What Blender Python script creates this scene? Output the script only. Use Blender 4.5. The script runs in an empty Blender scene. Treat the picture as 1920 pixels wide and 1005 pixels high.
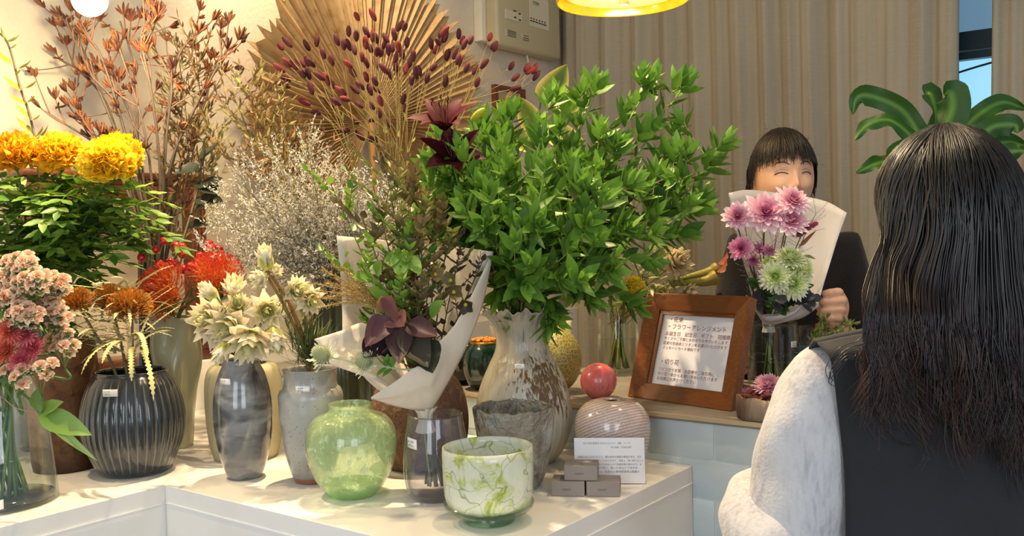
import bpy, math
import numpy as np
from mathutils import Vector, Matrix

SC = bpy.context.scene
COL = SC.collection
PI = math.pi

# ------------------------------------------------------------------ camera, world, lights, exposure
FPX, PIT, ROLL, YAW, CAMZ = 1747.5, .0353, -.0253, .6435, 1.35
F_ = np.array([0, math.cos(PIT), -math.sin(PIT)])
_U0 = np.array([0, math.sin(PIT), math.cos(PIT)])
_R0 = np.array([1., 0, 0])
R_ = math.cos(ROLL) * _R0 + math.sin(ROLL) * _U0
U_ = -math.sin(ROLL) * _R0 + math.cos(ROLL) * _U0
C_ = np.array([0, 0, CAMZ])
EX = np.array([math.cos(YAW), -math.sin(YAW), 0])      # along the tiled counter
EY = np.array([math.sin(YAW), math.cos(YAW), 0])       # along the left wall
EZ = np.array([0, 0, 1.])


def ray(x, y):
    return F_ + (x - 960) / FPX * R_ - (y - 502.5) / FPX * U_


def at(x, y, Y):
    d = ray(x, y)
    return C_ + d * (Y / d[1])


def on(x, y, z):
    d = ray(x, y)
    return C_ + d * ((z - CAMZ) / d[2])


def uv(u, v, z):
    return EX * u + EY * v + EZ * z


cam = bpy.data.cameras.new('camera')
cam.sensor_width = 36
cam.lens = 36 * FPX / 1920
cam.clip_start = .02
co = bpy.data.objects.new('camera', cam)
COL.objects.link(co)
m = Matrix.Identity(4)
for i in range(3):
    m[i][0], m[i][1], m[i][2], m[i][3] = R_[i], U_[i], -F_[i], C_[i]
co.matrix_world = m
SC.camera = co
SC.view_settings.view_transform = 'Standard'
SC.view_settings.look = 'None'
SC.view_settings.exposure = 0.42
SC.view_settings.gamma = 1
SC.view_settings.use_curve_mapping = False

world = bpy.data.worlds.new('daylight')
SC.world = world
world.use_nodes = True
world.node_tree.nodes['Background'].inputs[0].default_value = (.74, .85, 1, 1)
world.node_tree.nodes['Background'].inputs[1].default_value = .45


def lamp(name, kind, loc, target, power, color, **kw):
    l = bpy.data.lights.new(name, kind)
    l.energy = power
    l.color = color
    for k, v in kw.items():
        setattr(l, k, v)
    o = bpy.data.objects.new(name, l)
    COL.objects.link(o)
    o.location = loc
    d = Vector(target) - Vector(loc)
    o.rotation_euler = d.to_track_quat('-Z', 'Y').to_euler()
    return o


WARM = (1, .76, .46)
# the shop windows behind the photographer
lamp('shop_window_light', 'AREA', (-1.3, -1.8, 1.7), (-.5, 2, 1.1), 22, (.86, .93, 1), shape='RECTANGLE', size=1.1, size_y=1.7)
lamp('shop_window_light', 'AREA', (.9, -2.0, 1.7), (.2, 2, 1.1), 22, (.86, .93, 1), shape='RECTANGLE', size=1.1, size_y=1.7)
# warm spots in the ceiling over the display
for p, t, e in (((-1.0, 1.6, 2.6), (-.95, 1.75, .9), 42), ((-.25, 2.15, 2.75), (-.3, 1.6, .9), 165),
                ((.15, 1.5, 2.7), (.15, 1.75, .9), 26), ((.7, 1.75, 2.7), (.65, 2.1, 1.0), 22), ((-.5, 2.6, 2.75), (-.7, 3.4, 1.6), 42)):  # last spot is an added fill that brightens the wall and palm leaf
    lamp('ceiling_and_fill_spot', 'SPOT', p, t, e, WARM, spot_size=1.5, spot_blend=.6, shadow_soft_size=.018)


# ------------------------------------------------------------------ helpers
def H(s):
    s = s.lstrip('#')
    c = [int(s[i:i + 2], 16) / 255 for i in (0, 2, 4)]
    return tuple(x / 12.92 if x <= .04045 else ((x + .055) / 1.055) ** 2.4 for x in c)


def h3(s):
    return np.array(H(s))


def nrm(v):
    v = np.asarray(v, float)
    return v / (np.linalg.norm(v, axis=-1, keepdims=True) + 1e-12)


def M(name, c, r=.5, metal=0, spec=.5, mix=(), bump=None, vc=False, coat=0, sss=0, sheen=0, transl=0, emit=None, coord='Object'):
    """Principled surface; mix: (kind, scale, colour, low, high, stretch) layers, bump: (scale, distance, stretch)."""
    m = bpy.data.materials.new(name)
    m.use_nodes = True
    nt = m.node_tree
    N, L = nt.nodes, nt.links
    b = N['Principled BSDF']
    b.inputs['Base Color'].default_value = (*c, 1)
    b.inputs['Roughness'].default_value = r
    b.inputs['Metallic'].default_value = metal
    b.inputs['Specular IOR Level'].default_value = spec
    b.inputs['Coat Weight'].default_value = coat
    b.inputs['Coat Roughness'].default_value = .06
    if sheen:
        b.inputs['Sheen Weight'].default_value = sheen
    if sss:
        b.inputs['Subsurface Weight'].default_value = sss
        b.inputs['Subsurface Radius'].default_value = (.02, .01, .006)
        b.inputs['Subsurface Scale'].default_value = .3
    tc = N.new('ShaderNodeTexCoord')

    def tex(kind, scale, stretch):
        mp = N.new('ShaderNodeMapping')
        mp.inputs['Scale'].default_value = stretch
        L.new(tc.outputs[coord], mp.inputs[0])
        if kind == 'noise':
            t = N.new('ShaderNodeTexNoise')
            t.inputs['Scale'].default_value = scale
            t.inputs['Detail'].default_value = 5
            o = t.outputs[0]
        elif kind == 'voro':
            t = N.new('ShaderNodeTexVoronoi')
            t.inputs['Scale'].default_value = scale
            o = t.outputs['Distance']
        elif kind == 'edge':
            t = N.new('ShaderNodeTexVoronoi')
            t.feature = 'DISTANCE_TO_EDGE'
            t.inputs['Scale'].default_value = scale
            o = t.outputs['Distance']
        elif kind == 'wave':
            t = N.new('ShaderNodeTexWave')
            t.inputs['Scale'].default_value = scale
            t.inputs['Distortion'].default_value = 6
            t.inputs['Detail'].default_value = 3
            o = t.outputs[1]
        elif kind == 'grad':
            t = N.new('ShaderNodeSeparateXYZ')
            o = t.outputs[2]
        L.new(mp.outputs[0], t.inputs[0])
        return o

    cur = None
    if vc:
        a = N.new('ShaderNodeAttribute')
        a.attribute_name = 'Col'
        cur = a.outputs[0]
    for (kind, scale, c2, lo, hi, st) in mix:
        mr = N.new('ShaderNodeMapRange')
        mr.inputs[1].default_value, mr.inputs[2].default_value = lo, hi
        L.new(tex(kind, scale, st), mr.inputs[0])
        mx = N.new('ShaderNodeMix')
        mx.data_type = 'RGBA'
        L.new(mr.outputs[0], mx.inputs[0])
        if cur is None:
            mx.inputs[6].default_value = (*c, 1)
        else:
            L.new(cur, mx.inputs[6])
        mx.inputs[7].default_value = (*c2, 1)
        cur = mx.outputs[2]
    if cur is not None:
        L.new(cur, b.inputs['Base Color'])
    if bump:
        bp = N.new('ShaderNodeBump')
        bp.inputs['Distance'].default_value = bump[1]
        L.new(tex(bump[3] if len(bump) > 3 else 'noise', bump[0], bump[2]), bp.inputs['Height'])
        L.new(bp.outputs[0], b.inputs['Normal'])
    if emit:
        b.inputs['Emission Color'].default_value = (*emit[0], 1)
        b.inputs['Emission Strength'].default_value = emit[1]
    if transl:
        tr = N.new('ShaderNodeBsdfTranslucent')
        if cur is not None:
            L.new(cur, tr.inputs[0])
        else:
            tr.inputs[0].default_value = (*c, 1)
        ms = N.new('ShaderNodeMixShader')
        ms.inputs[0].default_value = transl
        L.new(b.outputs[0], ms.inputs[1])
        L.new(tr.outputs[0], ms.inputs[2])
        L.new(ms.outputs[0], N['Material Output'].inputs[0])
    return m


def G(name, tint, gloss=.9, body=None, bodyfac=0, noise=None, rough=.02):
    """Thin glass: tinted transparency under a fresnel gloss; body: milky colour in the glass, noise: (scale, low, high, stretch, colour2) its flecks."""
    m = bpy.data.materials.new(name)
    m.use_nodes = True
    nt = m.node_tree
    N, L = nt.nodes, nt.links
    N.remove(N['Principled BSDF'])
    t = N.new('ShaderNodeBsdfTransparent')
    t.inputs[0].default_value = (*tint, 1)
    cur = t.outputs[0]
    if body is not None:
        d = N.new('ShaderNodeBsdfDiffuse')
        tl = N.new('ShaderNodeBsdfTranslucent')
        for x in (d, tl):
            x.inputs[0].default_value = (*body, 1)
        ad = N.new('ShaderNodeMixShader')
        ad.inputs[0].default_value = .5
        L.new(d.outputs[0], ad.inputs[1])
        L.new(tl.outputs[0], ad.inputs[2])
        mx = N.new('ShaderNodeMixShader')
        mx.inputs[0].default_value = bodyfac
        if noise:
            tc = N.new('ShaderNodeTexCoord')
            mp = N.new('ShaderNodeMapping')
            mp.inputs['Scale'].default_value = noise[3]
            tn = N.new('ShaderNodeTexNoise')
            tn.inputs['Scale'].default_value = noise[0]
            tn.inputs['Detail'].default_value = 6
            mr = N.new('ShaderNodeMapRange')
            mr.inputs[1].default_value, mr.inputs[2].default_value = noise[1], noise[2]
            mr.inputs[3].default_value, mr.inputs[4].default_value = bodyfac, 1
            L.new(tc.outputs['Object'], mp.inputs[0])
            L.new(mp.outputs[0], tn.inputs[0])
            L.new(tn.outputs[0], mr.inputs[0])
            L.new(mr.outputs[0], mx.inputs[0])
            if len(noise) > 4:
                cm = N.new('ShaderNodeMix')
                cm.data_type = 'RGBA'
                cm.inputs[6].default_value = (*body, 1)
                cm.inputs[7].default_value = (*noise[4], 1)
                L.new(mr.outputs[0], cm.inputs[0])
                for x in (d, tl):
                    L.new(cm.outputs[2], x.inputs[0])
        L.new(cur, mx.inputs[1])
        L.new(ad.outputs[0], mx.inputs[2])
        cur = mx.outputs[0]
    g = N.new('ShaderNodeBsdfGlossy')
    g.inputs['Roughness'].default_value = rough
    lw = N.new('ShaderNodeLayerWeight')
    lw.inputs[0].default_value = .5
    pw = N.new('ShaderNodeMath')
    pw.operation = 'POWER'
    pw.inputs[1].default_value = 3.5
    L.new(lw.outputs['Facing'], pw.inputs[0])
    mu = N.new('ShaderNodeMath')
    mu.operation = 'MULTIPLY_ADD'
    mu.inputs[1].default_value = gloss * .75
    mu.inputs[2].default_value = gloss * .045
    L.new(pw.outputs[0], mu.inputs[0])
    ms = N.new('ShaderNodeMixShader')
    L.new(mu.outputs[0], ms.inputs[0])
    L.new(cur, ms.inputs[1])
    L.new(g.outputs[0], ms.inputs[2])
    L.new(ms.outputs[0], N['Material Output'].inputs[0])
    return m


# leaf templates: x along the length, y across, z along the normal, t for colour
SHAPES = {
    'lance': lambda t: np.sin(PI * t ** .75) ** .9,
    'ovate': lambda t: np.sin(PI * np.clip(t, 0, 1) ** .6) ** .75,
    'obov': lambda t: np.clip(t, 0, 1) ** .7 * np.sqrt(np.clip(1 - t ** 6, 0, 1)) * .95 + .08,
    'petal': lambda t: np.sqrt(np.clip(1 - (1.25 * t - .25) ** 4 * .98, 0, 1)) * (.35 + .65 * np.sin(PI / 2 * np.clip(t * 1.4, 0, 1))),
    'strap': lambda t: np.clip(np.minimum(1, (1 - t) * 4), 0.03, 1) * (.6 + .4 * np.clip(t * 3, 0, 1)),
    'pin': lambda t: np.where(t > .86, 1.5, .8) + 0 * t,
    'point': lambda t: np.clip((1 - t), .02, 1) ** .7 * (.75 + .6 * np.sin(PI * t)),
}


def LT(shape='lance', segs=5, curl=0., cup=.3, wave=0., tw=0., across=1):
    t = np.linspace(0, 1, segs + 1)
    a = curl * t
    x = np.concatenate([[0], np.cumsum(np.cos((a[1:] + a[:-1]) / 2))]) / segs
    z = np.concatenate([[0], np.cumsum(np.sin((a[1:] + a[:-1]) / 2))]) / segs
    w = SHAPES[shape](t)
    V, T = [], []
    ys = np.linspace(-1, 1, 2 * across + 1)
    for i in range(segs + 1):
        for y in ys:
            yy = y * w[i]
            up = cup * w[i] * abs(y) ** 1.5 + wave * math.sin(i * 2.3 + y * 2) * abs(y) * w[i]
            V.append((x[i], yy * math.cos(tw * t[i]), z[i], up + yy * math.sin(tw * t[i]), a[i]))
            T.append(t[i])
    n = len(ys)
    Fq = [(i * n + j, i * n + j + 1, (i + 1) * n + j + 1, (i + 1) * n + j) for i in range(segs) for j in range(n - 1)]
    return np.array(V), np.array(Fq), np.array(T)


class MB:
    """collects shapes and links them as ONE mesh object"""

    def __init__(s):
        s.v, s.c, s.f, s.n = [], [], [], 0

    def add(s, v, f, c=None):
        v = np.asarray(v, float).reshape(-1, 3)
        s.v.append(v)
        if c is None:
            c = np.ones((len(v), 3)) * .8
        c = np.asarray(c, float)
        if c.ndim == 1:
            c = np.tile(c, (len(v), 1))
        s.c.append(c)
        s.f.append(np.asarray(f, int) + s.n)
        s.n += len(v)
        return s

    def grid(s, P, cu=False, cv=False, c=None):
        P = np.asarray(P, float)
        nu, nv = P.shape[:2]
        iu = np.arange(nu if cu else nu - 1)
        iv = np.arange(nv if cv else nv - 1)
        a, b = np.meshgrid(iu, iv, indexing='ij')
        a2, b2 = (a + 1) % nu, (b + 1) % nv
        f = np.stack([a * nv + b, a2 * nv + b, a2 * nv + b2, a * nv + b2], -1).reshape(-1, 4)
        if c is not None and np.ndim(c) == 3:
            c = np.asarray(c).reshape(-1, 3)
        return s.add(P.reshape(-1, 3), f, c)

    def tube(s, pts, r, n=6, c=None, caps=True, flat=1.):
        pts = np.asarray(pts, float)
        k = len(pts)
        r = np.broadcast_to(np.asarray(r, float), (k,))
        T = nrm(np.gradient(pts, axis=0))
        ref = np.array([0, 0, 1.]) if abs(T[0][2]) < .9 else np.array([1., 0, 0])
        A = nrm(np.cross(T[0], ref))
        rings = []
        for i in range(k):
            A = nrm(A - T[i] * np.dot(A, T[i]))
            B = np.cross(T[i], A)
            th = np.linspace(0, 2 * PI, n, endpoint=False)
            rings.append(pts[i] + r[i] * (np.cos(th)[:, None] * A + flat * np.sin(th)[:, None] * B))
        if c is not None and np.ndim(c) == 2:
            c = np.repeat(np.asarray(c), n, axis=0)
        P = np.array(rings)
        s.grid(P, cv=True, c=c)
        if caps and n >= 3:
            o = s.n - k * n
            for ring in (0, k - 1):
                idx = [ring * n + j + o for j in range(n)]
                s.f.append(np.array([[idx[0], idx[j], idx[j + 1], idx[j + 1]] for j in range(1, n - 1)])[:, :3])
        return s

    def lathe(s, prof, cx, n=48, rip=None, c=None, axis=None):
        """prof: (radius, z) from bottom to top round the vertical through cx"""
        prof = np.asarray(prof, float)
        th = np.linspace(0, 2 * PI, n, endpoint=False)
        P = np.zeros((len(prof), n, 3))
        for i, (r, z) in enumerate(prof):
            rr = np.ones(n) * r
            zz = np.ones(n) * z
            if rip:
                rr, zz = rip(i / (len(prof) - 1), th, r, z)
            P[i, :, 0] = cx[0] + rr * np.cos(th)
            P[i, :, 1] = cx[1] + rr * np.sin(th)
            P[i, :, 2] = zz
        return s.grid(P, cv=True, c=c)

    def box(s, c0, size, ax=None, c=None, bev=0.):
        ax = np.eye(3) if ax is None else np.asarray(ax, float)
        h = np.asarray(size, float) / 2
        if bev <= 0:
            v = np.array([[x, y, z] for x in (-1, 1) for y in (-1, 1) for z in (-1, 1)]) * h
            f = [(0, 1, 3, 2), (4, 6, 7, 5), (0, 4, 5, 1), (2, 3, 7, 6), (0, 2, 6, 4), (1, 5, 7, 3)]
            return s.add(np.asarray(c0) + v @ ax, f, c)
        bm = __import__('bmesh').new()
        bmesh = __import__('bmesh')
        bmesh.ops.create_cube(bm, size=2)
        for q in bm.verts:
            q.co = Vector((q.co.x * h[0], q.co.y * h[1], q.co.z * h[2]))
        bmesh.ops.bevel(bm, geom=bm.edges[:], offset=bev, segments=2, affect='EDGES', profile=.5)
        bm.verts.ensure_lookup_table()
        v = np.array([q.co[:] for q in bm.verts])
        base = s.n
        s.v.append(np.asarray(c0) + v @ ax)
        s.c.append(np.tile(np.ones(3) * .8 if c is None else np.asarray(c), (len(v), 1)))
        for q in bm.faces:
            s.f.append(np.array([[w.index + base for w in q.verts]]))
        s.n += len(v)
        bm.free()
        return s

    def ell(s, c0, r, ax=None, nu=10, nv=14, c=None, fn=None):
        ax = np.eye(3) if ax is None else np.asarray(ax, float)
        r = np.broadcast_to(np.asarray(r, float), (3,))
        ph = np.linspace(0, PI, nu + 1)
        th = np.linspace(0, 2 * PI, nv, endpoint=False)
        p, t = np.meshgrid(ph, th, indexing='ij')
        D = np.stack([np.sin(p) * np.cos(t), np.sin(p) * np.sin(t), np.cos(p)], -1)
        k = 1 if fn is None else fn(D, p, t)[..., None]
        return s.grid(np.asarray(c0) + (D * r * k) @ ax, cv=True, c=c)

    def scatter(s, tm, P, D, N, L, W, c0, c1=None, cup_scale=1.):
        """copies of a leaf template at P, pointing along D, face up along N"""
        V, Fq, T = tm
        P = np.asarray(P, float).reshape(-1, 3)
        n = len(P)
        if n == 0:
            return s
        D = nrm(np.broadcast_to(np.asarray(D, float), (n, 3)))
        N = np.broadcast_to(np.asarray(N, float), (n, 3))
        N = nrm(N - D * np.sum(N * D, -1, keepdims=True))
        S = np.cross(N, D)
        L = np.broadcast_to(np.asarray(L, float), (n,))[:, None, None]
        W = np.broadcast_to(np.asarray(W, float), (n,))[:, None, None]
        x, y, z, up, a = (V[:, i][None, :, None] for i in range(5))
        Dn, Nn, Sn = D[:, None], N[:, None], S[:, None]
        nd = -np.sin(a) * Dn + np.cos(a) * Nn
        pts = P[:, None] + L * (x * Dn + z * Nn) + W * (y * Sn + up * nd)
        k = len(V)
        f = (Fq[None] + (np.arange(n) * k)[:, None, None]).reshape(-1, Fq.shape[1])
        c0 = np.broadcast_to(np.asarray(c0, float), (n, 3))
        c1 = c0 if c1 is None else np.broadcast_to(np.asarray(c1, float), (n, 3))
        t = T[None, :, None]
        col = c0[:, None] * (1 - t) + c1[:, None] * t
        return s.add(pts.reshape(-1, 3), f, col.reshape(-1, 3))

    def build(s, name, mat, parent=None, smooth=True, origin=None):
        off = np.zeros(3)
        p = parent
        while p is not None:
            off += np.array(p.location)
            p = p.parent
        if parent is None:
            allv = np.concatenate(s.v)
            if origin is None:
                lo, hi = allv.min(0), allv.max(0)
                origin = ((lo[0] + hi[0]) / 2, (lo[1] + hi[1]) / 2, lo[2])
            off = np.asarray(origin, float)
        me = bpy.data.meshes.new(name)
        v = np.concatenate(s.v) - off
        me.vertices.add(len(v))
        me.vertices.foreach_set('co', v.ravel())
        tot = np.concatenate([np.full(len(f), f.shape[1]) for f in s.f])
        idx = np.concatenate([f.ravel() for f in s.f])
        me.loops.add(len(idx))
        me.loops.foreach_set('vertex_index', idx)
        me.polygons.add(len(tot))
        st = np.concatenate([[0], np.cumsum(tot)[:-1]])
        me.polygons.foreach_set('loop_start', st)
        me.polygons.foreach_set('use_smooth', np.full(len(tot), smooth))
        me.update(calc_edges=True)
        ca = me.color_attributes.new('Col', 'FLOAT_COLOR', 'POINT')
        c = np.concatenate([np.concatenate(s.c), np.ones((len(v), 1))], 1)
        ca.data.foreach_set('color', c.ravel())
        me.validate()
        me.materials.append(mat)
        o = bpy.data.objects.new(name, me)
        COL.objects.link(o)
        if parent is not None:
            o.parent = parent
        else:
            o.location = off
        return o


def tag(o, label, cat, group=None, kind=None):
    o['label'] = label
    o['category'] = cat
    if group:
        o['group'] = group
    if kind:
        o['kind'] = kind
    return o


def thing(name, label, cat, loc, group=None):
    o = bpy.data.objects.new(name, None)
    COL.objects.link(o)
    o.location = tuple(loc)
    o.empty_display_size = .02
    return tag(o, label, cat, group)


def struct(o):
    o['kind'] = 'structure'
    return o


def bez(p0, p1, p2, n=10):
    t = np.linspace(0, 1, n)[:, None]
    return (1 - t) ** 2 * np.asarray(p0) + 2 * t * (1 - t) * np.asarray(p1) + t ** 2 * np.asarray(p2)


def spl(pts, n=24):
    """smooth curve through points"""
    p = np.asarray(pts, float)
    k = len(p)
    if k == 2:
        return p[0] + (p[1] - p[0]) * np.linspace(0, 1, n)[:, None]
    e = np.concatenate([[2 * p[0] - p[1]], p, [2 * p[-1] - p[-2]]])
    out = []
    for t in np.linspace(0, k - 1 - 1e-9, n):
        i = int(t)
        u = t - i
        a, b, c, d = e[i:i + 4]
        out.append(.5 * (2 * b + (c - a) * u + (2 * a - 5 * b + 4 * c - d) * u * u + (3 * b - a - 3 * c + d) * u ** 3))
    return np.array(out)


def frame_of(d):
    d = nrm(d)
    r = np.array([0, 0, 1.]) if abs(d[2]) < .95 else np.array([1., 0, 0])
    a = nrm(np.cross(d, r))
    return a, np.cross(d, a), d


def fib(n, lo=-1., hi=1.):
    """n even directions on the sphere band lo<z<hi"""
    i = np.arange(n) + .5
    z = hi - (hi - lo) * i / n
    th = i * PI * (3 - 5 ** .5)
    r = np.sqrt(np.clip(1 - z * z, 0, 1))
    return np.stack([r * np.cos(th), r * np.sin(th), z], -1)


def vcol(rng, n, a, b, jit=.08):
    """n colours between a and b"""
    t = rng.random((n, 1))
    return np.clip((np.asarray(a) * (1 - t) + np.asarray(b) * t) * (1 + rng.normal(0, jit, (n, 1))), 0, 1)


def text_mesh(body, size, origin, xdir, ydir, mat, name, parent, align='LEFT', ext=.0002):
    """lettering as a mesh: origin is the first baseline's left end; xdir and ydir span the surface"""
    cu = bpy.data.curves.new(name, 'FONT')
    cu.body = body
    cu.size = size
    cu.align_x = align
    cu.resolution_u = 2
    o = bpy.data.objects.new(name + '_tmp', cu)
    COL.objects.link(o)
    dg = bpy.context.evaluated_depsgraph_get()
    me = bpy.data.meshes.new_from_object(o.evaluated_get(dg))
    COL.objects.unlink(o)
    bpy.data.objects.remove(o)
    x, y = nrm(xdir), nrm(ydir)
    z = np.cross(x, y)
    off = np.zeros(3)
    p = parent
    while p is not None:
        off += np.array(p.location)
        p = p.parent
    n = len(me.vertices)
    co = np.zeros(n * 3)
    me.vertices.foreach_get('co', co)
    co = co.reshape(-1, 3)
    w = np.asarray(origin) - off + co[:, :1] * x + co[:, 1:2] * y + ext * z
    me.vertices.foreach_set('co', w.ravel())
    me.materials.clear()
    me.materials.append(mat)
    me.name = name
    ob = bpy.data.objects.new(name, me)
    COL.objects.link(ob)
    ob.parent = parent
    return ob


def onp(x, y, n, d):
    """where the view through x, y meets the plane n.p = d"""
    r = ray(x, y)
    return C_ + r * ((d - np.dot(C_, n)) / np.dot(r, n))


# ------------------------------------------------------------------ the setting
UW, VB, TZ, CTZ = -2.38, 3.68, .89, .988          # left wall, back wall, display top, counter top
AX = np.array([EX, EY, EZ])


def ubox(mb, u0, u1, v0, v1, z0, z1, c=None, bev=0):
    return mb.box(uv((u0 + u1) / 2, (v0 + v1) / 2, (z0 + z1) / 2), (u1 - u0, v1 - v0, z1 - z0), AX, c, bev)


m_wall = M('cream_plaster', H('#e6d9c4'), .85, mix=[('noise', 3, H('#dccdb4'), .4, .7, (1, 1, 1))], bump=(90, .002, (1, 1, 1)))
m_ceil = M('white_ceiling', H('#e9e6df'), .9)
m_floor = M('grey_concrete_floor', H('#8d8a84'), .6, mix=[('noise', 4, H('#77736c'), .4, .7, (1, 1, 1))])
struct(ubox(MB(), -2.5, 3.2, -3.6, 4.0, -.1, 0).build('floor', m_floor, smooth=False))
struct(ubox(MB(), -2.5, 3.2, -.6, 4.0, 2.9, 3.0).build('ceiling', m_ceil, smooth=False))
struct(ubox(MB(), UW - .12, UW, -.6, 4.0, 0, 2.9).build('wall_left', m_wall, smooth=False))
# window in the back wall, seen in the gap of the curtains
ga, gb = onp(1800, 300, EY, VB) @ EX - .05, onp(1866, 300, EY, VB) @ EX + .28
zb, zt = .75, 2.35
w = MB()
ubox(w, UW, ga, VB, VB + .12, 0, 2.9)
ubox(w, gb, 3.2, VB, VB + .12, 0, 2.9)
ubox(w, ga, gb, VB, VB + .12, 0, zb)
ubox(w, ga, gb, VB, VB + .12, zt, 2.9)
struct(w.build('wall_back', m_wall, smooth=False))
m_teal = M('dark_teal_frame', H('#123036'), .4)
zr0, zr1 = onp(1832, 112, EY, VB + .05)[2], onp(1832, 60, EY, VB + .05)[2]
w = MB()
for u0, u1 in ((ga, ga + .04), (gb - .04, gb)):
    ubox(w, u0, u1, VB + .01, VB + .08, zb, zt)
for z0, z1 in ((zb, zb + .05), (zr0 + .035, zr1), (zr0, zr0 + .028), (zt - .05, zt)):
    ubox(w, ga, gb, VB + .01, VB + .08, z0, z1)
wf = struct(w.build('window_1', m_teal, smooth=False))
w = MB()
ubox(w, ga, gb, VB + .05, VB + .056, zb, zr0 + .01)
m_pane = M('frosted_daylight_pane', H('#9fd0e6'), .3, emit=(H('#8fcbe8'), .8), mix=[('wave', 2.0, H('#b9dcec'), .3, .9, (1, 1, 0))])
w.build('frosted_pane', m_pane, wf, False)
w = MB()
ubox(w, ga, gb, VB + .05, VB + .056, zr0 + .01, zt)
w.build('upper_pane', M('sky_pane', H('#6f93ab'), .2, emit=(H('#6a90aa'), .5)), wf, False)
cb = MB()
cb.tube(spl([uv(ga, VB - .02, zr0 - .06), uv((ga + gb) / 2 - .05, VB - .02, zr0 - .025), uv(gb, VB - .02, zr0 + .01)], 12), .004)
tag(cb.build('cable', m_teal), 'thin dark cable sagging across the window between the curtains', 'cable')

# ledge along the left wall
lz = onp(392, 675, EX, -2.235)[2]
m_white = M('white_laminate', H('#eeeae2'), .35, mix=[('noise', 5, H('#e6e0d6'), .4, .7, (1, 1, 1))])
struct(ubox(MB(), UW, -2.235, .2, VB - .2, 0, lz, bev=.003).build('trim_1', m_white))

# ------------------------------------------------------------------ display plinths and counter
m_seam = M('seam_tape', H('#f6f4ef'), .25)
P0u, P0v = -1.597, 1.008


def plinth(name, label, u0, u1, v0, v1, seams):
    t = thing(name, label, 'plinth', uv((u0 + u1) / 2, (v0 + v1) / 2, 0))
    ubox(MB(), u0, u1, v0, v1, 0, TZ, bev=.0015).build('carcass', m_white, t, False)
    s = MB()
    for a in seams:
        s.box(*a)
    s.build('seam', m_seam, t, False)
    return t


plinth('display_plinth', 'white display plinth with its corner pointing at the viewer under the green glass vases', P0u, -.812, P0v, 1.654,
       [(uv((P0u - .812) / 2, P0v - .0008, TZ - .034), (.783, .0016, .0022), AX), (uv(-.8112, (P0v + 1.654) / 2, TZ - .034), (.0016, .644, .0022), AX)])
plinth('display_plinth', 'white display plinth under the clear glass jar and the dark ribbed vase', -2.233, P0u - .0015, .40, 1.654,
       [(uv(P0u + .0, .7, TZ - .034), (.0016, .6, .0022), AX)])
t = thing('tiled_counter', 'shop counter faced with pale blue glazed tiles, the framed sign on its top', 'counter', uv(-1, 1.9, 0))
CU0, CU1, CV1 = -2.23, .45, 2.12
m_ctop = M('grey_stone_top', H('#8c857a'), .35, mix=[('noise', 9, H('#776f64'), .4, .7, (1, 1, 1))])
ubox(MB(), CU0, CU1, 1.664, CV1, 0, CTZ - .012).build('carcass', m_white, t, False)
ubox(MB(), CU0, CU1, 1.650, CV1, CTZ - .012, CTZ, bev=.002).build('worktop', m_ctop, t, False)
ubox(MB(), CU0, CU1, 1.6465, 1.6495, CTZ - .007, CTZ + .001).build('edge_trim', M('brass_edge_trim', H('#c9b48c'), .35, .3), t, False)
m_tile = M('pale_blue_glazed_tile', H('#bccdd2'), .12, mix=[('noise', 7, H('#cfd8d4'), .35, .7, (1, 1, 1)), ('noise', 2.2, H('#a9c4d2'), .45, .75, (1, 1, 1))], bump=(9, .004, (1, 1, 1)), coat=.4)
tl, gr = MB(), MB()
ubox(gr, CU0, CU1, 1.658, 1.664, .3, CTZ - .012)
for r in range(9):
    z1 = .983 - .0775 * r - .002
    off = -.766 if r % 2 == 0 else -.766 - .0722
    k0 = int((CU0 - off) / .1445) - 1
    for k in range(k0, k0 + 21):
        a, b = off + k * .1445 + .0012, off + (k + 1) * .1445 - .0012
        if a < CU0 or b > CU1:
            continue
        ubox(tl, a, b, 1.6555, 1.662, max(z1 - .0751, .3), z1, bev=.0012)
tl.build('tiles', m_tile, t)
gr.build('grout', M('pale_grout', H('#dfe2df'), .8), t, False)

# ------------------------------------------------------------------ curtains
rng = np.random.default_rng(3)
m_cur = M('linen_curtain', H('#bcb199'), .9, mix=[('noise', 26, H('#a69a80'), .48, .8, (1, 1, .02)), ('noise', 110, H('#c3b8a6'), .5, .85, (.25, .25, 2.2))],
          bump=(420, .0006, (1, 1, 1)), transl=.12, sheen=.2)


def curtain(label, u0, u1, folds, seed):
    rg = np.random.default_rng(seed)
    us = np.arange(u0, u1, .008)
    f = np.zeros(len(us))
    for c, h, wd in folds:
        f += h * np.exp(-((us - c) / wd) ** 2)
    f += .010 * np.sin(us * 9.7 + rg.random() * 6) + .004 * np.sin(us * 31 + 2)
    zs = np.linspace(.02, 2.82, 15)
    P = np.zeros((len(us), len(zs), 3))
    for j, z in enumerate(zs):
        k = 1 + .12 * math.sin(z * 1.9) + .04 * np.sin(us * 6 + z * 1.2)
        P[:, j] = (us + .012 * np.sin(z * 1.3 + us * 4))[:, None] * EX + (VB - .17 - f * k)[:, None] * EY + z * EZ
    b = MB().grid(P)
    o = b.build('curtain', m_cur)
    sd = o.modifiers.new('thickness', 'SOLIDIFY')
    sd.thickness = .002
    return tag(o, label, 'curtain', None)


def uc(px):
    return onp(px, 200, EY, VB - .2) @ EX


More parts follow.
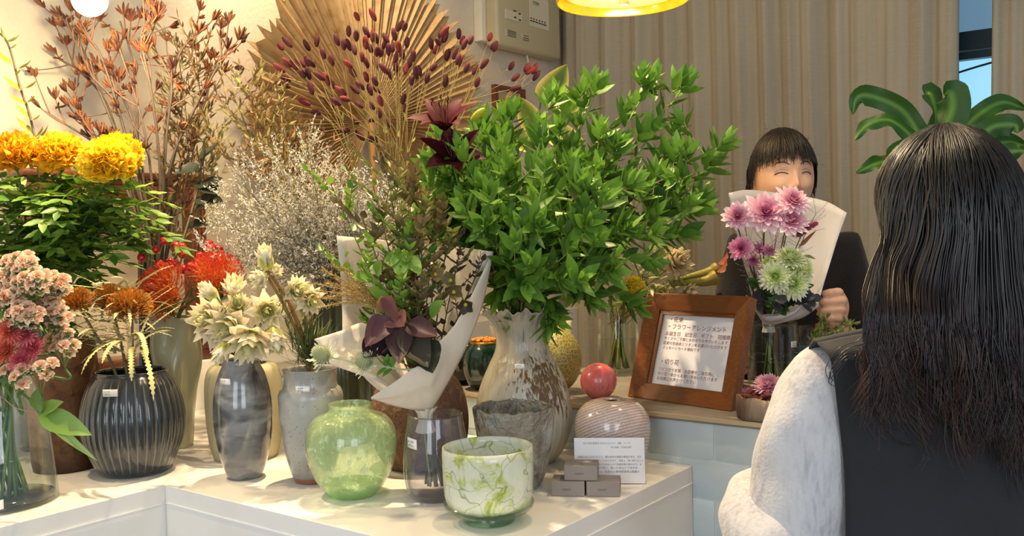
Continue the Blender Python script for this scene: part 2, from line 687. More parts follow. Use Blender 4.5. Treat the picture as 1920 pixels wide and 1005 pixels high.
folds = []
for px, h in ((1064, .03), (1076, .02), (1097, .06), (1140, .06), (1192, .06), (1247, .06), (1300, .055), (1345, .04), (1385, .055), (1440, .06), (1485, .05), (1525, .06),
              (1578, .06), (1620, .06), (1655, .05), (1692, .06), (1735, .065), (1785, .075)):
    folds.append((uc(px), h * .85, .022 + rng.random() * .02))
    folds.append((uc(px) - .03, h * .25, .01))
curtain('beige linen curtain hanging in long folds behind the woman with the bouquet', uc(1052), uc(1803), folds, 1)
folds = [(uc(p), .055, .018 + .01 * rng.random()) for p in (1868, 1900, 1925, 1960, 2010, 2060, 2110)]
curtain('beige linen curtain on the far side of the window gap, behind the long-haired customer', uc(1861), uc(2250), folds, 2)

# ------------------------------------------------------------------ dried palm leaf on the wall
fc = onp(700, 230, EX, UW + .05)
t = thing('dried_palm_leaf', 'huge dried golden palm leaf fanned out against the cream wall', 'palm leaf', fc)
NP = 100
b = MB()
rg = np.random.default_rng(5)
RR = .565
a0, a1 = math.radians(-62), math.radians(242)
nr = 14
P = np.zeros((2 * NP + 1, nr, 3))
for i in range(2 * NP + 1):
    a = a0 + (a1 - a0) * i / (2 * NP)
    tip = 1.0 if i % 2 else .925
    tip *= 1 + .025 * rg.normal() + .03 * math.sin(i * .35)
    for j in range(nr):
        r = RR * tip * (.03 + .97 * j / (nr - 1))
        dep = .035 + (.012 if i % 2 else -.010) * min(1, j / 4) + .05 * (j / nr) ** 2 * (1 + .5 * math.sin(a * 3)) + .012 * math.sin(i * 1.7) * (j / nr) ** 2
        P[i, j] = fc + EY * (r * math.cos(a)) + EZ * (r * math.sin(a)) + EX * (dep - .045)
ct = np.zeros((2 * NP + 1, nr, 3))
for i in range(2 * NP + 1):
    ct[i] = h3('#dcb983') * (1 - .12 * rg.random()) * (1 if i % 2 else .86)
b.grid(P, c=ct)
o = b.build('blade', M('dry_palm', H('#cfa76c'), .6, vc=True, mix=[('noise', 26, H('#a9793f'), .52, .8, (1, 1, 1))], transl=.15), t, smooth=False)
sd = o.modifiers.new('thickness', 'SOLIDIFY')
sd.thickness = .002
MB().tube([fc + EX * -.01, fc + EX * -.005 - EZ * .35], [.012, .009], 8, c=h3('#a27a45')).build('stalk', M('dry_stalk', H('#a27a45'), .6), t)

# ------------------------------------------------------------------ breaker panel
UF = UW + .105
pa, pb = onp(934, 82.8, EX, UF), onp(1053, 112.5, EX, UF)
va, vb, pz = pa @ EY, pb @ EY, (pa[2] + pb[2]) / 2
t = thing('breaker_panel', 'ivory electrical breaker panel mounted high on the wall beside the curtain', 'breaker panel', uv(UW, (va + vb) / 2, pz))
m_ivory = M('ivory_plastic', H('#c9bd98'), .4)
m_ink = M('dark_print', H('#3a332a'), .6)
ubox(MB(), UW + .04, UF, va, vb, pz, pz + .42, bev=.014).build('cover', m_ivory, t)
ubox(MB(), UW, UW + .042, va - .022, vb + .012, pz + .022, pz + .44, bev=.004).build('back_box', M('pale_plastic', H('#e9e0c8'), .4), t)
wv = vb - va


def pv(x, y):
    """point of the panel's face under a pixel: (v, z)"""
    q = onp(x, y, EX, UF)
    return q @ EY, q[2]


def pplate(name, x0, y0, x1, y1, mat, dd=.003):
    (v0, z0), (v1, z1) = pv(x0, y0), pv(x1, y1)
    return ubox(MB(), UF - .002, UF + dd, v0, v1, z1, z0).build(name, mat, t, False)


m_ivl = M('light_ivory', H('#e2d9bd'), .4)
pplate('breaker_window', 992, -10, 1029, 58, m_ivl, .0015)
pplate('main_switch', 947, 17, 978, 43, m_ivl, .004)
for x, y in ((964, 21), (972.5, 26.5), (964.5, 33), (973, 38)):
    pplate('switch_mark', x - 2, y - 1.8, x + 2, y + 1.8, m_ink, .0055)
for k in range(6):
    x = 995 + k * 5.2
    y = 39 + k * 1.7
    pplate('breaker_toggle', x - 1.7, y - 1.2, x + 1.7, y + 1.2, m_ink, .006)
    pplate('breaker_mark', x - .8, y - 6.5, x + .8, y - 3.2, m_ink, .003)
for x0, y0, x1, y1 in ((947, 54, 970, 73), (977, 62, 994, 74)):
    pplate('notice', x0, y0, x1, y1, M('notice_paper', H('#d3c8a6'), .6), .002)
    for q in range(3):
        pplate('notice_line', x0 + 4, y0 + 5 + q * 4.2, x1 - 3, y0 + 5.7 + q * 4.4, M('faint_print', H('#8a7f66'), .6), .003)
text_mesh('STEM', .02, uv(UF, pv(998, 5)[0], pv(998, 8)[1]), EY, EZ, m_ink, 'lettering', t, ext=.003)
b = MB()
x0 = pv(1008, 108)[0]
b.tube(spl([uv(UW + .05, x0, pz + .01), uv(UW + .05, x0 + .003, pz - .05), uv(UW + .006, x0 - .006, pz - .16)], 10), .004)
tag(b.build('cable', M('white_cable', H('#e5dfd2'), .5)), 'short white cable dropping from under the breaker panel', 'cable')

# ------------------------------------------------------------------ amber pendant lamp
lc = at(1168, 0, 2.35)
lr = 124 * lc[1] / FPX
t = thing('pendant_lamp', 'amber glass drum pendant lamp hanging in front of the curtain', 'lamp', lc)
MB().lathe([(lr * .98, -.004), (lr, .0), (lr, .10), (lr * .99, .104), (lr * .965, .10), (lr * .965, .0), (lr * .98, -.004)] + np.array([0, lc[2] - .0]), lc, 64).build(
    'lamp_shade', M('amber_glass', H('#d68a1c'), .15, mix=[('noise', 14, H('#b96a0a'), .4, .7, (1, 1, 1))], emit=(H('#e08a10'), .35), coat=.5), t)
MB().lathe([(0, .012), (lr * .8, .012), (lr * .86, .014), (lr * .86, .02), (0, .02)] + np.array([0, lc[2]]), lc, 64).build(
    'diffuser', M('glowing_diffuser', H('#f2d27a'), .6, mix=[('noise', 60, H('#d8b04e'), .4, .7, (1, 1, 1))], emit=(H('#f5cf6a'), .75)), t)
MB().lathe([(0, -.014), (.013, -.014), (.014, -.012), (.014, .012), (0, .012)] + np.array([0, lc[2]]), lc + np.array([.003, 0, 0]), 20).build('finial', M('brushed_brass', H('#a8977a'), .35, .7), t)
bd = nrm(at(1128, 25, lc[1] - lr)[:2] - lc[:2])
bq = np.array([lc[0] + bd[0] * lr, lc[1] + bd[1] * lr, lc[2] + .006])
MB().box(bq, (.014, .003, .007), np.array([[-bd[1], bd[0], 0], [bd[0], bd[1], 0], [0, 0, 1]])).build('clip', M('dark_brass', H('#4a2c10'), .4), t, False)
MB().tube([lc + EZ * .02, lc + EZ * (2.9 - lc[2])], .003, 6).build('cord', m_ink, t)
l = bpy.data.lights.new('pendant_glow', 'POINT')
l.energy, l.color, l.shadow_soft_size = 3.5, (1, .7, .35), .05
o = bpy.data.objects.new('pendant_glow', l)
COL.objects.link(o)
o.location = (lc[0], lc[1], lc[2] - .06)

# bare globe bulb at the top left
bc = at(168, -2, 2.0)
t = thing('globe_bulb', 'glowing bare globe bulb hanging in front of the wall above the flowers', 'bulb', bc)
MB().ell(bc, .037, nu=16, nv=24).build('glass_globe', M('glowing_globe', (1, .9, .7), .3, emit=((1, .87, .62), 14)), t)
MB().lathe([(0, .034), (.016, .034), (.018, .05), (.016, .085), (0, .09)] + np.array([0, bc[2]]), bc, 20).build('socket', M('socket_brass', H('#8a6a3a'), .35, .7), t)
MB().tube([bc + EZ * .088, np.array([bc[0], bc[1], 2.9])], .003, 6).build('cord', m_ink, t)
l = bpy.data.lights.new('bulb_glow', 'POINT')
l.energy, l.color, l.shadow_soft_size = 12, (1, .78, .42), .037
o = bpy.data.objects.new('bulb_glow', l)
COL.objects.link(o)
o.location = (bc[0] + .03, bc[1] - .06, bc[2] - .05)

# ------------------------------------------------------------------ wooden stand on the ledge
m_wood = M('dark_red_wood', H('#6b3a22'), .35, mix=[('noise', 8, H('#8a5030'), .4, .7, (1, 1, 12)), ('noise', 30, H('#4a2413'), .5, .75, (8, 1, 8))], coat=.3)
su = -2.30
zt_ = onp(300, 325, EX, su + .05)[2]
v0 = onp(40, 330, EX, su + .05) @ EY
v1 = onp(392, 340, EX, su + .05) @ EY
t = thing('wooden_stand', 'dark reddish wooden stand with grooved legs on the white ledge behind the flowers', 'stand', uv(su, (v0 + v1) / 2, lz))
b = MB()
ubox(b, su - .06, su + .055, v0, v1, zt_ - .018, zt_, bev=.004)
ubox(b, su - .05, su + .045, v0 + .01, v1 - .01, zt_ - .032, zt_ - .018, bev=.003)
b.build('top', m_wood, t)
ubox(MB(), su + .02, su + .042, v0 + .02, v1 - .02, zt_ - .075, zt_ - .032, bev=.003).build('apron', m_wood, t)
ubox(MB(), su - .05, su + .045, v0, v1, lz + .001, lz + .03, bev=.004).build('base_rail', m_wood, t)
for vv in (v0 + .03, v1 - .035):
    b = MB()
    ubox(b, su + .0, su + .046, vv - .024, vv + .024, lz + .03, zt_ - .032, bev=.003)
    for q in (-.012, 0, .012):
        ubox(b, su + .04, su + .05, vv + q - .004, vv + q + .004, lz + .05, zt_ - .08, bev=.0015)
    b.build('leg', m_wood, t)

# ------------------------------------------------------------------ vases
m_tag = M('price_label_paper', H('#f3eee6'), .5)
m_tagink = M('label_print', H('#5a5560'), .6)
VASE = {}


def place(px, yb, hw, z):
    """centre of a round base whose front edge shows at px, yb on the level z; hw: its half width in pixels"""
    p = on(px, yb, z)
    d = nrm(np.array([p[0], p[1], 0]))
    return p + d * hw * p[1] / FPX


def prof_px(px, c, pr):
    k = c[1] / FPX
    return [(hw * k, at(px, y, c[1])[2]) for hw, y in pr]


def price_tag(parent, c, px, y, w, h, R, lines=('¥7,700', '(税込)'), tilt=0.):
    """small price label stuck on a curved vase, its centre at px, y"""
    q = at(px, y, c[1])
    d = q[:2] - c[:2]
    s = np.clip(d[0] / R, -.9, .9)
    a = math.asin(s)
    k = c[1] / FPX
    th = np.linspace(-w * k / 2 / R, w * k / 2 / R, 7)
    zz = np.linspace(-h * k / 2, h * k / 2, 3)
    P = np.zeros((7, 3, 3))
    for i, u in enumerate(th):
        for j, z in enumerate(zz):
            an = a + u
            P[i, j] = [c[0] + (R + .0012) * math.sin(an), c[1] - (R + .0012) * math.cos(an), q[2] + z + tilt * u * R]
    o = MB().grid(P).build('price_label', m_tag, parent)
    sd = o.modifiers.new('thickness', 'SOLIDIFY')
    sd.thickness = .0006
    x = np.array([math.cos(a), math.sin(a), 0])
    nn = np.array([math.sin(a), -math.cos(a), 0])
    for i, s_ in enumerate(lines):
        pos = np.array([c[0], c[1], q[2]]) + nn * (R + .0022) - x * w * k * .36 + EZ * (h * k * (.08 - .36 * i))
        text_mesh(s_, h * k * .3, pos, x, EZ, m_tagink, 'label_print', o, ext=.0003)
    return o


def wall_prof(pr, th=.004, floor=.008):
    """outer profile -> closed vessel profile with an inside"""
    pr = [tuple(p) for p in pr]
    inner = [(max(r - th, .001), z) for r, z in pr[::-1] if z > pr[0][1] + floor]
    inner.append((max(pr[0][0] - th, .002), pr[0][1] + floor))
    inner.append((0.0005, pr[0][1] + floor))
    return [(.0005, pr[0][1])] + pr + inner


def dens(pr, n=40):
    """smooth the profile"""
    p = spl([(r, 0, z) for r, z in pr], n)
    return [(max(a[0], .001), a[2]) for a in p]


def vase(name, label, cat, px, yb, z, pr, mat, th=.004, n=64, rip=None, smooth=40, base_hw=None, c=None):
    c = place(px, yb, (base_hw or pr[0][0]), z) if c is None else np.asarray(c)
    p = prof_px(px, c, pr)
    dz = z + .0008 - p[0][1]
    p = [(r, zz + dz * max(0, 1 - i / 2)) for i, (r, zz) in enumerate(p)]
    p[0] = (p[0][0], z + .0008)
    if smooth:
        p = dens(p, smooth)
    t = thing(name, label, cat, (c[0], c[1], z))
    MB().lathe(wall_prof(p, th), c, n, rip=rip).build('body', mat, t)
    VASE[label] = (t, c, p)
    return t, c, p


def rad(p, z):
    zs = [q[1] for q in p]
    return float(np.interp(z, zs, [q[0] for q in p]))


m_water = G('water', (.97, .985, .965), .5)


def water(t, c, p, y, th=.004, mat=None):
    """water up to pixel row y inside a glass"""
    z1 = at(960, y, c[1])[2] if y > 3 else y
    zs = np.linspace(p[0][1] + .010, z1, 8)
    pr = [(.0005, zs[0])] + [(max(rad(p, z) - th - .0008, .002), z) for z in zs] + [(.0005, z1)]
    return MB().lathe(pr, c, 48).build('water', mat or m_water, t)


m_rim = G('glass_rim_edge', (.72, .78, .75), 1.6)


def glass_rim(t, c, p, ys):
    """thick polished edge of a glass at its mouth, and the bright ring where the water meets the wall"""
    b = MB()
    for z in ys:
        r = rad(p, z) - .0015
        b.tube([np.array([c[0] + r * math.cos(a), c[1] + r * math.sin(a), z]) for a in np.linspace(0, 2 * PI, 64)], .0017, 8, caps=False)
    return b.build('rim', m_rim, t)


# clear jar, bottom left
m_glass = G('clear_glass', (.975, .99, .98), 1.0)
t, c, p = vase('glass_jar', 'clear tapering glass jar half full of water at the left edge of the display', 'jar', 8, 964, TZ,
               [(92, 958), (95, 948), (92, 900), (86, 830), (78, 770), (66, 730), (57, 700), (55, 690)], m_glass, .004)
JAR = (t, c, p)
glass_rim(t, c, p, [p[-1][1]])
water(t, c, p, 832)
MB().lathe([(.0005, TZ + .0035), (rad(p, TZ + .006) - .004, TZ + .0035), (rad(p, TZ + .012) - .005, TZ + .012), (.0005, TZ + .011)], c, 48).build('thick_base', G('green_glass_base', (.8, .9, .82), 1.0), t)
price_tag(t, c, 38, 925, 30, 17, rad(p, at(38, 925, c[1])[2]), ('¥8,800', '(税込)'), .25)

# brown metal pot
m_rust = M('rusted_bronze', H('#6d4526'), .55, .35, mix=[('noise', 9, H('#8f6a35'), .45, .75, (1, 1, 1)), ('noise', 40, H('#3f2518'), .5, .75, (1, 1, 1)), ('grad', 1, H('#3a2014'), .09, .0, (1, 1, 1))], bump=(60, .003, (1, 1, 1)))
t, c, p = vase('bronze_pot', 'tall rust-brown metal pot beside the dark ribbed vase', 'pot', 126, 888, TZ,
               [(57, 885), (60, 860), (62, 800), (62, 720), (60, 660), (58, 640), (60, 632)], m_rust, .005)
BROWN = (t, c, p)

# dark ribbed vase
m_rib = M('dark_ribbed_glaze', H('#33363a'), .16, coat=.5, mix=[('noise', 7, H('#43474c'), .4, .7, (1, 1, 1))])


def rib_rip(tt, th, r, z):
    s = math.sin(PI * min(1, max(0, (z - TZ) / .2)))
    w_ = np.abs(np.sin(th * 17)) ** .6
    return r * (1 + .035 * s * (w_ - .6)), np.ones(len(th)) * z


t = thing('ribbed_vase', 'round charcoal vase with vertical ribs holding orange pincushion flowers', 'vase', (0, 0, 0))
c = place(254, 895, 52, TZ)
t.location = (c[0], c[1], TZ)
p = prof_px(254, c, [(50, 893), (62, 880), (75, 858), (88, 825), (93, 790), (90, 755), (80, 722), (70, 705), (66, 699), (67, 694)])
p[0] = (p[0][0], TZ + .0008)
p = dens(p, 44)
b = MB()
wp = wall_prof(p, .006)
n = 408
th = np.linspace(0, 2 * PI, n, endpoint=False)
P = np.zeros((len(wp), n, 3))
cc = np.zeros((len(wp), n, 3))
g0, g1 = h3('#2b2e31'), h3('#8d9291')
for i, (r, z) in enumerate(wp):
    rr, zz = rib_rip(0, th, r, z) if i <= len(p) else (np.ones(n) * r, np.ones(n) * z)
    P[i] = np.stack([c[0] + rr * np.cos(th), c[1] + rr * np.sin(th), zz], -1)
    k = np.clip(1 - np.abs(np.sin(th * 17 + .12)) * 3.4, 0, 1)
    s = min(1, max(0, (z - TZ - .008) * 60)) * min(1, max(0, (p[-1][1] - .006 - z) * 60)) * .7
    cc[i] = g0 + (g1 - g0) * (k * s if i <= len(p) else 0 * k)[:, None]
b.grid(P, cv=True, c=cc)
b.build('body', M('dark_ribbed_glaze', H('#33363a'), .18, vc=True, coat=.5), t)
RIBBED = (t, c, p)
price_tag(t, c, 242, 723, 27, 13, rad(p, at(242, 723, c[1])[2]) + .003, ('¥7,700', '(税込)'))

# pale green pleated vase behind it
m_cel = M('celadon_glaze', H('#a5a07a'), .3, mix=[('noise', 6, H('#b8b48c'), .4, .7, (1, 1, .4))], coat=.3)


def wavy(tt, th, r, z):
    k = 1 + .08 * np.sin(3 * th + z * 30) * min(1, tt * 4) + .05 * np.sin(5 * th - z * 22)
    return r * k, z + .012 * np.sin(3 * th + 1) * max(0, tt * 2 - .6 if tt < .55 else .5)


t, c, p = vase('pleated_vase', 'pale celadon vase with wavy pleated sides behind the dark ribbed vase', 'vase', 337, 842, TZ,
               [(24, 838), (28, 800), (34, 750), (40, 700), (43, 650), (42, 610), (44, 590)], m_cel, .004, rip=wavy)
WAVY = (t, c, p)

# marbled grey vase
m_marb = M('marbled_grey_glaze', H('#706e6b'), .12, coat=.6, mix=[('noise', 7, H('#9b9994'), .4, .65, (1, 1, 3)), ('wave', 7, H('#403f40'), .6, 1.0, (.4, .4, 1.6)), ('noise', 16, H('#55534f'), .5, .7, (1, 1, 2.5))])
t, c, p = vase('marbled_vase', 'slim glossy grey marbled vase under the cream blushing bride flowers', 'vase', 460, 901, TZ,
               [(31, 898), (38, 878), (46, 848), (53, 805), (54.5, 770), (52, 738), (44, 704), (36, 686), (33, 679), (34, 673)], m_marb, .004)
MARBLE = (t, c, p)
price_tag(t, c, 434, 710, 25, 13, rad(p, at(434, 710, c[1])[2]), ('¥14,300', '(税込)'))

# speckled stoneware vase
m_stone = M('speckled_stoneware', H('#a5a29a'), .32, coat=.35, mix=[('noise', 9, H('#857f75'), .42, .62, (1, 1, 1)), ('noise', 30, H('#b9b6ae'), .55, .75, (1, 1, 1)), ('voro', 120, H('#4c453e'), .18, .05, (1, 1, 1)), ('grad', 1, H('#8d5b43'), .0135, .0095, (1, 1, 1))], bump=(30, .003, (1, 1, 1)))
t, c, p = vase('stoneware_vase', 'grey speckled stoneware vase with a stepped shoulder left of the green glass vase', 'vase', 588, 909, TZ,
               [(33, 905), (41, 884), (52, 840), (58, 790), (60, 752), (60, 738), (56, 729), (51, 723), (49, 712), (50, 696), (52, 690)], m_stone, .005)
STONE = (t, c, p)
price_tag(t, c, 579, 722, 26, 13, rad(p, at(579, 722, c[1])[2]) + .001, ('¥8,800', '(税込)'))

# beige vase behind
t, c, p = vase('beige_vase', 'plain beige vase with rounded shoulders behind the marbled vase', 'vase', 462, 868, TZ,
               [(58, 864), (66, 830), (71, 770), (71, 722), (66, 694), (56, 683), (46, 681)], M('matt_beige_glaze', H('#a59d7c'), .45, mix=[('noise', 5, H('#b3ac8c'), .4, .7, (1, 1, 1))]), .004)
BEIGE = (t, c, p)

# dark fluted vase
m_dk = M('dark_green_glaze', H('#22281f'), .14, coat=.5, mix=[('noise', 14, H('#39402f'), .45, .7, (3, 3, .2))])


def flut(tt, th, r, z):
    return r * (1 + .012 * np.sin(th * 20)), np.ones(len(th)) * z


t, c, p = vase('dark_fluted_vase', 'tall dark green fluted vase behind the stoneware vase', 'vase', 645, 838, TZ,
               [(60, 834), (62, 760), (62, 690), (58, 640), (54, 600), (54, 545)], m_dk, .004, rip=flut, n=120)
DARK = (t, c, p)

# rough brown jar
m_rough = M('coarse_brown_clay', H('#6a4a36'), .85, mix=[('noise', 60, H('#8a6a52'), .5, .7, (1, 1, 1)), ('voro', 90, H('#3c271b'), .25, .05, (1, 1, 1))], bump=(120, .006, (1, 1, 1)))
t, c, p = vase('clay_jar', 'big round coarse brown clay jar behind the wrapped bouquet', 'jar', 790, 886, TZ,
               [(66, 882), (84, 845), (92, 800), (90, 760), (80, 725), (62, 702), (48, 694)], m_rough, .006)

# green speckled glass vase
m_gg = G('speckled_green_glass', (.955, .99, .925), 1.0, body=H('#d4ebb4'), bodyfac=.24, noise=(95, .56, .72, (1, 1, .6), H('#dfeccd')))
t, c, p = vase('green_glass_vase', 'round light green speckled glass vase with a short collar at the plinth edge', 'vase', 662, 939, TZ,
               [(43, 934), (58, 914), (76, 880), (85.5, 838), (84, 808), (70, 784), (50, 775), (41, 770), (39.5, 762), (42, 756)], m_gg, .004, smooth=60)
GREEN = (t, c, p)
MB().lathe([(.0005, TZ + .0045), (rad(p, TZ + .008) - .004, TZ + .0045), (rad(p, TZ + .022) - .005, TZ + .022), (.0005, TZ + .016)], c, 48).build('solid_base', G('green_base_glass', (.8, .94, .7), .8, body=H('#a8d878'), bodyfac=.45), t)

# lilac-grey glass with water
m_lil = G('smoky_lilac_glass', (.945, .945, .965), 1.0, body=H('#b9bccb'), bodyfac=.05)
t, c, p = vase('lilac_glass_vase', 'smoky lilac egg-shaped glass of water with the wrapped bouquet standing in it', 'vase', 820, 945, TZ,
               [(42, 941), (53, 926), (61, 895), (62.5, 868), (59.5, 830), (54, 795), (52, 776)], m_lil, .004)
LILAC = (t, c, p)
glass_rim(t, c, p, [p[-1][1]])
water(t, c, p, 858, mat=G('smoky_water', (.945, .95, .965), .5))
price_tag(t, c, 777, 822, 25, 19, rad(p, at(777, 822, c[1])[2]), ('¥9,900', '(税込)'), -.12)

# footed pot
m_pot = G('mottled_white_glass', (.8, .9, .8), .9, body=H('#dfe8d6'), bodyfac=.92)
nt = m_pot.node_tree
tc = nt.nodes.new('ShaderNodeTexCoord')
tn = nt.nodes.new('ShaderNodeTexNoise')
tn.inputs['Scale'].default_value = 19
tn.inputs['Detail'].default_value = 9
tn.inputs['Roughness'].default_value = .75
tn.inputs['Distortion'].default_value = 1.2
cr = nt.nodes.new('ShaderNodeValToRGB')
cr.color_ramp.elements[0].position = .50
cr.color_ramp.elements[0].color = (*H('#e8ece6'), 1)
cr.color_ramp.elements[1].position = .60
cr.color_ramp.elements[1].color = (*H('#c3cf5e'), 1)
e = cr.color_ramp.elements.new(.66)
e.color = (*H('#8d9a2c'), 1)
tv = nt.nodes.new('ShaderNodeTexVoronoi')
tv.feature = 'DISTANCE_TO_EDGE'
tv.inputs['Scale'].default_value = 22
tw_ = nt.nodes.new('ShaderNodeTexNoise')
tw_.inputs['Scale'].default_value = 14
va_ = nt.nodes.new('ShaderNodeMix')
va_.data_type = 'RGBA'
va_.inputs[0].default_value = .12
nt.links.new(tc.outputs['Object'], tw_.inputs[0])
nt.links.new(tc.outputs['Object'], va_.inputs[6])
nt.links.new(tw_.outputs[1], va_.inputs[7])
nt.links.new(va_.outputs[2], tv.inputs[0])
nt.links.new(tc.outputs['Object'], tn.inputs[0])
nt.links.new(tn.outputs[0], cr.inputs[0])
mr = nt.nodes.new('ShaderNodeMapRange')
mr.inputs[1].default_value, mr.inputs[2].default_value = .006, .022
nt.links.new(tv.outputs[0], mr.inputs[0])
mx = nt.nodes.new('ShaderNodeMix')
mx.data_type = 'RGBA'
mx.inputs[6].default_value = (*H('#aab38c'), 1)
nt.links.new(mr.outputs[0], mx.inputs[0])
nt.links.new(cr.outputs[0], mx.inputs[7])
for nd in nt.nodes:
    if nd.type in ('BSDF_DIFFUSE', 'BSDF_TRANSLUCENT'):
        nt.links.new(mx.outputs[2], nd.inputs[0])
c = place(918, 992, 50, TZ)
t = thing('footed_glass_pot', 'wide white and lime mottled glass pot on a green foot at the front corner', 'pot', (c[0], c[1], TZ))
k = c[1] / FPX
zf = TZ + .018
zr_ = at(915, 836, c[1])[2]
pr = [(.0005, zf + .004), (50 * k, zf + .004), (70 * k, zf + .008), (80 * k, zf + .016), (84 * k, zf + .028), (86 * k, zf + .06), (86.5 * k, zr_ - .01), (85.5 * k, zr_)]
MB().lathe(wall_prof(pr[1:], .0035, .004), c, 72).build('bowl', m_pot, t)
MB().lathe([(.0005, zf + .001), (52 * k, zf + .001), (74 * k, zf + .006), (82 * k, zf + .010), (84 * k, zf + .014), (85.6 * k, zf + .015), (84.5 * k, zf + .008), (76 * k, zf + .001), (55 * k, zf - .002), (.0005, zf - .002)], c, 72).build(
    'glass_underside', G('green_glass', (.86, .94, .88), 1.0), t)
MB().lathe([(.0005, TZ + .001), (47 * k, TZ + .001), (49.5 * k, TZ + .003), (49 * k, zf - .004), (46 * k, zf - .002), (.0005, zf - .002)], c, 64).build('foot', G('green_glass_foot', (.68, .84, .74), 1.0, body=H('#8fc2a4'), bodyfac=.2), t)
POT = (t, c, pr)

# rough dark cup
m_raku = M('rough_grey_raku', H('#8d8574'), .3, coat=.25, mix=[('noise', 10, H('#b0b2a8'), .45, .65, (1, 1, 1)), ('noise', 22, H('#4d4336'), .5, .7, (1, 1, 1)), ('noise', 14, H('#5c7771'), .62, .72, (1, 1, 1))], bump=(24, .04, (1, 1, 1)))
rgr = np.random.default_rng(8)


def raku(tt, th, r, z):
    hh = (z - TZ) / .17
    k = 1 + .035 * np.sin(3 * th + hh * 2) + .02 * np.sin(7 * th + hh * 5) + .012 * np.sin(17 * th + hh * 11)
    return r * k, z + .0016 * np.sin(9 * th) * max(0, min(1, hh)) + .0009 * np.sin(21 * th) * max(0, min(1, hh))


t, c, p = vase('raku_cup', 'rough grey and brown ceramic cup with a carved surface behind the footed glass pot', 'cup', 966, 924, TZ,
               [(48, 919), (54, 900), (64, 860), (71, 815), (75, 780), (77, 762)], m_raku, .006, rip=raku, n=120)

# flared tall vase
m_fl = M('ash_glaze', H('#b5ac97'), .3, coat=.35, mix=[('noise', 20, H('#8d8272'), .5, .72, (2, 2, .35)), ('noise', 12, H('#c9c2ae'), .45, .6, (1, 1, .5))], bump=(60, .006, (1, 1, .12)))
nt = m_fl.node_tree
bs = nt.nodes['Principled BSDF']
old = bs.inputs['Base Color'].links[0].from_socket
sx = nt.nodes.new('ShaderNodeSeparateXYZ')
tc = nt.nodes.new('ShaderNodeTexCoord')
nt.links.new(tc.outputs['Object'], sx.inputs[0])
tn = nt.nodes.new('ShaderNodeTexNoise')
mp = nt.nodes.new('ShaderNodeMapping')
mp.inputs['Scale'].default_value = (1.7, 1.7, .22)
nt.links.new(tc.outputs['Object'], mp.inputs[0])
nt.links.new(mp.outputs[0], tn.inputs[0])
tn.inputs['Scale'].default_value = 110
tn.inputs['Detail'].default_value = 4
# drips of iron brown on one flank: strongest round a spot of the belly
vm = nt.nodes.new('ShaderNodeVectorMath')
vm.operation = 'DISTANCE'
vm.inputs[1].default_value = (.055, -.075, .165)
nt.links.new(tc.outputs['Object'], vm.inputs[0])
m1 = nt.nodes.new('ShaderNodeMapRange')
m1.inputs[1].default_value, m1.inputs[2].default_value = .115, .03
m1.inputs[3].default_value, m1.inputs[4].default_value = -.25, .14
nt.links.new(vm.outputs['Value'], m1.inputs[0])
ad = nt.nodes.new('ShaderNodeMath')
nt.links.new(m1.outputs[0], ad.inputs[0])
nt.links.new(tn.outputs[0], ad.inputs[1])
m2 = nt.nodes.new('ShaderNodeMapRange')
m2.inputs[1].default_value, m2.inputs[2].default_value = .5, .6
nt.links.new(ad.outputs[0], m2.inputs[0])
mx = nt.nodes.new('ShaderNodeMix')
mx.data_type = 'RGBA'
mx.inputs[7].default_value = (*H('#664a26'), 1)
nt.links.new(m2.outputs[0], mx.inputs[0])
nt.links.new(old, mx.inputs[6])
nt.links.new(mx.outputs[2], bs.inputs['Base Color'])


def ruffle(tt, th, r, z):
    hh = max(0, (z - TZ - .235) / .1)
    k = 1 + hh * (.06 * np.sin(9 * th) + .03 * np.sin(23 * th + 1)) + .006 * np.sin(40 * th)
    return r * k, z + hh * .006 * np.sin(13 * th + 2) + hh * .004 * np.sin(29 * th)


t, c, p = vase('flared_vase', 'tall ash-glazed vase with a ruffled flared rim holding the big green branches', 'vase', 985, 876, TZ,
               [(56, 871), (74, 845), (89, 800), (91, 770), (82, 725), (65, 685), (53, 660), (49, 640), (52, 615), (64, 592), (80, 578)], m_fl, .006, rip=ruffle, n=160, smooth=60)
FLARED = (t, c, p)
price_tag(t, c, 974, 678, 18, 9, rad(p, at(974, 678, c[1])[2]) + .002, ('¥22,000',))

# pink swirl bowl
m_sw = M('pink_swirl_glass', H('#cbb6aa'), .15, coat=.6)
nt = m_sw.node_tree
bs = nt.nodes['Principled BSDF']
tc = nt.nodes.new('ShaderNodeTexCoord')
tw_ = nt.nodes.new('ShaderNodeTexWave')
tw_.bands_direction = 'Z'
tw_.inputs['Scale'].default_value = 58
tw_.inputs['Distortion'].default_value = 5
tw_.inputs['Detail'].default_value = 1.0
tw_.inputs['Detail Scale'].default_value = 18
mp = nt.nodes.new('ShaderNodeMapping')
mp.inputs['Rotation'].default_value = (.35, .25, 0)
nt.links.new(tc.outputs['Object'], mp.inputs[0])
nt.links.new(mp.outputs[0], tw_.inputs[0])
cr = nt.nodes.new('ShaderNodeValToRGB')
cr.color_ramp.elements[0].color = (*H('#a08486'), 1)
cr.color_ramp.elements[1].color = (*H('#d9cbbd'), 1)
nt.links.new(tw_.outputs[1], cr.inputs[0])
nt.links.new(cr.outputs[0], bs.inputs['Base Color'])
t, c, p = vase('swirl_glass_bowl', 'round pinkish swirl-patterned glass bowl with a small mouth against the tiles', 'bowl', 1150, 890, TZ,
               [(34, 886), (52, 870), (66, 840), (71.5, 806), (68, 778), (52, 757), (34, 750), (20, 749), (14, 751)], m_sw, .004)

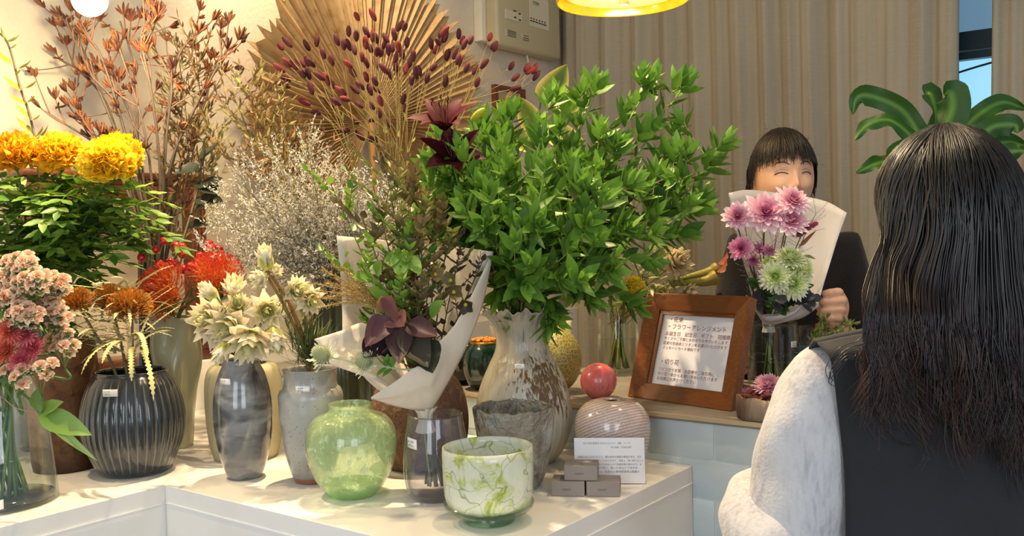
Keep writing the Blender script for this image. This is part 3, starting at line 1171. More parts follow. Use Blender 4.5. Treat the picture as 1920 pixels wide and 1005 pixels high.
# ------------------------------------------------------------------ vessels and fruit on the counter
c = place(1123, 749, 12, CTZ)
m_pe = M('pink_ceramic', H('#cf5a5f'), .3, coat=.3, mix=[('noise', 4, H('#e08a78'), .4, .7, (1, 1, 1)), ('noise', 60, H('#b54452'), .55, .75, (3, 3, .3))])
r = 33.5 * c[1] / FPX
o = MB().ell(c + EZ * (r * .985), (r, r, r * 1.0), nu=20, nv=28, fn=lambda D, p_, t_: 1 + .03 * np.sin(p_ * .9) - .05 * (D[..., 2] < -.93)).build('ceramic_peach', m_pe, origin=(c[0], c[1], CTZ))
tag(o, 'round pink-red ceramic peach on the counter left of the framed sign', 'ornament')

c = place(1044, 738, 20, CTZ)
k = c[1] / FPX
t = thing('netted_melon', 'big olive-gold netted melon standing on the counter behind the flared vase', 'melon', (c[0], c[1], CTZ))
m_me = M('melon_rind', H('#8a7d35'), .4, mix=[('edge', 150, H('#b8ad6c'), .09, .03, (1, 1, .8)), ('noise', 5, H('#6d6224'), .5, .8, (1, 1, 1))], bump=(150, .0015, (1, 1, .8), 'edge'))
MB().ell(c + EZ * 61 * k, (48 * k, 48 * k, 61.5 * k), nu=24, nv=32, fn=lambda D, p_, t_: 1 + .012 * np.cos(6 * t_)).build('rind', m_me, t)
MB().tube([c + EZ * 120 * k, c + EZ * 127 * k], [.006, .005], 8).build('stalk', M('melon_stalk', H('#8c8443'), .7), t)

c = place(910, 732, 20, CTZ)
k = c[1] / FPX
t = thing('teal_pot', 'dark teal glazed pot with gold-rimmed mouth holding orange beads left of the flared vase', 'pot', (c[0], c[1], CTZ))
m_te = M('dark_teal_glaze', H('#0f2620'), .15, coat=.5, mix=[('noise', 5, H('#16352b'), .4, .7, (1, 1, 1))])
p = [(.0005, CTZ + .001), (20 * k, CTZ + .001), (34 * k, CTZ + 14 * k), (41 * k, CTZ + 42 * k), (37 * k, CTZ + 70 * k), (27 * k, CTZ + 86 * k), (25 * k, CTZ + 88 * k), (24 * k, CTZ + 85 * k), (.0005, CTZ + 80 * k)]
MB().lathe(dens(p, 40), c, 48, rip=lambda tt, th, r, z: (r * (1 + .015 * np.cos(th * 8)), np.ones(len(th)) * z)).build('body', m_te, t)
MB().tube([c + np.array([25.5 * k * math.cos(a), 25.5 * k * math.sin(a), 88 * k]) for a in np.linspace(0, 2 * PI, 40)], .0025, 8).build('gold_rim', M('gold', H('#c79a3e'), .25, .9), t)
b = MB()
rg = np.random.default_rng(4)
for q in range(60):
    a, rr = rg.random() * 6.28, 22 * k * math.sqrt(rg.random())
    b.ell(c + np.array([rr * math.cos(a), rr * math.sin(a), 88 * k + .004 + .008 * rg.random() * (1 - rr / (26 * k))]), .0045, nu=5, nv=6)
ob = b.build('bead_filling', M('orange_bead', H('#d07a1c'), .3), t)
ob['kind'] = 'stuff'
t2, c, p = vase('dark_glass_bottle', 'small black glossy round vase half hidden behind the bouquet paper', 'vase', 868, 722, CTZ,
                [(16, 720), (26, 706), (31, 676), (26, 650), (16, 640), (15, 634)], M('black_glaze', H('#141a18'), .1, coat=.6), .003)

# tall clear vase with the dark stems, and a milky bottle behind it
t, c, p = vase('clear_glass_vase', 'clear glass vase with bare stems in water between the peach and the framed sign', 'vase', 1160, 706, CTZ,
               [(36, 703), (38, 690), (39, 640), (37, 600), (35, 582)], G('clear_glass_counter', (.965, .98, .955), .9), .003)
STEMV = (t, c, p)
glass_rim(t, c, p, [p[-1][1]])
water(t, c, p, 642)
cb_ = place(1196, 702, 26, CTZ) + EY * .0
cb_ = cb_ + EX * .022 + EY * .05
vase('milky_bottle', 'milky white glass bottle behind the framed sign', 'bottle', 1196, 700, CTZ,
     [(26, 696), (30, 680), (28, 655), (20, 632), (12, 620), (10, 600)], M('milky_glass', H('#c9c4a4'), .2, coat=.4), .003, c=cb_)
# white canister and odds and ends at the back of the counter
q = on(1060, 690, CTZ)
qu, qv = q @ EX, min(q @ EY, 2.06)
t = thing('paper_canister', 'white round canister at the back of the counter behind the melon', 'canister', uv(qu, qv, CTZ))
cc = uv(qu, qv, CTZ)
kk = cc[1] / FPX
MB().lathe([(.0005, CTZ + .001), (23 * kk, CTZ + .001), (23 * kk, CTZ + .10), (.0005, CTZ + .10)], cc, 36).build('body', M('white_card', H('#e2d8bc'), .6), t, True)
MB().lathe([(23.6 * kk, CTZ + .10), (23.6 * kk, CTZ + .135), (22 * kk, CTZ + .137), (.0005, CTZ + .137)], cc, 36).build('lid', M('cream_card', H('#d9cda9'), .6), t, True)
q = uv(on(1103, 690, CTZ) @ EX, 2.0, CTZ)
rg = np.random.default_rng(2)
o = MB().ell(q + EZ * .03, (.042, .04, .0305), AX, nu=14, nv=20, fn=lambda D, p_, t_: 1 + .07 * np.sin(9 * D[..., 2] + 3 * t_) + .05 * np.sin(5 * t_)).build(
    'folded_cloth', M('grey_felt', H('#4a4844'), .95, bump=(80, .003, (1, 1, 1))), origin=tuple(q))
tag(o, 'crumpled dark grey cloth on the counter between the melon and the clear vase', 'cloth')

# ------------------------------------------------------------------ plant materials and flower builders
def leafmat(name, r=.4, transl=.22, coat=0., bump=None, sss=0):
    return M(name, (.5, .5, .5), r, vc=True, transl=transl, coat=coat, bump=bump, sss=sss)


m_leaf = leafmat('leaf_green', .42, .2)
m_gloss = M('glossy_leaf', (.5, .5, .5), .42, vc=True, spec=.28, transl=.2)
m_stem = leafmat('plant_stem', .6, 0)
m_petal = leafmat('petal', .6, .3)
m_dry = leafmat('dry_plant', .8, .1)
m_berry = leafmat('shiny_berry', .2, 0, .5)
RG = np.random.default_rng(11)
K2 = lambda Y: Y / FPX


def stem_part(parent, pts, r, c0='#4f6a2c', c1=None, n=6, name='stem', mat=None):
    pts = np.asarray(pts)
    a, b = h3(c0), h3(c1 or c0)
    t = np.linspace(0, 1, len(pts))[:, None]
    rr = np.linspace(r, r * .6, len(pts))
    return MB().tube(pts, rr, n, c=a * (1 - t) + b * t).build(name, mat or m_stem, parent)


def head_pompon(mb, c0, ax, R, cols, n=260, flat=.8, pl=.34, pw=.17, seed=0):
    """a ball of ruffled petals"""
    rg = np.random.default_rng(seed)
    A = np.array(frame_of(ax))
    d = fib(n, -.62, 1)
    d += rg.normal(0, .05, d.shape)
    d = nrm(d)
    P = np.asarray(c0) + (d * np.array([1, 1, flat]) * R * .72) @ A
    D = nrm(d @ A + .35 * nrm(np.asarray(ax)) + rg.normal(0, .25, d.shape))
    N = nrm(rg.normal(0, 1, d.shape) + d @ A * .4)
    c = vcol(rg, n, *cols)
    mb.scatter(LT('petal', 3, .5, .4, .35), P, D, N, R * pl * (1 + .15 * rg.normal(size=n)), R * pw, c * .95, c)
    mb.ell(c0, (R * .74, R * .74, R * .74 * flat), A, 10, 16, c=np.asarray(cols[0]) * .75)


def head_mum(mb, c0, ax, R, col_in, col_out, col_tip, layers=5, n0=12, pw=.13, cup=.5, spread=1.45, seed=0, curl=.5, pt='petal', eye=None, start=.12):
    """chrysanthemum: layered strap petals from an upright centre to spread rim"""
    rg = np.random.default_rng(seed)
    A = np.array(frame_of(ax))
    for L in range(layers):
        q = (L + 1) / layers
        n = int(n0 * (.55 + .75 * q))
        th = np.arange(n) * 2 * PI / n + L * .37 + rg.normal(0, .06, n)
        el = start + (spread - start) * q ** 1.1 + rg.normal(0, .07, n)
        d = np.stack([np.sin(el) * np.cos(th), np.sin(el) * np.sin(th), np.cos(el)], -1)
        r0 = .10 * R * q
        P = np.asarray(c0) + np.stack([r0 * np.cos(th), r0 * np.sin(th), np.full(n, (1 - q) * .08 * R)], -1) @ A
        N = np.stack([-np.cos(el) * np.cos(th), -np.cos(el) * np.sin(th), np.sin(el)], -1)
        k = q ** .8
        ci = np.asarray(col_in) * (1 - k) + np.asarray(col_out) * k
        ct = np.asarray(col_in) * (1 - k) + np.asarray(col_tip) * k
        jit = (1 + rg.normal(0, .05, (n, 1)))
        mb.scatter(LT(pt, 5, curl, cup), P, d @ A, N @ A, R * (.42 + .58 * q) * (1 + rg.normal(0, .06, n)), R * pw * (.7 + .4 * q), np.clip(ci * jit, 0, 1), np.clip(ct * jit, 0, 1))
    if eye is not None:
        mb.ell(np.asarray(c0) + nrm(ax) * R * .1, (R * .2, R * .2, R * .12), A, 6, 12, c=np.asarray(eye))


def head_pins(mb, c0, ax, R, c_base, c_tip, n=230, inward=.9, seed=0, lo=-.35, rp=.03, dome='#7a3a10'):
    """pincushion: arching styles with knobbed tips over a dome"""
    rg = np.random.default_rng(seed)
    A = np.array(frame_of(ax))
    d = nrm(fib(n, lo, 1) + rg.normal(0, .05, (n, 3)))
    w = d @ A
    P = np.asarray(c0) + w * R * .3
    up = nrm(np.asarray(ax))
    N = nrm(up - w * (w @ up)[:, None] + rg.normal(0, .15, (n, 3)))
    c = vcol(rg, n, c_tip, np.asarray(c_tip) * .8)
    s = np.linalg.norm(d[:, :2], axis=1)
    mb.scatter(LT('pin', 7, inward, .0), P, w, N, R * (.62 + .35 * s), R * rp, np.tile(c_base, (n, 1)), c)
    mb.scatter(LT('pin', 7, inward, .0, tw=PI / 2 * 1.0), P, w, nrm(np.cross(N, w) + N * .6), R * (.62 + .35 * s), R * rp, np.tile(c_base, (n, 1)), c)
    mb.ell(c0, R * .42, A, 8, 12, c=h3(dome))


def head_bride(mb, c0, ax, R, op=1., seed=0, cin='#dedb7c', cout='#f3edc2', ctip='#f6eadb'):
    """blushing bride: pointed cream bracts round a pale cone"""
    rg = np.random.default_rng(seed)
    A = np.array(frame_of(ax))
    ci, co_, ct = h3(cin), h3(cout), h3(ctip)
    for L, (n, el, ln) in enumerate(((5, .12, .8), (7, .35, .95), (8, .7, 1.0), (9, 1.05, .98), (9, 1.45, .85))):
        el = el * op
        th = np.arange(n) * 2 * PI / n + L * .5 + rg.normal(0, .1, n)
        e = el + rg.normal(0, .08, n)
        d = np.stack([np.sin(e) * np.cos(th), np.sin(e) * np.sin(th), np.cos(e)], -1)
        N = np.stack([-np.cos(e) * np.cos(th), -np.cos(e) * np.sin(th), np.sin(e)], -1)
        k = L / 4
        c = ci * (1 - k) + co_ * k
        mb.scatter(LT('point', 5, .55, .75), np.asarray(c0) + (d * R * .1) @ A, d @ A, N @ A, R * ln * (1 + rg.normal(0, .06, n)), R * .30,
                   np.clip(c * (1 + rg.normal(0, .04, (n, 1))), 0, 1), np.tile(c * (1 - k * .8) + ct * k * .8, (n, 1)))
    mb.ell(np.asarray(c0) + nrm(ax) * R * .3, (R * .2, R * .2, R * .36), A, 8, 10, c=ci)


def sawleaf(segs=26, curl=.6):
    """narrow leaf cut into saw teeth"""
    t = np.linspace(0, 1, segs + 1)
    a = curl * t
    x = np.concatenate([[0], np.cumsum(np.cos(a[1:]))]) / segs
    z = np.concatenate([[0], np.cumsum(np.sin(a[1:]))]) / segs
    V, T = [], []
    for i in range(segs + 1):
        w = (1. if i % 2 else .42) * min(1, (1 - t[i]) * 5 + .1)
        for y in (-1, 0, 1):
            V.append((x[i], y * w, z[i], .25 * w * abs(y), a[i]))
            T.append(t[i])
    Fq = [(i * 3 + j, i * 3 + j + 1, i * 3 + j + 4, i * 3 + j + 3) for i in range(segs) for j in range(2)]
    return np.array(V), np.array(Fq), np.array(T)


def compound(mb, path, n, L, W, cols, rg, tm, up=EZ, tipleaf=True, ang=.9):
    """leaflets in pairs along a leaf stalk"""
    path = np.asarray(path)
    T = nrm(np.gradient(path, axis=0))
    idx = np.linspace(len(path) * .25, len(path) - 1, n).astype(int)
    P, D, N, Ls = [], [], [], []
    for q, i in enumerate(idx):
        s = nrm(np.cross(T[i], up))
        for sg in (-1, 1):
            P.append(path[i])
            D.append(T[i] * math.cos(ang) + s * sg * math.sin(ang) + rg.normal(0, .12, 3))
            N.append(np.cross(s, T[i]) + rg.normal(0, .15, 3))
            Ls.append(L * (.65 + .5 * math.sin(PI * (q + 1) / (n + 1))))
    if tipleaf:
        P.append(path[-1])
        D.append(T[-1])
        N.append(np.cross(nrm(np.cross(T[-1], up)), T[-1]))
        Ls.append(L)
    k = len(P)
    c = vcol(rg, k, *cols)
    mb.scatter(tm, P, D, N, np.array(Ls), W * np.array(Ls) / L, c * .9, c)
    mb.tube(path, np.linspace(.0014, .0006, len(path)), 4, c=np.asarray(cols[0]))


# ------------------------------------------------------------------ marigolds at the left
t, cmv, pmv = vase('glass_cylinder_vase', 'clear glass cylinder vase of marigold stems behind the bronze pot', 'vase', 95, 846, TZ,
                   [(52, 842), (54, 800), (54, 700), (54, 600), (55, 533)], m_glass, .003)
water(t, cmv, pmv, 590)
ky = cmv[1]
lab = ['golden marigold cut off by the left edge of the photo', 'golden orange marigold, second from the left, beside the vine', 'big bright yellow marigold in front, nearest to the bulb stems',
       'yellow marigold half hidden behind the biggest marigold']
tm_mar = LT('lance', 6, .35, .3, .12)
for i, (x, y, r, Y, tint) in enumerate(((30, 288, 44, 1.98, ('#f2a80a', '#fbc020')), (113, 290, 46, 2.0, ('#f5b00c', '#fcc824')), (201, 306, 49, 1.93, ('#fac60e', '#ffdc30')), (222, 290, 43, 2.02, ('#f3b90c', '#fccf25')))):
    h = at(x, y, Y)
    R = r * Y / FPX
    b0 = np.array([cmv[0] + .02 * math.cos(i * 1.7), cmv[1] + .02 * math.sin(i * 1.7), TZ + .03])
    ms = np.array([cmv[0] + (.035 if x > 100 else -.02), cmv[1], at(100, 530, cmv[1])[2]])
    pth = spl([b0, ms, (ms + h) / 2 + np.array([0, .0, .0]), h - EZ * R * .5], 20)
    t = thing('marigold', lab[i], 'flower', b0)
    ax = nrm(np.array([.05 * (i - 1), -.35, 1]))
    b = MB()
    head_pompon(b, h, ax, R, (h3(tint[0]), h3(tint[1])), n=420, flat=.82, pl=.36, pw=.20, seed=i)
    b.build('flower_head', m_petal, t)
    b = MB().lathe([(.002, 0), (.012, .012), (.018, .022)] + np.array([0, h[2] - R * .75]), h, 12, c=h3('#5f7a35'))
    b.build('calyx', m_stem, t)
    stem_part(t, pth, .0042, '#5d7b3a', '#7f9550')
    b = MB()
    rg = np.random.default_rng(40 + i)
    for q in range(17):
        s = 7 + q * .6
        p0 = pth[int(min(s, 17))]
        a = q * 2.4 + i
        out = np.array([math.cos(a), .75 * math.sin(a) - .3, .25 + .3 * rg.random()])
        ln = .10 + .05 * rg.random()
        p2 = p0 + out * ln + np.array([.03, 0, -.05])
        p2[1] = max(p2[1], 1.84)
        compound(b, bez(p0, p0 + out * ln * .6 + EZ * .02, p2, 10), 5, .046, .0085, (h3('#4d7a26'), h3('#86a23e')), rg, tm_mar)
    b.build('foliage', m_leaf, t)
for i, (x, y, Y) in enumerate(((20, 350, 2.05), (150, 370, 2.02), (215, 400, 2.0), (85, 380, 1.95), (255, 440, 2.02))):
    b0 = np.array([cmv[0] + .03 * math.cos(i * 2.1 + 1), cmv[1] + .03 * math.sin(i * 2.1 + 1), TZ + .03])
    h = at(x, y, Y)
    ms = np.array([cmv[0] + (x - 110) * .0004, cmv[1], at(100, 540, cmv[1])[2]])
    pth = spl([b0, ms, h], 16)
    t = thing('marigold_shoot', 'leafy green marigold shoot without a flower in the clear cylinder vase', 'plant', b0, 'flowerless marigold shoots')
    stem_part(t, pth, .004, '#5d7b3a', '#7f9550')
    b = MB()
    rg = np.random.default_rng(60 + i)
    for q in range(16):
        p0 = pth[min(15, 6 + q * 10 // 16)]
        a = q * 2.4 + i
        out = np.array([math.cos(a), .7 * math.sin(a) - .35, .25 + .4 * rg.random()])
        ln = .09 + .05 * rg.random()
        p2 = p0 + out * ln + np.array([.0, 0, -.05])
        p2[1] = max(p2[1], 1.84)
        compound(b, bez(p0, p0 + out * ln * .6 + EZ * .02, p2, 10), 5, .046, .0085, (h3('#41701f'), h3('#7c9a38')), rg, tm_mar)
    b.build('foliage', m_leaf, t)

# ------------------------------------------------------------------ vine at the left edge
b0 = np.array([cmv[0] - .01, cmv[1] + .03, TZ + .03])
pv_ = spl([b0, at(74, 530, cmv[1] + .02), at(72, 320, 2.08), at(58, 225, 2.08), at(38, 165, 2.08), at(16, 85, 2.08), at(-8, 55, 2.08)], 60)
t = thing('vine_sprig', 'slender vine with drooping yellow-green leaves at the left edge', 'vine', b0)
stem_part(t, pv_, .0032, '#4e4a30', '#5d4a30')
b = MB()
lv = LT('ovate', 7, .9, .35, .1)
for (x, y, dx, dy, L) in ((10, 78, 48, 18, .055), (20, 90, 22, 14, .03), (22, 120, -40, -6, .05), (32, 128, 45, 14, .055), (30, 140, 14, 10, .03), (42, 170, -42, -4, .05), (44, 165, 42, 14, .055), (52, 195, -40, 6, .045), (50, 192, 28, 10, .04), (56, 222, -34, -8, .045),
                          (58, 225, 34, 14, .04), (62, 250, -40, -8, .05), (68, 256, 30, 0, .04), (12, 80, -20, -12, .04), (66, 262, 54, -4, .06)):
    p0 = at(x, y, 2.08)
    d = at(x + dx, y + dy - 10, 2.06) - p0
    cl = vcol(RG, 1, h3('#7f8a35'), h3('#a9a945'))
    b.scatter(lv, [p0], [d], [EZ + np.array([0, -.7, 0])], L, L * .23, cl, cl * np.array([1, .95, .8]))
b.build('leaves', m_leaf, t)

# ------------------------------------------------------------------ kangaroo paws
t, ckv, pkv = vase('tall_glass_vase', 'tall clear glass vase holding the dark kangaroo paw stems', 'vase', 290, 822, TZ,
                   [(40, 818), (42, 780), (42, 700), (42, 600), (43, 535)], m_glass, .003)
water(t, ckv, pkv, 640)
Yk = ckv[1]


def paw(mb, p, d, size, rg, hot):
    A = np.array(frame_of(d))
    n = rg.integers(8, 11)
    for q in range(n):
        f = (q / (n - 1) - .5) * 2.1 + rg.normal(0, .1)
        g = rg.normal(0, .45)
        dd = nrm(np.array([math.sin(f), g * .6, math.cos(f) * .8 + .3])) @ A
        e = p + dd * size * (.8 + .4 * rg.random()) + EZ * size * .25
        pts = bez(p, p + dd * size * .55, e, 6)
        c0 = h3('#66382d') if not hot else h3('#8c4731')
        c1 = h3('#8a5a2c') if rg.random() < .6 else h3('#55352c')
        tt = np.linspace(0, 1, 6)[:, None]
        mb.tube(pts, np.array([.0011, .0017, .0021, .0025, .0022, .0006]) * size / .024, 6, c=c0 * (1 - tt) + c1 * tt)


KP = [([(272, 470), (250, 360), (200, 200), (135, 55), (95, 22)], [(84, 15), (112, 30), (128, 42)], 0),
      ([(278, 470), (262, 370), (190, 180), (128, 50), (133, 30)], [(133, 22), (150, 30)], 0),
      ([(268, 450), (240, 325), (200, 195), (150, 135), (112, 112)], [(104, 100), (125, 85), (140, 75)], 1),
      ([(262, 440), (230, 320), (180, 270), (110, 225), (84, 208)], [(76, 202), (104, 186)], 0),
      ([(290, 470), (262, 330), (256, 180), (245, 100), (225, 40)], [(232, 28), (245, 40), (262, 35), (190, 38)], 1),
      ([(298, 470), (300, 320), (285, 180), (265, 70), (282, 35)], [(282, 18), (295, 28), (276, 40), (290, 42)], 1),
      ([(302, 470), (306, 300), (330, 120), (372, 60), (392, 45)], [(398, 38), (374, 20)], 1),
      ([(305, 470), (320, 310), (372, 190), (412, 115), (412, 70)], [(414, 55), (446, 75), (452, 80)], 0),
      ([(285, 470), (245, 290), (195, 120), (165, 70), (150, 48)], [(150, 35), (158, 62), (180, 20)], 0),
      ([(282, 470), (258, 260), (215, 150), (205, 110)], [(203, 98), (230, 75), (182, 120)], 1),
      ([(300, 470), (312, 260), (322, 160), (300, 105)], [(290, 88), (322, 130), (330, 155)], 1),
      ([(295, 470), (280, 300), (262, 210), (225, 90)], [(222, 82), (255, 140), (210, 165)], 0),
      ([(276, 470), (222, 310), (160, 235), (140, 180)], [(138, 170), (150, 125), (165, 150)], 0),
      ([(312, 475), (340, 300), (385, 190), (398, 120)], [(395, 112), (372, 95), (380, 190)], 1),
      ([(270, 460), (235, 350), (185, 270), (150, 215)], [(146, 205), (170, 245), (190, 250), (130, 200)], 1)]
for i, (pp, tips, hot) in enumerate(KP):
    rg = np.random.default_rng(80 + i)
    Y = Yk + .02 + rg.uniform(-.1, .09)
    b0 = np.array([ckv[0] + rg.uniform(-.03, .03), ckv[1] + rg.uniform(-.03, .03), TZ + .03])
    pts = [b0, at(pp[0][0], 535, ckv[1])]
    for q, (x, y) in enumerate(pp):
        pts.append(at(x, y, ckv[1] + (Y - ckv[1]) * (q + 1) / len(pp)))
    sp = spl(pts, 40)
    first = i == 0
    t = thing('kangaroo_paw', 'branching rust and maroon kangaroo paw stem in the tall glass vase', 'flower', b0, 'kangaroo paw stems')
    b = MB()
    tt = np.linspace(0, 1, 40)[:, None]
    b.tube(sp, np.linspace(.0046, .002, 40), 6, c=h3('#403c32') * (1 - tt) + h3('#655145') * tt)
    jn = sp[-10]
    for (x, y) in tips:
        e = at(x, y, Y + rg.uniform(-.02, .02))
        k = int(np.argmin([abs(np.linalg.norm(s - e) - .07) for s in sp[18:]])) + 18
        bp = bez(sp[k], sp[k] * .4 + e * .6 + EZ * -.008, e, 8)
        b.tube(bp, np.linspace(.0022, .0014, 8), 5, c=h3('#8a5a44'))
        pb_ = MB()
        paw(pb_, e, nrm(bp[-1] - bp[-3]), .023 + .006 * rg.random(), rg, hot)
        if rg.random() < .6:
            paw(pb_, bp[5], nrm(bp[-1] - bp[-3] + rg.normal(0, .5, 3)), .018, rg, hot)
        pb_.build('flower_head', m_dry, t)
    for w in range(4):
        k = int(rg.integers(20, 37))
        d = nrm(nrm(sp[k + 1] - sp[k - 1]) + rg.normal(0, .6, 3) + EZ * .3)
        e = sp[k] + d * rg.uniform(.05, .11)
        e[1] = sp[k][1] + rg.uniform(-.04, .03)
        bp = bez(sp[k], sp[k] + d * .04, e, 8)
        b.tube(bp, np.linspace(.0019, .0012, 8), 5, c=h3('#75584a'))
        pb_ = MB()
        paw(pb_, e, nrm(bp[-1] - bp[-3]), .02 + .006 * rg.random(), rg, hot)
        pb_.build('flower_head', m_dry, t)
    b.build('stem', m_stem, t)

# ------------------------------------------------------------------ wispy brown shrub sprays and dark leaves between
_, dc, dp = VASE['tall dark green fluted vase behind the stoneware vase']
tm_w = LT('lance', 4, .5, .3)
for i, (x, y, dY) in enumerate(((330, 60, .22), (365, 70, .2), (340, 140, .2), (440, 150, .2), (400, 175, .15), (455, 190, .2), (455, 225, .15), (500, 240, .24), (525, 295, .22), (395, 240, .2), (545, 275, .24), (430, 300, .12), (500, 290, .2), (345, 220, .2))):
    rg = np.random.default_rng(120 + i)
    left = x < 480 and i % 2 == 0
    src = ckv if x < 400 else dc
    b0 = np.array([src[0] + rg.uniform(-.03, .03), src[1] + rg.uniform(-.02, .03), TZ + .03])
    mouth = np.array([src[0] + rg.uniform(-.03, .03), src[1] + rg.uniform(-.0, .03), at(600, 545, src[1])[2]])
    Y = 2.1 + dY
    e = at(x, y, Y)
    pth = spl([b0, mouth, mouth * .35 + e * .65 + np.array([.03, .02, .0]), e], 36)
    t = thing('shrub_spray', 'thin upright spray of small brownish narrow leaves behind the silvery statice', 'foliage', b0, 'brown wispy sprays')
    bs_, bl = MB(), MB()
    bs_.tube(pth, np.linspace(.003, .001, 36), 5, c=h3('#6a5636'))
    cols = (h3('#7a6a3c'), h3('#8a5f40')) if i % 3 else (h3('#7d7a45'), h3('#9a8a52'))
    P, D, N = [], [], []
    for q in range(15, 35):
        for w in range(1 + q % 2 * (i % 2)):
            a = rg.random() * 6.28
            out = np.array([math.cos(a), math.sin(a), .6])
            tw = bez(pth[q], pth[q] + out * .03, pth[q] + out * (.05 + .03 * rg.random()) + EZ * .02, 6)
            bs_.tube(tw, .0007, 3, c=h3('#6a5636'), caps=False)
            for s in range(1, 6):
                for sg in (-1, 1):
                    P.append(tw[s])
                    D.append(nrm(tw[5] - tw[0]) + rg.normal(0, .55, 3))
                    N.append(EZ + rg.normal(0, .6, 3))
    c = vcol(rg, len(P), *cols)
    bl.scatter(tm_w, P, D, N, .021 + .008 * rg.random(len(P)), .0028, c * .9, c)
    bs_.build('stem', m_stem, t)
    bl.build('leaves', m_dry, t)

# dark broad leaves behind
tm_b = LT('ovate', 8, .5, .35, .06)
for i, (x, y, Y, lab_) in enumerate(((395, 345, 2.22, 'branch of broad blackish leaves rising between the wooden stand and the statice'),)):
    b0 = np.array([ckv[0] + .03, ckv[1] + .02, TZ + .03])
    pth = spl([b0, at(312, 540, ckv[1] + .01), at(340, 460, 2.2), at(372, 350, 2.24), at(378, 290, 2.25)], 24)
    t = thing('dark_leaf_branch', lab_, 'branch', b0)
    stem_part(t, pth, .004, '#55503e', '#6b624a')
    b = MB()
    for (px_, py_, dx, dy, L) in ((360, 400, 50, -20, .085), (372, 350, 60, 0, .09), (374, 340, 40, 40, .09), (376, 320, 30, -60, .085), (370, 370, 70, 35, .09), (376, 310, -50, 30, .07), (350, 420, 60, 20, .08), (375, 300, 60, -30, .08)):
        p0 = at(px_, py_, 2.24)
        cl = vcol(RG, 1, h3('#2b3128'), h3('#474a3a'))
        b.scatter(tm_b, [p0], [at(px_ + dx, py_ + dy, 2.2) - p0], [EZ + np.array([.1, -.8, 0])], L, L * .3, cl, cl)
    b.build('leaves', m_gloss, t)

# ------------------------------------------------------------------ berries and red pincushions in the pleated vase
_, cw, pw_ = WAVY
mouthw = np.array([cw[0], cw[1], at(337, 600, cw[1])[2]])
BER = [[(307, 452), (293, 468), (298, 494), (266, 483)], [(330, 462), (342, 463), (342, 477), (318, 492), (329, 494)], [(392, 458), (375, 480), (410, 468), (396, 466)], [(370, 500), (357, 500), (343, 505), (364, 575)]]
BL = ['sprig of shiny red berries leaning left over the red pincushion', 'sprig of shiny red berries standing upright above the red pincushion', 'sprig of red berries in front of the wooden stand leg',
      'sprig of red berries between the two red pincushions']
for i, g in enumerate(BER):
    Y = cw[1] + .02 * i - .04
    b0 = np.array([cw[0] + .008 * i - .01, cw[1], TZ + .06])
    ctr = np.mean([at(x, y, Y) for x, y in g], 0) - EZ * .035
    t = thing('berry_sprig', BL[i], 'berries', b0)
    b = MB().tube(spl([b0, mouthw + np.array([.006 * i - .008, 0, 0]), ctr], 14), np.linspace(.003, .0016, 14), 5, c=h3('#5f6a35'))
    for x, y in g:
        e = at(x, y, Y + RG.uniform(-.02, .02))
        r = (8.5 + RG.uniform(-1, 1)) * Y / FPX
        b.tube(bez(ctr, (ctr + e) / 2 + RG.normal(0, .006, 3), e, 7), .0011, 5, c=h3('#6f7a3c'))
        MB().ell(e, (r, r, r * 1.05), nu=10, nv=14, c=h3('#b31a1e')).build('berry', m_berry, t)
    b.build('stem', m_stem, t)
for i, (x, y, r, ax, lab_) in enumerate(((312, 550, 47, (-.5, -.75, .35), 'red-orange pincushion protea facing left above the pleated vase'), (404, 522, 44, (.25, -.5, .85), 'red pincushion protea half hidden behind the cream flowers'))):
    Y = cw[1] - .07
    h = at(x, y, Y)
    b0 = np.array([cw[0] + .01 * i, cw[1] - .004, TZ + .06])
    t = thing('pincushion_protea', lab_, 'flower', b0)
    b = MB()
    head_pins(b, h, ax, r * Y / FPX * 1.08, h3('#f0a040'), h3('#cf3c28') if i else h3('#e2552e'), n=200, inward=1.3, seed=i, rp=.026, dome='#d8782a')
    b.build('flower_head', m_petal, t)
    stem_part(t, spl([b0, mouthw + np.array([.01 * i, -.01, 0]), h - nrm(ax) * .02], 14), .004, '#5f6a35')
    b = MB()
    rg = np.random.default_rng(i)
    n = 16
    a = rg.random(n) * 6.28
    D = np.stack([np.cos(a), np.sin(a) * .6, -.2 + .7 * rg.random(n)], -1)
    b.scatter(LT('lance', 5, .5, .3), np.tile(h - EZ * .045, (n, 1)) + rg.normal(0, .008, (n, 3)), D, EZ, .05, .006, vcol(rg, n, h3('#46602a'), h3('#6d7f3c')))
    b.build('leaves', m_leaf, t)

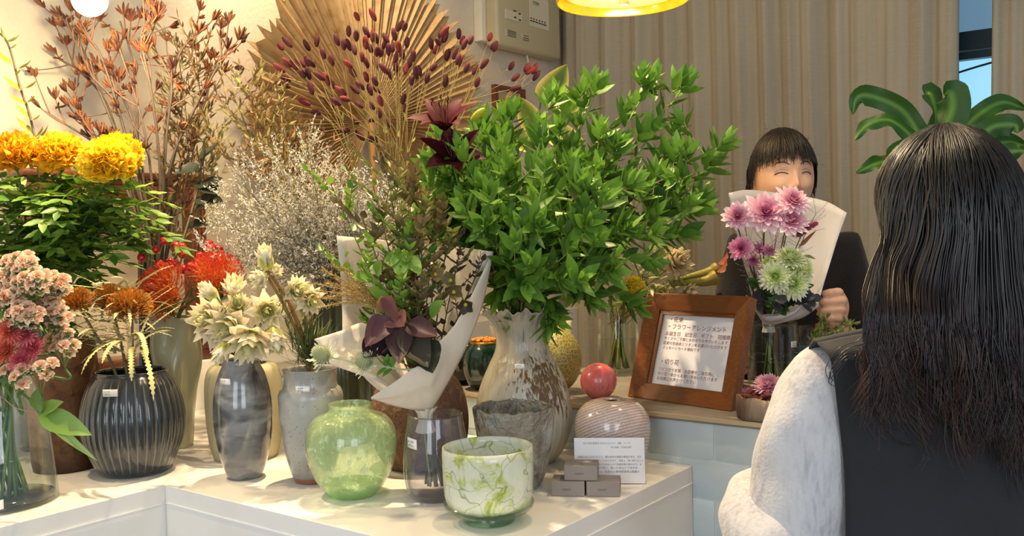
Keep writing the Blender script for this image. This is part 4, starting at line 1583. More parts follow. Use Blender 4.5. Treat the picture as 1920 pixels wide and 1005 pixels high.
# ------------------------------------------------------------------ dried orange pincushions with saw-edged leaves in the ribbed vase
_, cr_, pr_ = RIBBED
mr_ = np.array([cr_[0], cr_[1], at(252, 697, cr_[1])[2]])
sawt = [sawleaf(26, q) for q in (.2, .8, 1.5)]
OL = ['small dried orange pincushion flower leaning far left over the bronze pot', 'dried orange pincushion flower in the middle, half behind its neighbour', 'biggest dried orange pincushion flower, nearest to the red pincushion']
for i, (x, y, r, dx, Y) in enumerate(((144, 565, 27, -.5, 1.84), (206, 562, 30, -.15, 1.9), (243, 574, 34, .0, 1.84))):
    h = at(x, y, Y)
    b0 = np.array([cr_[0] + .015 * (i - 1), cr_[1], TZ + .012])
    t = thing('dried_pincushion', OL[i], 'flower', b0)
    b = MB()
    head_pins(b, h - EZ * .004, (dx * .5, -.25, 1), r * Y / FPX * 1.05, h3('#9a5a14'), h3('#c98420'), n=300, inward=1.0, seed=20 + i, lo=-.5, rp=.026, dome='#7d4a14')
    b.build('flower_head', m_dry, t)
    stem_part(t, spl([b0, mr_ + np.array([(x - 230) * .00035, 0, -.01]), h - EZ * .012 + np.array([0, .01, 0])], 12), .004, '#7a6a45')
    b = MB()
    rg = np.random.default_rng(30 + i)
    for q in range(26):
        p0 = mr_ + rg.normal(0, .016, 3) * np.array([1, 1, .2]) + EZ * (.02 + .10 * rg.random()) + (h - mr_) * rg.random() * .45
        a = rg.random() * 6.28
        d = np.array([math.cos(a) - (.55 if i == 0 else 0), math.sin(a) * .7 - .45, .35 + .5 * rg.random()])
        L = .075 + .05 * rg.random()
        cl = vcol(rg, 1, h3('#8f8a66'), h3('#c9c08c') if q % 3 else h3('#d8cf90'))
        b.scatter(sawt[q % 3], [p0], [d], [-EZ + rg.normal(0, .25, 3)], L, .0042, cl, cl)
    b.build('saw_edged_leaves', m_dry, t)
# the long yellowish leaves that hang over the rim
b = MB()
t = thing('saw_leaf_sprig', 'pale yellow saw-edged leaves drooping over the front rim of the ribbed vase', 'leaves', mr_ - EZ * .15)
stem_part(t, [mr_ - EZ * .17 + EX * .03, mr_ + EX * .012 - EZ * .0, mr_ + np.array([.0, -.03, .03])], .0025, '#8a7f50')
sl = sawleaf(30, 1.6)
for (x0, y0, x1, y1, L) in ((247, 650, 258, 712, .10), (262, 655, 312, 742, .145), (235, 640, 190, 660, .09), (240, 640, 130, 690, .12), (255, 625, 300, 650, .085), (265, 650, 296, 648, .07)):
    p0 = at(x0, y0, 1.80)
    e = at(x1, y1, 1.735)
    d = nrm(e - p0) * .75 + EZ * .55 + np.array([0, -.25, 0])
    b.scatter(sl, [p0], [d], [-EZ], L, .006, h3('#c9c07c'), h3('#d9d08a'))
b.build('leaves', m_dry, t)

# ------------------------------------------------------------------ cream blushing brides
_, cm_, pm_ = MARBLE
mm = np.array([cm_[0], cm_[1], at(446, 675, cm_[1])[2]])
_, cs_, ps_ = STONE
msn = np.array([cs_[0], cs_[1], at(580, 692, cs_[1])[2]])
BB = [('cream protea bud at the upper left of the marbled vase bunch', 395, 549, 27, (-.6, -.35, .6), .55, 0), ('cream protea at the top of the marbled vase bunch', 438, 541, 30, (.3, -.35, .9), .7, 0),
      ('pale yellow protea in the heart of the marbled vase bunch', 447, 575, 28, (.1, -.5, .3), .8, 0), ('wide open protea with pinkish centre, leftmost of the marbled vase bunch', 395, 600, 42, (-.35, -.8, .1), 1.15, 0),
      ('open cream protea low in the middle of the marbled vase bunch', 431, 612, 40, (-.25, -.75, -.35), 1.0, 0), ('big drooping cream protea resting on the rim of the marbled vase', 468, 637, 44, (.05, -.7, -.75), .95, 0),
      ('open cream protea on the right side of the marbled vase bunch', 500, 583, 34, (.3, -.75, .0), 1.0, 0), ('drooping half-closed cream protea on the right above the stoneware vase', 514, 630, 36, (.25, -.4, -.9), .55, 0),
      ('cream protea bud hanging left over the marbled vase rim', 420, 655, 30, (-.35, -.4, -.6), .5, 0),
      ('tall pointed cream protea bud at the very top of the brown stem', 499, 490, 33, (-.05, -.2, 1), .42, 1), ('small pale yellow protea just under the tall pointed bud', 491, 521, 24, (-.5, -.5, .0), .7, 1), ('small pale yellow bud beside the brown stem top', 513, 512, 20, (.4, -.4, .5), .6, 1),
      ('cream protea on the right of the brown stem', 556, 545, 28, (.5, -.5, .2), .9, 1), ('cream protea far right on the brown stem against the statice', 582, 562, 26, (.5, -.6, -.2), 1.0, 1)]
for i, (lab_, x, y, r, ax, op, w) in enumerate(BB):
    src, mo = (cm_, mm) if w == 0 else (cs_, msn)
    Y = src[1] - .03 + RG.uniform(-.03, .02) - (.02 if y > 600 else 0)
    h = at(x, y, Y)
    R = r * Y / FPX * 1.36
    ax = nrm(ax)
    b0 = np.array([src[0] + .006 * math.cos(i), src[1] + .006 * math.sin(i), TZ + .012])
    t = thing('protea', lab_, 'flower', b0)
    b = MB()
    pk = dict(cin='#d2cf80', ctip='#ecd9cc') if i in (3, 4, 5) else dict()
    head_bride(b, h - ax * R * .35, ax, R, op, seed=i, **pk)
    if i == 3:
        head_pins(b, h - ax * R * .2, ax, R * .5, h3('#dcc8b0'), h3('#b98078'), n=70, inward=.5, seed=5, lo=.3, dome='#d0b0a0')
    b.build('flower_head', m_petal, t)
    stem_part(t, spl([b0, mo + np.array([.004 * math.cos(i), .004, 0]), (mo + h) / 2 + EZ * .02 + np.array([0, .015, 0]), h - ax * R * .4], 14), .0028 if w == 0 else .0045, '#7d7a40' if w == 0 else '#8a5f34', '#8f8c4a' if w == 0 else '#8a6a38')
    b = MB()
    rg = np.random.default_rng(i)
    n = 22
    base = mo * .5 + h * .5
    a = rg.random(n) * 6.28
    k = rg.random((n, 1))
    D = np.stack([np.cos(a), np.sin(a) * .7, .6 * rg.random(n) + .2], -1)
    b.scatter(LT('lance', 4, .3, .3), mo * (1 - k * .7) + h * k * .7, D, EZ, .034, .0016, vcol(rg, n, h3('#46552c'), h3('#6f7a42')))
    b.build('needle_leaves', m_leaf, t)
b = MB()
rg = np.random.default_rng(77)
t = thing('needle_tuft', 'tuft of thin dark green needle leaves in the stoneware vase mouth', 'foliage', msn - EZ * .1)
n = 150
k = rg.random((n, 1))
P = msn + rg.normal(0, .014, (n, 3)) * np.array([1, 1, .3]) + EZ * (.05 * k)
D = rg.normal(0, 1, (n, 3)) * np.array([.75, .6, .3]) + EZ * .8
b.scatter(LT('lance', 4, .35, .3), P, D, EZ, .05 + .03 * rg.random(n), .0013, vcol(rg, n, h3('#3a4a28'), h3('#66723c')))
b.build('needles', m_leaf, t)
stem_part(t, [msn - EZ * .15, msn, msn + EZ * .06], .003, '#5f5a35')

# ------------------------------------------------------------------ jar at the left: peach sprays and coral chrysanthemums
_, cj, pj = JAR
mj = np.array([cj[0], cj[1], at(5, 700, cj[1])[2]])
SPR = [((40, 495), 13), ((15, 520), 12), ((60, 525), 14), ((95, 530), 13), ((25, 555), 13), ((80, 565), 14), ((100, 590), 13), ((45, 590), 12), ((120, 640), 7), ((35, 700), 4), ((-15, 560), 12), ((75, 690), 4)]
for i, ((x, y), n) in enumerate(SPR):
    rg = np.random.default_rng(200 + i)
    Y = cj[1] - .02 + rg.uniform(-.05, .06)
    h = at(x, y, Y) - EZ * .02
    an = rg.random() * 6.28
    b0 = np.array([cj[0] + .04 * math.cos(i * 2.4), cj[1] + .04 * math.sin(i * 2.4), TZ + .016])
    mo = mj + np.array([.025 * math.cos(i * 2.4 + 2), .025 * math.sin(i * 2.4 + 2), 0])
    lab_ = {0: 'topmost spray of peach spray carnations in the glass jar', 8: 'low spray of peach carnations reaching right in front of the bronze pot'}.get(i, 'dense spray of small peach carnations in the glass jar')
    t = thing('peach_carnation_spray', lab_, 'flower', b0, None if i in (0, 8) else 'peach carnation sprays')
    b = MB().tube(spl([b0, mo, h - EZ * .05, h - EZ * .03], 16), .0026, 6, c=h3('#55733a'))
    lb = MB()
    for q in range(n):
        a, rr = q * 2.4 + i, 30 * math.sqrt((q + .3) / n)
        e = at(x + rr * math.cos(a) * 1.05, y + rr * math.sin(a) * .8, Y - .02 - .03 * (1 - (rr / 30) ** 2) + rg.normal(0, .006))
        b.tube(bez(h - EZ * .03, (h + e) / 2 - EZ * .01, e - EZ * .006, 6), .0011, 4, c=h3('#6a8545'))
        f = MB()
        head_mum(f, e - EZ * .004, nrm(np.array([math.cos(a) * .5, -.7, .75])), .0115 + .002 * rg.random(), h3('#e9b088'), h3('#f8cfa8'), h3('#fbe0c4'), layers=3, n0=6, pw=.36, cup=.7, spread=1.25, seed=q, curl=-.5)
        f.build('floret', m_petal, t)
        for w in range(3):
            lb.scatter(LT('ovate', 4, .4, .3), [e - EZ * .014], [rg.normal(0, 1, 3) + np.array([0, -.3, .2])], [EZ], .02, .006, h3('#4a6a30'), h3('#5f7d3a'))
    b.build('stem', m_stem, t)
    lb.build('leaves', m_leaf, t)
CM = [(18, 622, 30, 'coral chrysanthemum at the upper left of the jar cluster'), (48, 628, 28, 'coral-pink chrysanthemum at the top of the jar cluster'), (62, 655, 30, 'bright pink chrysanthemum, rightmost of the jar cluster'),
      (12, 660, 32, 'coral chrysanthemum at the left edge of the photo above the jar'), (42, 678, 27, 'deep pink chrysanthemum lowest in the jar cluster'), (-10, 640, 30, 'coral chrysanthemum cut off by the photo edge above the jar')]
for i, (x, y, r, lab_) in enumerate(CM):
    Y = cj[1] - .075 + .01 * (i % 3)
    h = at(x, y, Y)
    b0 = np.array([cj[0] + .03 * math.cos(i * 1.9), cj[1] + .03 * math.sin(i * 1.9) - .01, TZ + .016])
    t = thing('chrysanthemum', lab_, 'flower', b0)
    b = MB()
    c0, c1 = (h3('#d9634a'), h3('#e98a70')) if i in (0, 3, 5) else (h3('#d9566c'), h3('#e98a92'))
    head_mum(b, h, nrm(np.array([.2 * math.cos(i), -.8, .45])), r * Y / FPX, c0, c0 * .5 + c1 * .5, c1, layers=6, n0=20, pw=.075, cup=.5, spread=1.6, seed=i, curl=.7, pt='lance')
    b.build('flower_head', m_petal, t)
    stem_part(t, spl([b0, mj + np.array([.02 * math.cos(i * 1.9 + 1), .02 * math.sin(i * 1.9 + 1), .0]), h + np.array([0, .01, -.015])], 14), .0034, '#3f5a2c', '#5f7a3a')
# leafy vine shoot hanging out of the jar
t = thing('vine_leaf', 'lobed green vine leaf on a pinkish stalk leaning out of the glass jar', 'leaf', mj - EZ * .05)
Yl = cj[1] - .06
stem_part(t, spl([mj - EZ * .12 - EX * .02, at(-5, 745, cj[1] - .04), at(30, 765, Yl), at(72, 775, Yl)], 14), .0014, '#8a7a50', '#b58a78')
b = MB()
for (dx, dy, L, W, c0, c1) in ((-6, -52, .055, .015, '#4f7a2c', '#47702a'), (55, -32, .06, .014, '#7d9a44', '#86a04a'), (98, 38, .108, .021, '#6d9440', '#8aa850'), (112, 92, .135, .008, '#86a04e', '#93ac5c')):
    p0 = at(72, 775, Yl)
    b.scatter(LT('lance', 8, -.25, .25, .1, across=2), [p0], [at(72 + dx, 775 + dy, Yl - .03) - p0], [np.array([-.1, -1, .6])], L, W, h3(c0), h3(c1))
b.build('leaf_blade', m_leaf, t)

# ------------------------------------------------------------------ silvery statice from the dark fluted vase
md = np.array([dc[0], dc[1], at(645, 548, dc[1])[2]])
tm_bit = LT('petal', 1, 0, .2)
ST = [(400, 420), (395, 480), (420, 370), (450, 340), (440, 430), (430, 500), (480, 310), (480, 400), (470, 470), (520, 300), (520, 360), (510, 430), (500, 500), (560, 310), (560, 390), (555, 460), (600, 320), (600, 400), (595, 480),
      (640, 330), (640, 400), (630, 470), (680, 350), (685, 420), (725, 370), (715, 430), (750, 400), (545, 520), (590, 540), (460, 530), (655, 500), (575, 270)]
for i, (x, y) in enumerate(ST):
    rg = np.random.default_rng(300 + i)
    Y = dc[1] + rg.uniform(-.13, .10) - (.05 if x < 480 else 0)
    e = at(x, y, Y)
    b0 = np.array([dc[0] + rg.uniform(-.03, .03), dc[1] + rg.uniform(-.03, .03), TZ + .02])
    mo = md + np.array([rg.uniform(-.035, .03), rg.uniform(-.03, .02), -.005])
    pth = spl([b0, mo, mo * .5 + e * .5 + EZ * (.035 if y > 350 else .01), e], 26)
    t = thing('statice', 'silvery white statice stem in a cloud of tiny dry florets', 'flower', b0, 'silvery statice stems')
    bs_, bf = MB(), MB()
    bs_.tube(pth, np.linspace(.0022, .0008, 26), 4, c=h3('#6f6a48'))
    P, D = [], []
    for q in range(10, 26):
        for w in range(4):
            d = nrm(nrm(e - mo) * .6 + rg.normal(0, .75, 3) + EZ * .25)
            L = (.05 + .035 * rg.random()) * (1 - .3 * (q - 11) / 15)
            tw = bez(pth[q], pth[q] + d * L * .5 + EZ * .004, pth[q] + d * L + EZ * .014, 8)
            bs_.tube(tw, .0006, 3, c=h3('#7c7654'), caps=False)
            for s in range(2, 8):
                for z in range(3):
                    P.append(tw[s] + rg.normal(0, .0015, 3))
                    D.append(nrm(tw[7] - tw[0]) + rg.normal(0, .7, 3))
    n = len(P)
    c = vcol(rg, n, h3('#b2ac9d'), h3('#efeadf'), .1)
    bf.scatter(tm_bit, P, D, rg.normal(0, 1, (n, 3)), .0062, .0028, c * .9, c)
    bs_.build('stem', m_stem, t)
    bf.build('florets', m_dry, t)

# ------------------------------------------------------------------ burnet in front of the palm leaf
cbu = uv(-1.775, 1.83, CTZ)
kb = cbu[1] / FPX
t = thing('black_cylinder_vase', 'black cylinder vase on the counter behind the statice, full of burnet stems', 'vase', cbu)
MB().lathe(wall_prof([(48 * kb, CTZ + .001), (50 * kb, CTZ + .1), (46 * kb, CTZ + .2), (46 * kb, CTZ + .24)], .004), cbu, 40).build('body', m_dk, t)
mb_ = cbu + EZ * .235
A3 = [(583, 72), (645, 70), (548, 130), (576, 147), (620, 133), (653, 155), (637, 148), (508, 163), (530, 180), (552, 182), (571, 198), (612, 175), (633, 192), (653, 205), (667, 207), (678, 175), (693, 160), (721, 143), (733, 110), (755, 110), (766, 172), (735, 188), (712, 190), (697, 200), (722, 228), (750, 215), (790, 222), (774, 248), (760, 270), (730, 260), (651, 248), (618, 248), (598, 225), (555, 250), (570, 282), (299, 182), (328, 170), (397, 183), (427, 167), (455, 213), (487, 238), (300, 265), (322, 300), (325, 245), (350, 255), (378, 245), (395, 240), (415, 245), (380, 285), (400, 290), (310, 318), (322, 325), (450, 295), (470, 310), (490, 325), (410, 345), (530, 350), (545, 375), (580, 345), (600, 330), (617, 300), (632, 350), (650, 315), (662, 345), (690, 270), (707, 290), (726, 265), (800, 290), (815, 278), (840, 305), (783, 312), (860, 260), (870, 195), (858, 178), (897, 132), (898, 155), (915, 220), (943, 215), (955, 235), (908, 320), (760, 420), (750, 382), (640, 405), (595, 400), (580, 460), (670, 390), (703, 470), (665, 435), (545, 490), (640, 530), (600, 520), (395, 390), (440, 425), (510, 390), (485, 395), (148, 255)]
A5 = [(112, 195), (128, 165), (138, 130), (148, 150), (200, 140), (210, 160), (217, 178), (242, 160), (183, 215), (203, 240), (225, 265), (153, 218), (288, 250), (257, 272), (267, 320), (148, 318), (315, 148), (325, 180), (333, 187), (393, 257), (450, 262), (458, 272), (480, 270), (484, 295), (405, 298), (400, 335), (367, 372), (40, 285)]
HD = [(a / 2 + 380, b / 2) for a, b in A3] + [(a / 2 + 760, b / 2) for a, b in A5]
HD.sort(key=lambda q: q[0] + .35 * (q[1]))
bump = lambda D, p_, t_: 1 + .08 * np.sin(9 * t_ + 7 * p_) * np.sin(8 * p_)
k0 = 0
i = 0
while k0 < len(HD):
    rg = np.random.default_rng(400 + i)
    g = HD[k0:k0 + 5]
    k0 += 5
    Y = 2.44 + rg.uniform(-.12, .12)
    pts3 = [at(x, y, Y + rg.uniform(-.03, .03)) for x, y in g]
    top = max(pts3, key=lambda p: p[2])
    b0 = cbu + np.array([rg.uniform(-.04, .04), rg.uniform(-.03, .03), .012])
    mo = mb_ + np.array([rg.uniform(-.045, .045), rg.uniform(-.03, .03), 0])
    pth = spl([b0, mo, mo * .55 + top * .45 + EZ * .03, top], 30)
    t = thing('burnet', 'branching burnet stem with dark crimson bobble heads against the palm leaf', 'flower', b0, 'burnet stems')
    bs_ = MB()
    tt = np.linspace(0, 1, 30)[:, None]
    cst = h3('#8d8a4a') * (1 - tt) + h3('#a58a55') * tt
    bs_.tube(pth, np.linspace(.002, .001, 30), 5, c=cst)
    for e in pts3:
        if e is top:
            d = nrm(pth[-1] - pth[-4])
        else:
            dd = [abs(np.linalg.norm(s - e) - .12) + (.3 if s[2] > e[2] - .02 else 0) for s in pth[8:28]]
            s = pth[8 + int(np.argmin(dd))]
            bp = bez(s, (s + e) / 2 + (EZ * .25 - nrm(e - s) * .0) * np.linalg.norm(e - s) * .12, e, 10)
            bs_.tube(bp, .0008, 4, c=h3('#a08a52'))
            d = nrm(bp[-1] - bp[-2])
        d = nrm(d + rg.normal(0, .25, 3))
        L = (.0125 + .006 * rg.random())
        cl = h3('#4a1420') * (.8 + .5 * rg.random()) if rg.random() < .75 else h3('#6d2026')
        hb = MB()
        hb.ell(e + d * L * .6, (.0072, .0072, L), np.array(frame_of(d)), 12, 14, c=cl, fn=bump)
        hb.build('flower_head', m_dry, t)
    # a few small stem leaves
    lf = MB()
    n = 10
    q = rg.integers(8, 24, n)
    lf.scatter(LT('lance', 4, .5, .3), pth[q], rg.normal(0, 1, (n, 3)) + EZ * .5, EZ, .03, .005, vcol(rg, n, h3('#6f7a40'), h3('#9a9a52')))
    lf.build('leaves', m_leaf, t)
    bs_.build('stem', m_stem, t)
    i += 1

# yellow-edged rubber plant leaves behind the bush
cru = uv(-1.50, 2.0, CTZ)
t = thing('rubber_plant', 'variegated rubber plant with cream-edged leaves in front of the curtain edge', 'plant', cru)
MB().lathe(wall_prof([(.05, CTZ + .001), (.06, CTZ + .05), (.065, CTZ + .12)], .004), cru, 32).build('plant_pot', M('grey_pot', H('#7a756c'), .6), t)
top = at(1015, 170, 2.52)
pr_st = spl([cru + EZ * .05, cru + EZ * .25, top - EZ * .02], 12)
stem_part(t, pr_st, .004, '#6a6a3c')
for (x, y, dx, dy, L) in ((1000, 240, -30, -52, .10), (1020, 200, 40, -70, .13), (1030, 250, 52, 20, .11), (1020, 280, 30, 40, .10), (995, 270, -45, -10, .1), (1040, 220, 40, -20, .1)):
    p0 = at(x, y, 2.5)
    d = at(x + dx, y + dy, 2.47) - p0
    b = MB()
    tm = LT('ovate', 8, .3, .3, .03, across=3)
    V, Fq, T = tm
    n7 = 7
    yy = np.abs(np.tile(np.linspace(-1, 1, n7), len(T) // n7))
    b.scatter(tm, [p0], [d], [np.array([.1, -1, .35])], L, L * .33, h3('#5f7432'))
    edge = (yy > .8)[:, None]
    mid = (yy > .5)[:, None]
    b.c[-1] = np.where(edge, h3('#d3c878'), np.where(mid, h3('#8d9648'), h3('#55702e')))
    b.build('leaf', m_leaf, t)

# ------------------------------------------------------------------ dark red lilies
_, cf, pf = FLARED
mf = np.array([cf[0], cf[1], at(978, 585, cf[1])[2]])
m_lily = M('lily_petal', (.2, .02, .04), .6, vc=True, spec=.12, transl=.08)
tm_lil = LT('lance', 9, -.75, .35, .06)
for i, (x, y, ax, rot, L, lab_, dark) in enumerate(((836, 246, (-.12, -.5, .85), .2, .086, 'dark red lily opened wide at the top left of the green branches', 1.25), (850, 305, (.05, -.75, .6), .7, .082, 'darker maroon lily just below the other lily', .62))):
    Y = 1.78
    h = at(x, y, Y)
    A = np.array(frame_of(nrm(ax)))
    b0 = np.array([cf[0] - .01, cf[1] + .01 * i, TZ + .03])
    t = thing('lily', lab_, 'flower', b0)
    pth = spl([b0, mf + np.array([-.03, -.0, -.02]), (mf + h) / 2 + np.array([-.03, 0, 0]), h - nrm(ax) * .01], 20)
    stem_part(t, pth, .0034, '#5f7a35', '#6f8a3a')
    for q in range(6):
        th = q * PI / 3 + rot
        el = .62 if q % 2 else .72
        d = np.array([math.sin(el) * math.cos(th), math.sin(el) * math.sin(th), math.cos(el)])
        N = np.array([-math.cos(el) * math.cos(th), -math.cos(el) * math.sin(th), math.sin(el)])
        b = MB()
        cl = h3('#480b18') * dark
        b.scatter(tm_lil, [h], [d @ A], [N @ A], L * (1.02 if q % 2 else .95), L * (.19 if q % 2 else .24), cl * .7, cl)
        b.build('petal', m_lily, t)
    b = MB()
    for q in range(6):
        th = q * PI / 3 + rot + .5
        d = np.array([.28 * math.cos(th), .28 * math.sin(th), 1]) @ A
        e = h + nrm(d) * L * .75
        b.tube([h, h + nrm(d) * L * .4, e], .0009, 4, c=h3('#8a5a3a'))
        b.ell(e, (.0016, .0016, .005), A, 5, 6, c=h3('#3a1410'))
    b.build('stamens', m_dry, t)
t = thing('lily_bud', 'closed yellow-green lily bud beside the upper dark lily', 'bud', mf)
e0, e1 = at(884, 226, 1.8), at(908, 204, 1.8)
b = MB()
b.ell((e0 + e1) / 2, (.0075, .0075, np.linalg.norm(e1 - e0) * .55), np.array(frame_of(e1 - e0)), 10, 12, c=h3('#b3b030'))
b.build('bud', m_petal, t)
stem_part(t, spl([mf - EZ * .1, mf + np.array([-.02, 0, 0]), (mf + e0) / 2, e0], 14), .002, '#6f8a3a')

# ------------------------------------------------------------------ the big green branches
tm_big = LT('lance', 6, .28, .38, .02)
TIPS = [(1362, 262, .02), (1290, 150, .08), (1225, 145, .1), (1112, 150, .14), (1062, 200, .2), (962, 205, .15), (905, 225, .02), (838, 330, -.08), (818, 395, -.10), (850, 430, -.06), (945, 490, -.06), (985, 535, -.27), (1060, 520, -.27), (1150, 510, -.2),
        (1225, 490, -.08), (1318, 375, .02), (1290, 438, -.02), (1190, 340, -.18), (1080, 330, -.25), (950, 330, -.2), (1010, 255, .02), (1125, 250, .05), (1215, 240, .07), (1195, 575, -.02), (905, 420, -.25), (1255, 330, .12), (1010, 420, -.3), (1105, 420, -.3), (1180, 430, -.16), (1340, 300, .1),
        (870, 370, -.02), (960, 470, -.1), (1080, 480, -.1), (1150, 380, .0), (930, 260, .12), (1175, 200, .12), (1270, 280, .1), (812, 330, .04), (806, 300, -.04), (830, 385, -.05), (828, 440, .02), (905, 350, -.16), (870, 430, -.04), (868, 300, .02), (880, 470, .05), (1035, 585, -.08), (935, 560, -.05), (1110, 560, -.1)]
BLAB = {0: 'leafy green branch reaching furthest right towards the woman, at the top', 1: 'leafy green branch rising highest, its tip near the curtain centre', 3: 'leafy green branch rising straight up under the breaker panel',
        23: 'leafy green branch tip hanging down beside the clear glass vase'}
for i, (x, y, dY) in enumerate(TIPS):
    rg = np.random.default_rng(500 + i)
    e = at(x, y, cf[1] + dY)
    b0 = np.array([cf[0] + rg.uniform(-.02, .02), cf[1] + rg.uniform(-.02, .02), TZ + .03])
    mo = mf + np.array([rg.uniform(-.03, .03), rg.uniform(-.035, .02), .005])
    midp = mo * .5 + e * .5 + EZ * (.05 if y > 300 else .0) + np.array([rg.normal(0, .015), rg.normal(0, .015), 0])
    pth = spl([b0, mo, midp, e], 40)
    t = thing('leafy_branch', BLAB.get(i, 'leafy green branch of glossy pointed leaves in the flared vase'), 'branch', b0, None if i in BLAB else 'leafy green branches in the flared vase')
    bs_, bl = MB(), MB()
    tt = np.linspace(0, 1, 40)[:, None]
    bs_.tube(pth, np.linspace(.0042, .0013, 40), 6, c=h3('#6a6238') * (1 - tt) + h3('#8a9a48') * tt)
    P, D, N, L, Cc = [], [], [], [], []
    cn, co2 = h3('#80ab3e'), h3('#2b571e')

    def rosette(p, d, n, sz, young):
        A = np.array(frame_of(d))
        for q in range(n):
            th = q * 2.4 + rg.random()
            el = .35 + 1.0 * q / n
            dd = np.array([math.sin(el) * math.cos(th), math.sin(el) * math.sin(th), math.cos(el)]) @ A
            P.append(p - nrm(d) * .004 * q)
            D.append(dd + EZ * .1)
            N.append(nrm(d) + rg.normal(0, .15, 3))
            L.append(sz * (.65 + .5 * (q / n) ** .5) * rg.uniform(.85, 1.1))
            k = young * (1 - .6 * q / n) * rg.uniform(.5, 1.1)
            Cc.append(co2 * (1 - min(k, 1)) + cn * min(k, 1))

    def spiral(path, i0, step, sz, young):
        T = nrm(np.gradient(path, axis=0))
        q = i0
        a = rg.random() * 6
        while q < len(path) - 1:
            A = np.array(frame_of(T[q]))
            a += 2.4
            el = rg.uniform(.75, 1.15)
            D.append(np.array([math.sin(el) * math.cos(a), math.sin(el) * math.sin(a), math.cos(el)]) @ A)
            N.append(T[q] + EZ * .35 + rg.normal(0, .15, 3))
            P.append(path[q])
            L.append(sz * rg.uniform(.75, 1.15))
            k = young * rg.uniform(.2, 1.0)
            Cc.append(co2 * (1 - min(k, 1)) + cn * min(k, 1))
            q += step

    ln = np.linalg.norm(e - mo)
    start = 16
    spiral(pth, start, 1, .053, .55)
    rosette(pth[-1], pth[-1] - pth[-4], 9, .052, 1.)
    nt_ = int(2 + ln * 12)
    for w in range(nt_):
        q = int(rg.integers(start - 2, 37))
        d0 = nrm(pth[min(q + 1, 39)] - pth[q - 1])
        d = nrm(d0 * .7 + rg.normal(0, .6, 3) + EZ * .25 + np.array([0, -.15, 0]))
        l2 = rg.uniform(.05, .11)
        tw = bez(pth[q], pth[q] + d * l2 * .6, pth[q] + d * l2 + EZ * .02, 9)
        bs_.tube(tw, np.linspace(.0016, .0009, 9), 5, c=h3('#8a9a48'))
        spiral(tw, 2, 2, .046, .8)
        rosette(tw[-1], tw[-1] - tw[-3], 8, .047, 1.1)
    c = np.clip(np.array(Cc) * (1 + rg.normal(0, .08, (len(Cc), 1))), 0, 1)
    L = np.array(L)
    bl.scatter(tm_big, P, D, N, L, L * .2, c * .92, c)
    bs_.build('stem', m_stem, t)
    bl.build('leaves', m_gloss, t)

# ------------------------------------------------------------------ paper-wrapped bouquet in the lilac glass
_, cl_, pl_ = LILAC
gath = at(797, 776, cl_[1])
m_paper = M('cream_wrapping_paper', H('#e9dfce'), .75, mix=[('noise', 12, H('#ded2bd'), .4, .75, (1, 1, 1))], transl=.25, bump=(22, .004, (1, 1, .4)))


def sheet(name, c1, c2, parent, bulge, nseg=22, across=12, mat=None):
    """a curved sheet between two edges given as pixel+depth lists; bulge pushes its middle along y"""
    a = spl([at(*q) for q in c1], nseg)
    b = spl([at(*q) for q in c2], nseg)
    s = np.linspace(0, 1, across)[None, :, None]
    P = a[:, None] * (1 - s) + b[:, None] * s
    u = np.linspace(0, 1, nseg)[:, None]
    w = np.sin(PI * s[..., 0]) * (.4 + .6 * np.sin(PI * u))
    P[..., 1] += bulge * w
    P[..., 2] += .004 * np.sin(6 * u + 9 * s[..., 0]) * w
    o = MB().grid(P).build(name, mat or m_paper, parent)
    sd = o.modifiers.new('thickness', 'SOLIDIFY')
    sd.thickness = .0006
    return o


Yb = cl_[1]
t = thing('bouquet_wrap', 'big cream paper wrap folded open round the leafy bouquet in the lilac glass', 'paper', gath)
sheet('back_sheet', [(631, 442, Yb + .09), (700, 448, Yb + .14), (760, 455, Yb + .15), (837, 460, Yb + .13), (924, 472, Yb + .03)],
      [(642, 645, Yb + .03), (690, 715, Yb + .04), (760, 760, Yb + .02), (800, 768, Yb + .015), (818, 755, Yb + .0)], t, .05)
sheet('front_sheet', [(696, 745, Yb - .07), (740, 716, Yb - .075), (782, 687, Yb - .075), (812, 692, Yb - .075), (815, 652, Yb - .065), (860, 598, Yb - .04), (924, 472, Yb + .03)],
      [(697, 747, Yb - .07), (745, 762, Yb - .05), (797, 770, Yb - .015), (818, 755, Yb - .01), (871, 658, Yb - .02), (905, 570, Yb + .01), (924.5, 474, Yb + .03)], t, -.008)
sheet('side_flap', [(589, 636, Yb - .02), (640, 620, Yb + .01), (684, 606, Yb + .04), (730, 640, Yb + .03)],
      [(620, 684, Yb - .05), (672, 702, Yb - .06), (720, 722, Yb - .05), (780, 760, Yb - .01)], t, .02)
b = MB()
th = np.linspace(0, 2 * PI, 48, endpoint=False)
rows = []
for z, r in ((.012, .020), (0, .012), (-.012, .0105), (-.024, .014), (-.032, .016)):
    rr = r * (1 + .12 * np.sin(9 * th) + .06 * np.sin(17 * th))
    rows.append(np.stack([gath[0] + rr * np.cos(th), gath[1] + rr * np.sin(th), np.full(48, gath[2] + z)], -1))
b.grid(np.array(rows), cv=True)
b.build('gathered_end', m_paper, t)


def bq(px, y, Y, thick=.0024):
    """stem route from the lilac glass through the gathered paper to a flower"""
    i = RG.integers(0, 1000)
    a = i * .7
    b0 = np.array([cl_[0] + .02 * math.cos(a), cl_[1] + .02 * math.sin(a), TZ + .025])
    g = gath + np.array([.007 * math.cos(a + 3), .007 * math.sin(a + 3), 0])
    h = at(px, y, Y)
    return b0, spl([b0, g, g * .45 + h * .55 + EZ * .01, h], 24)


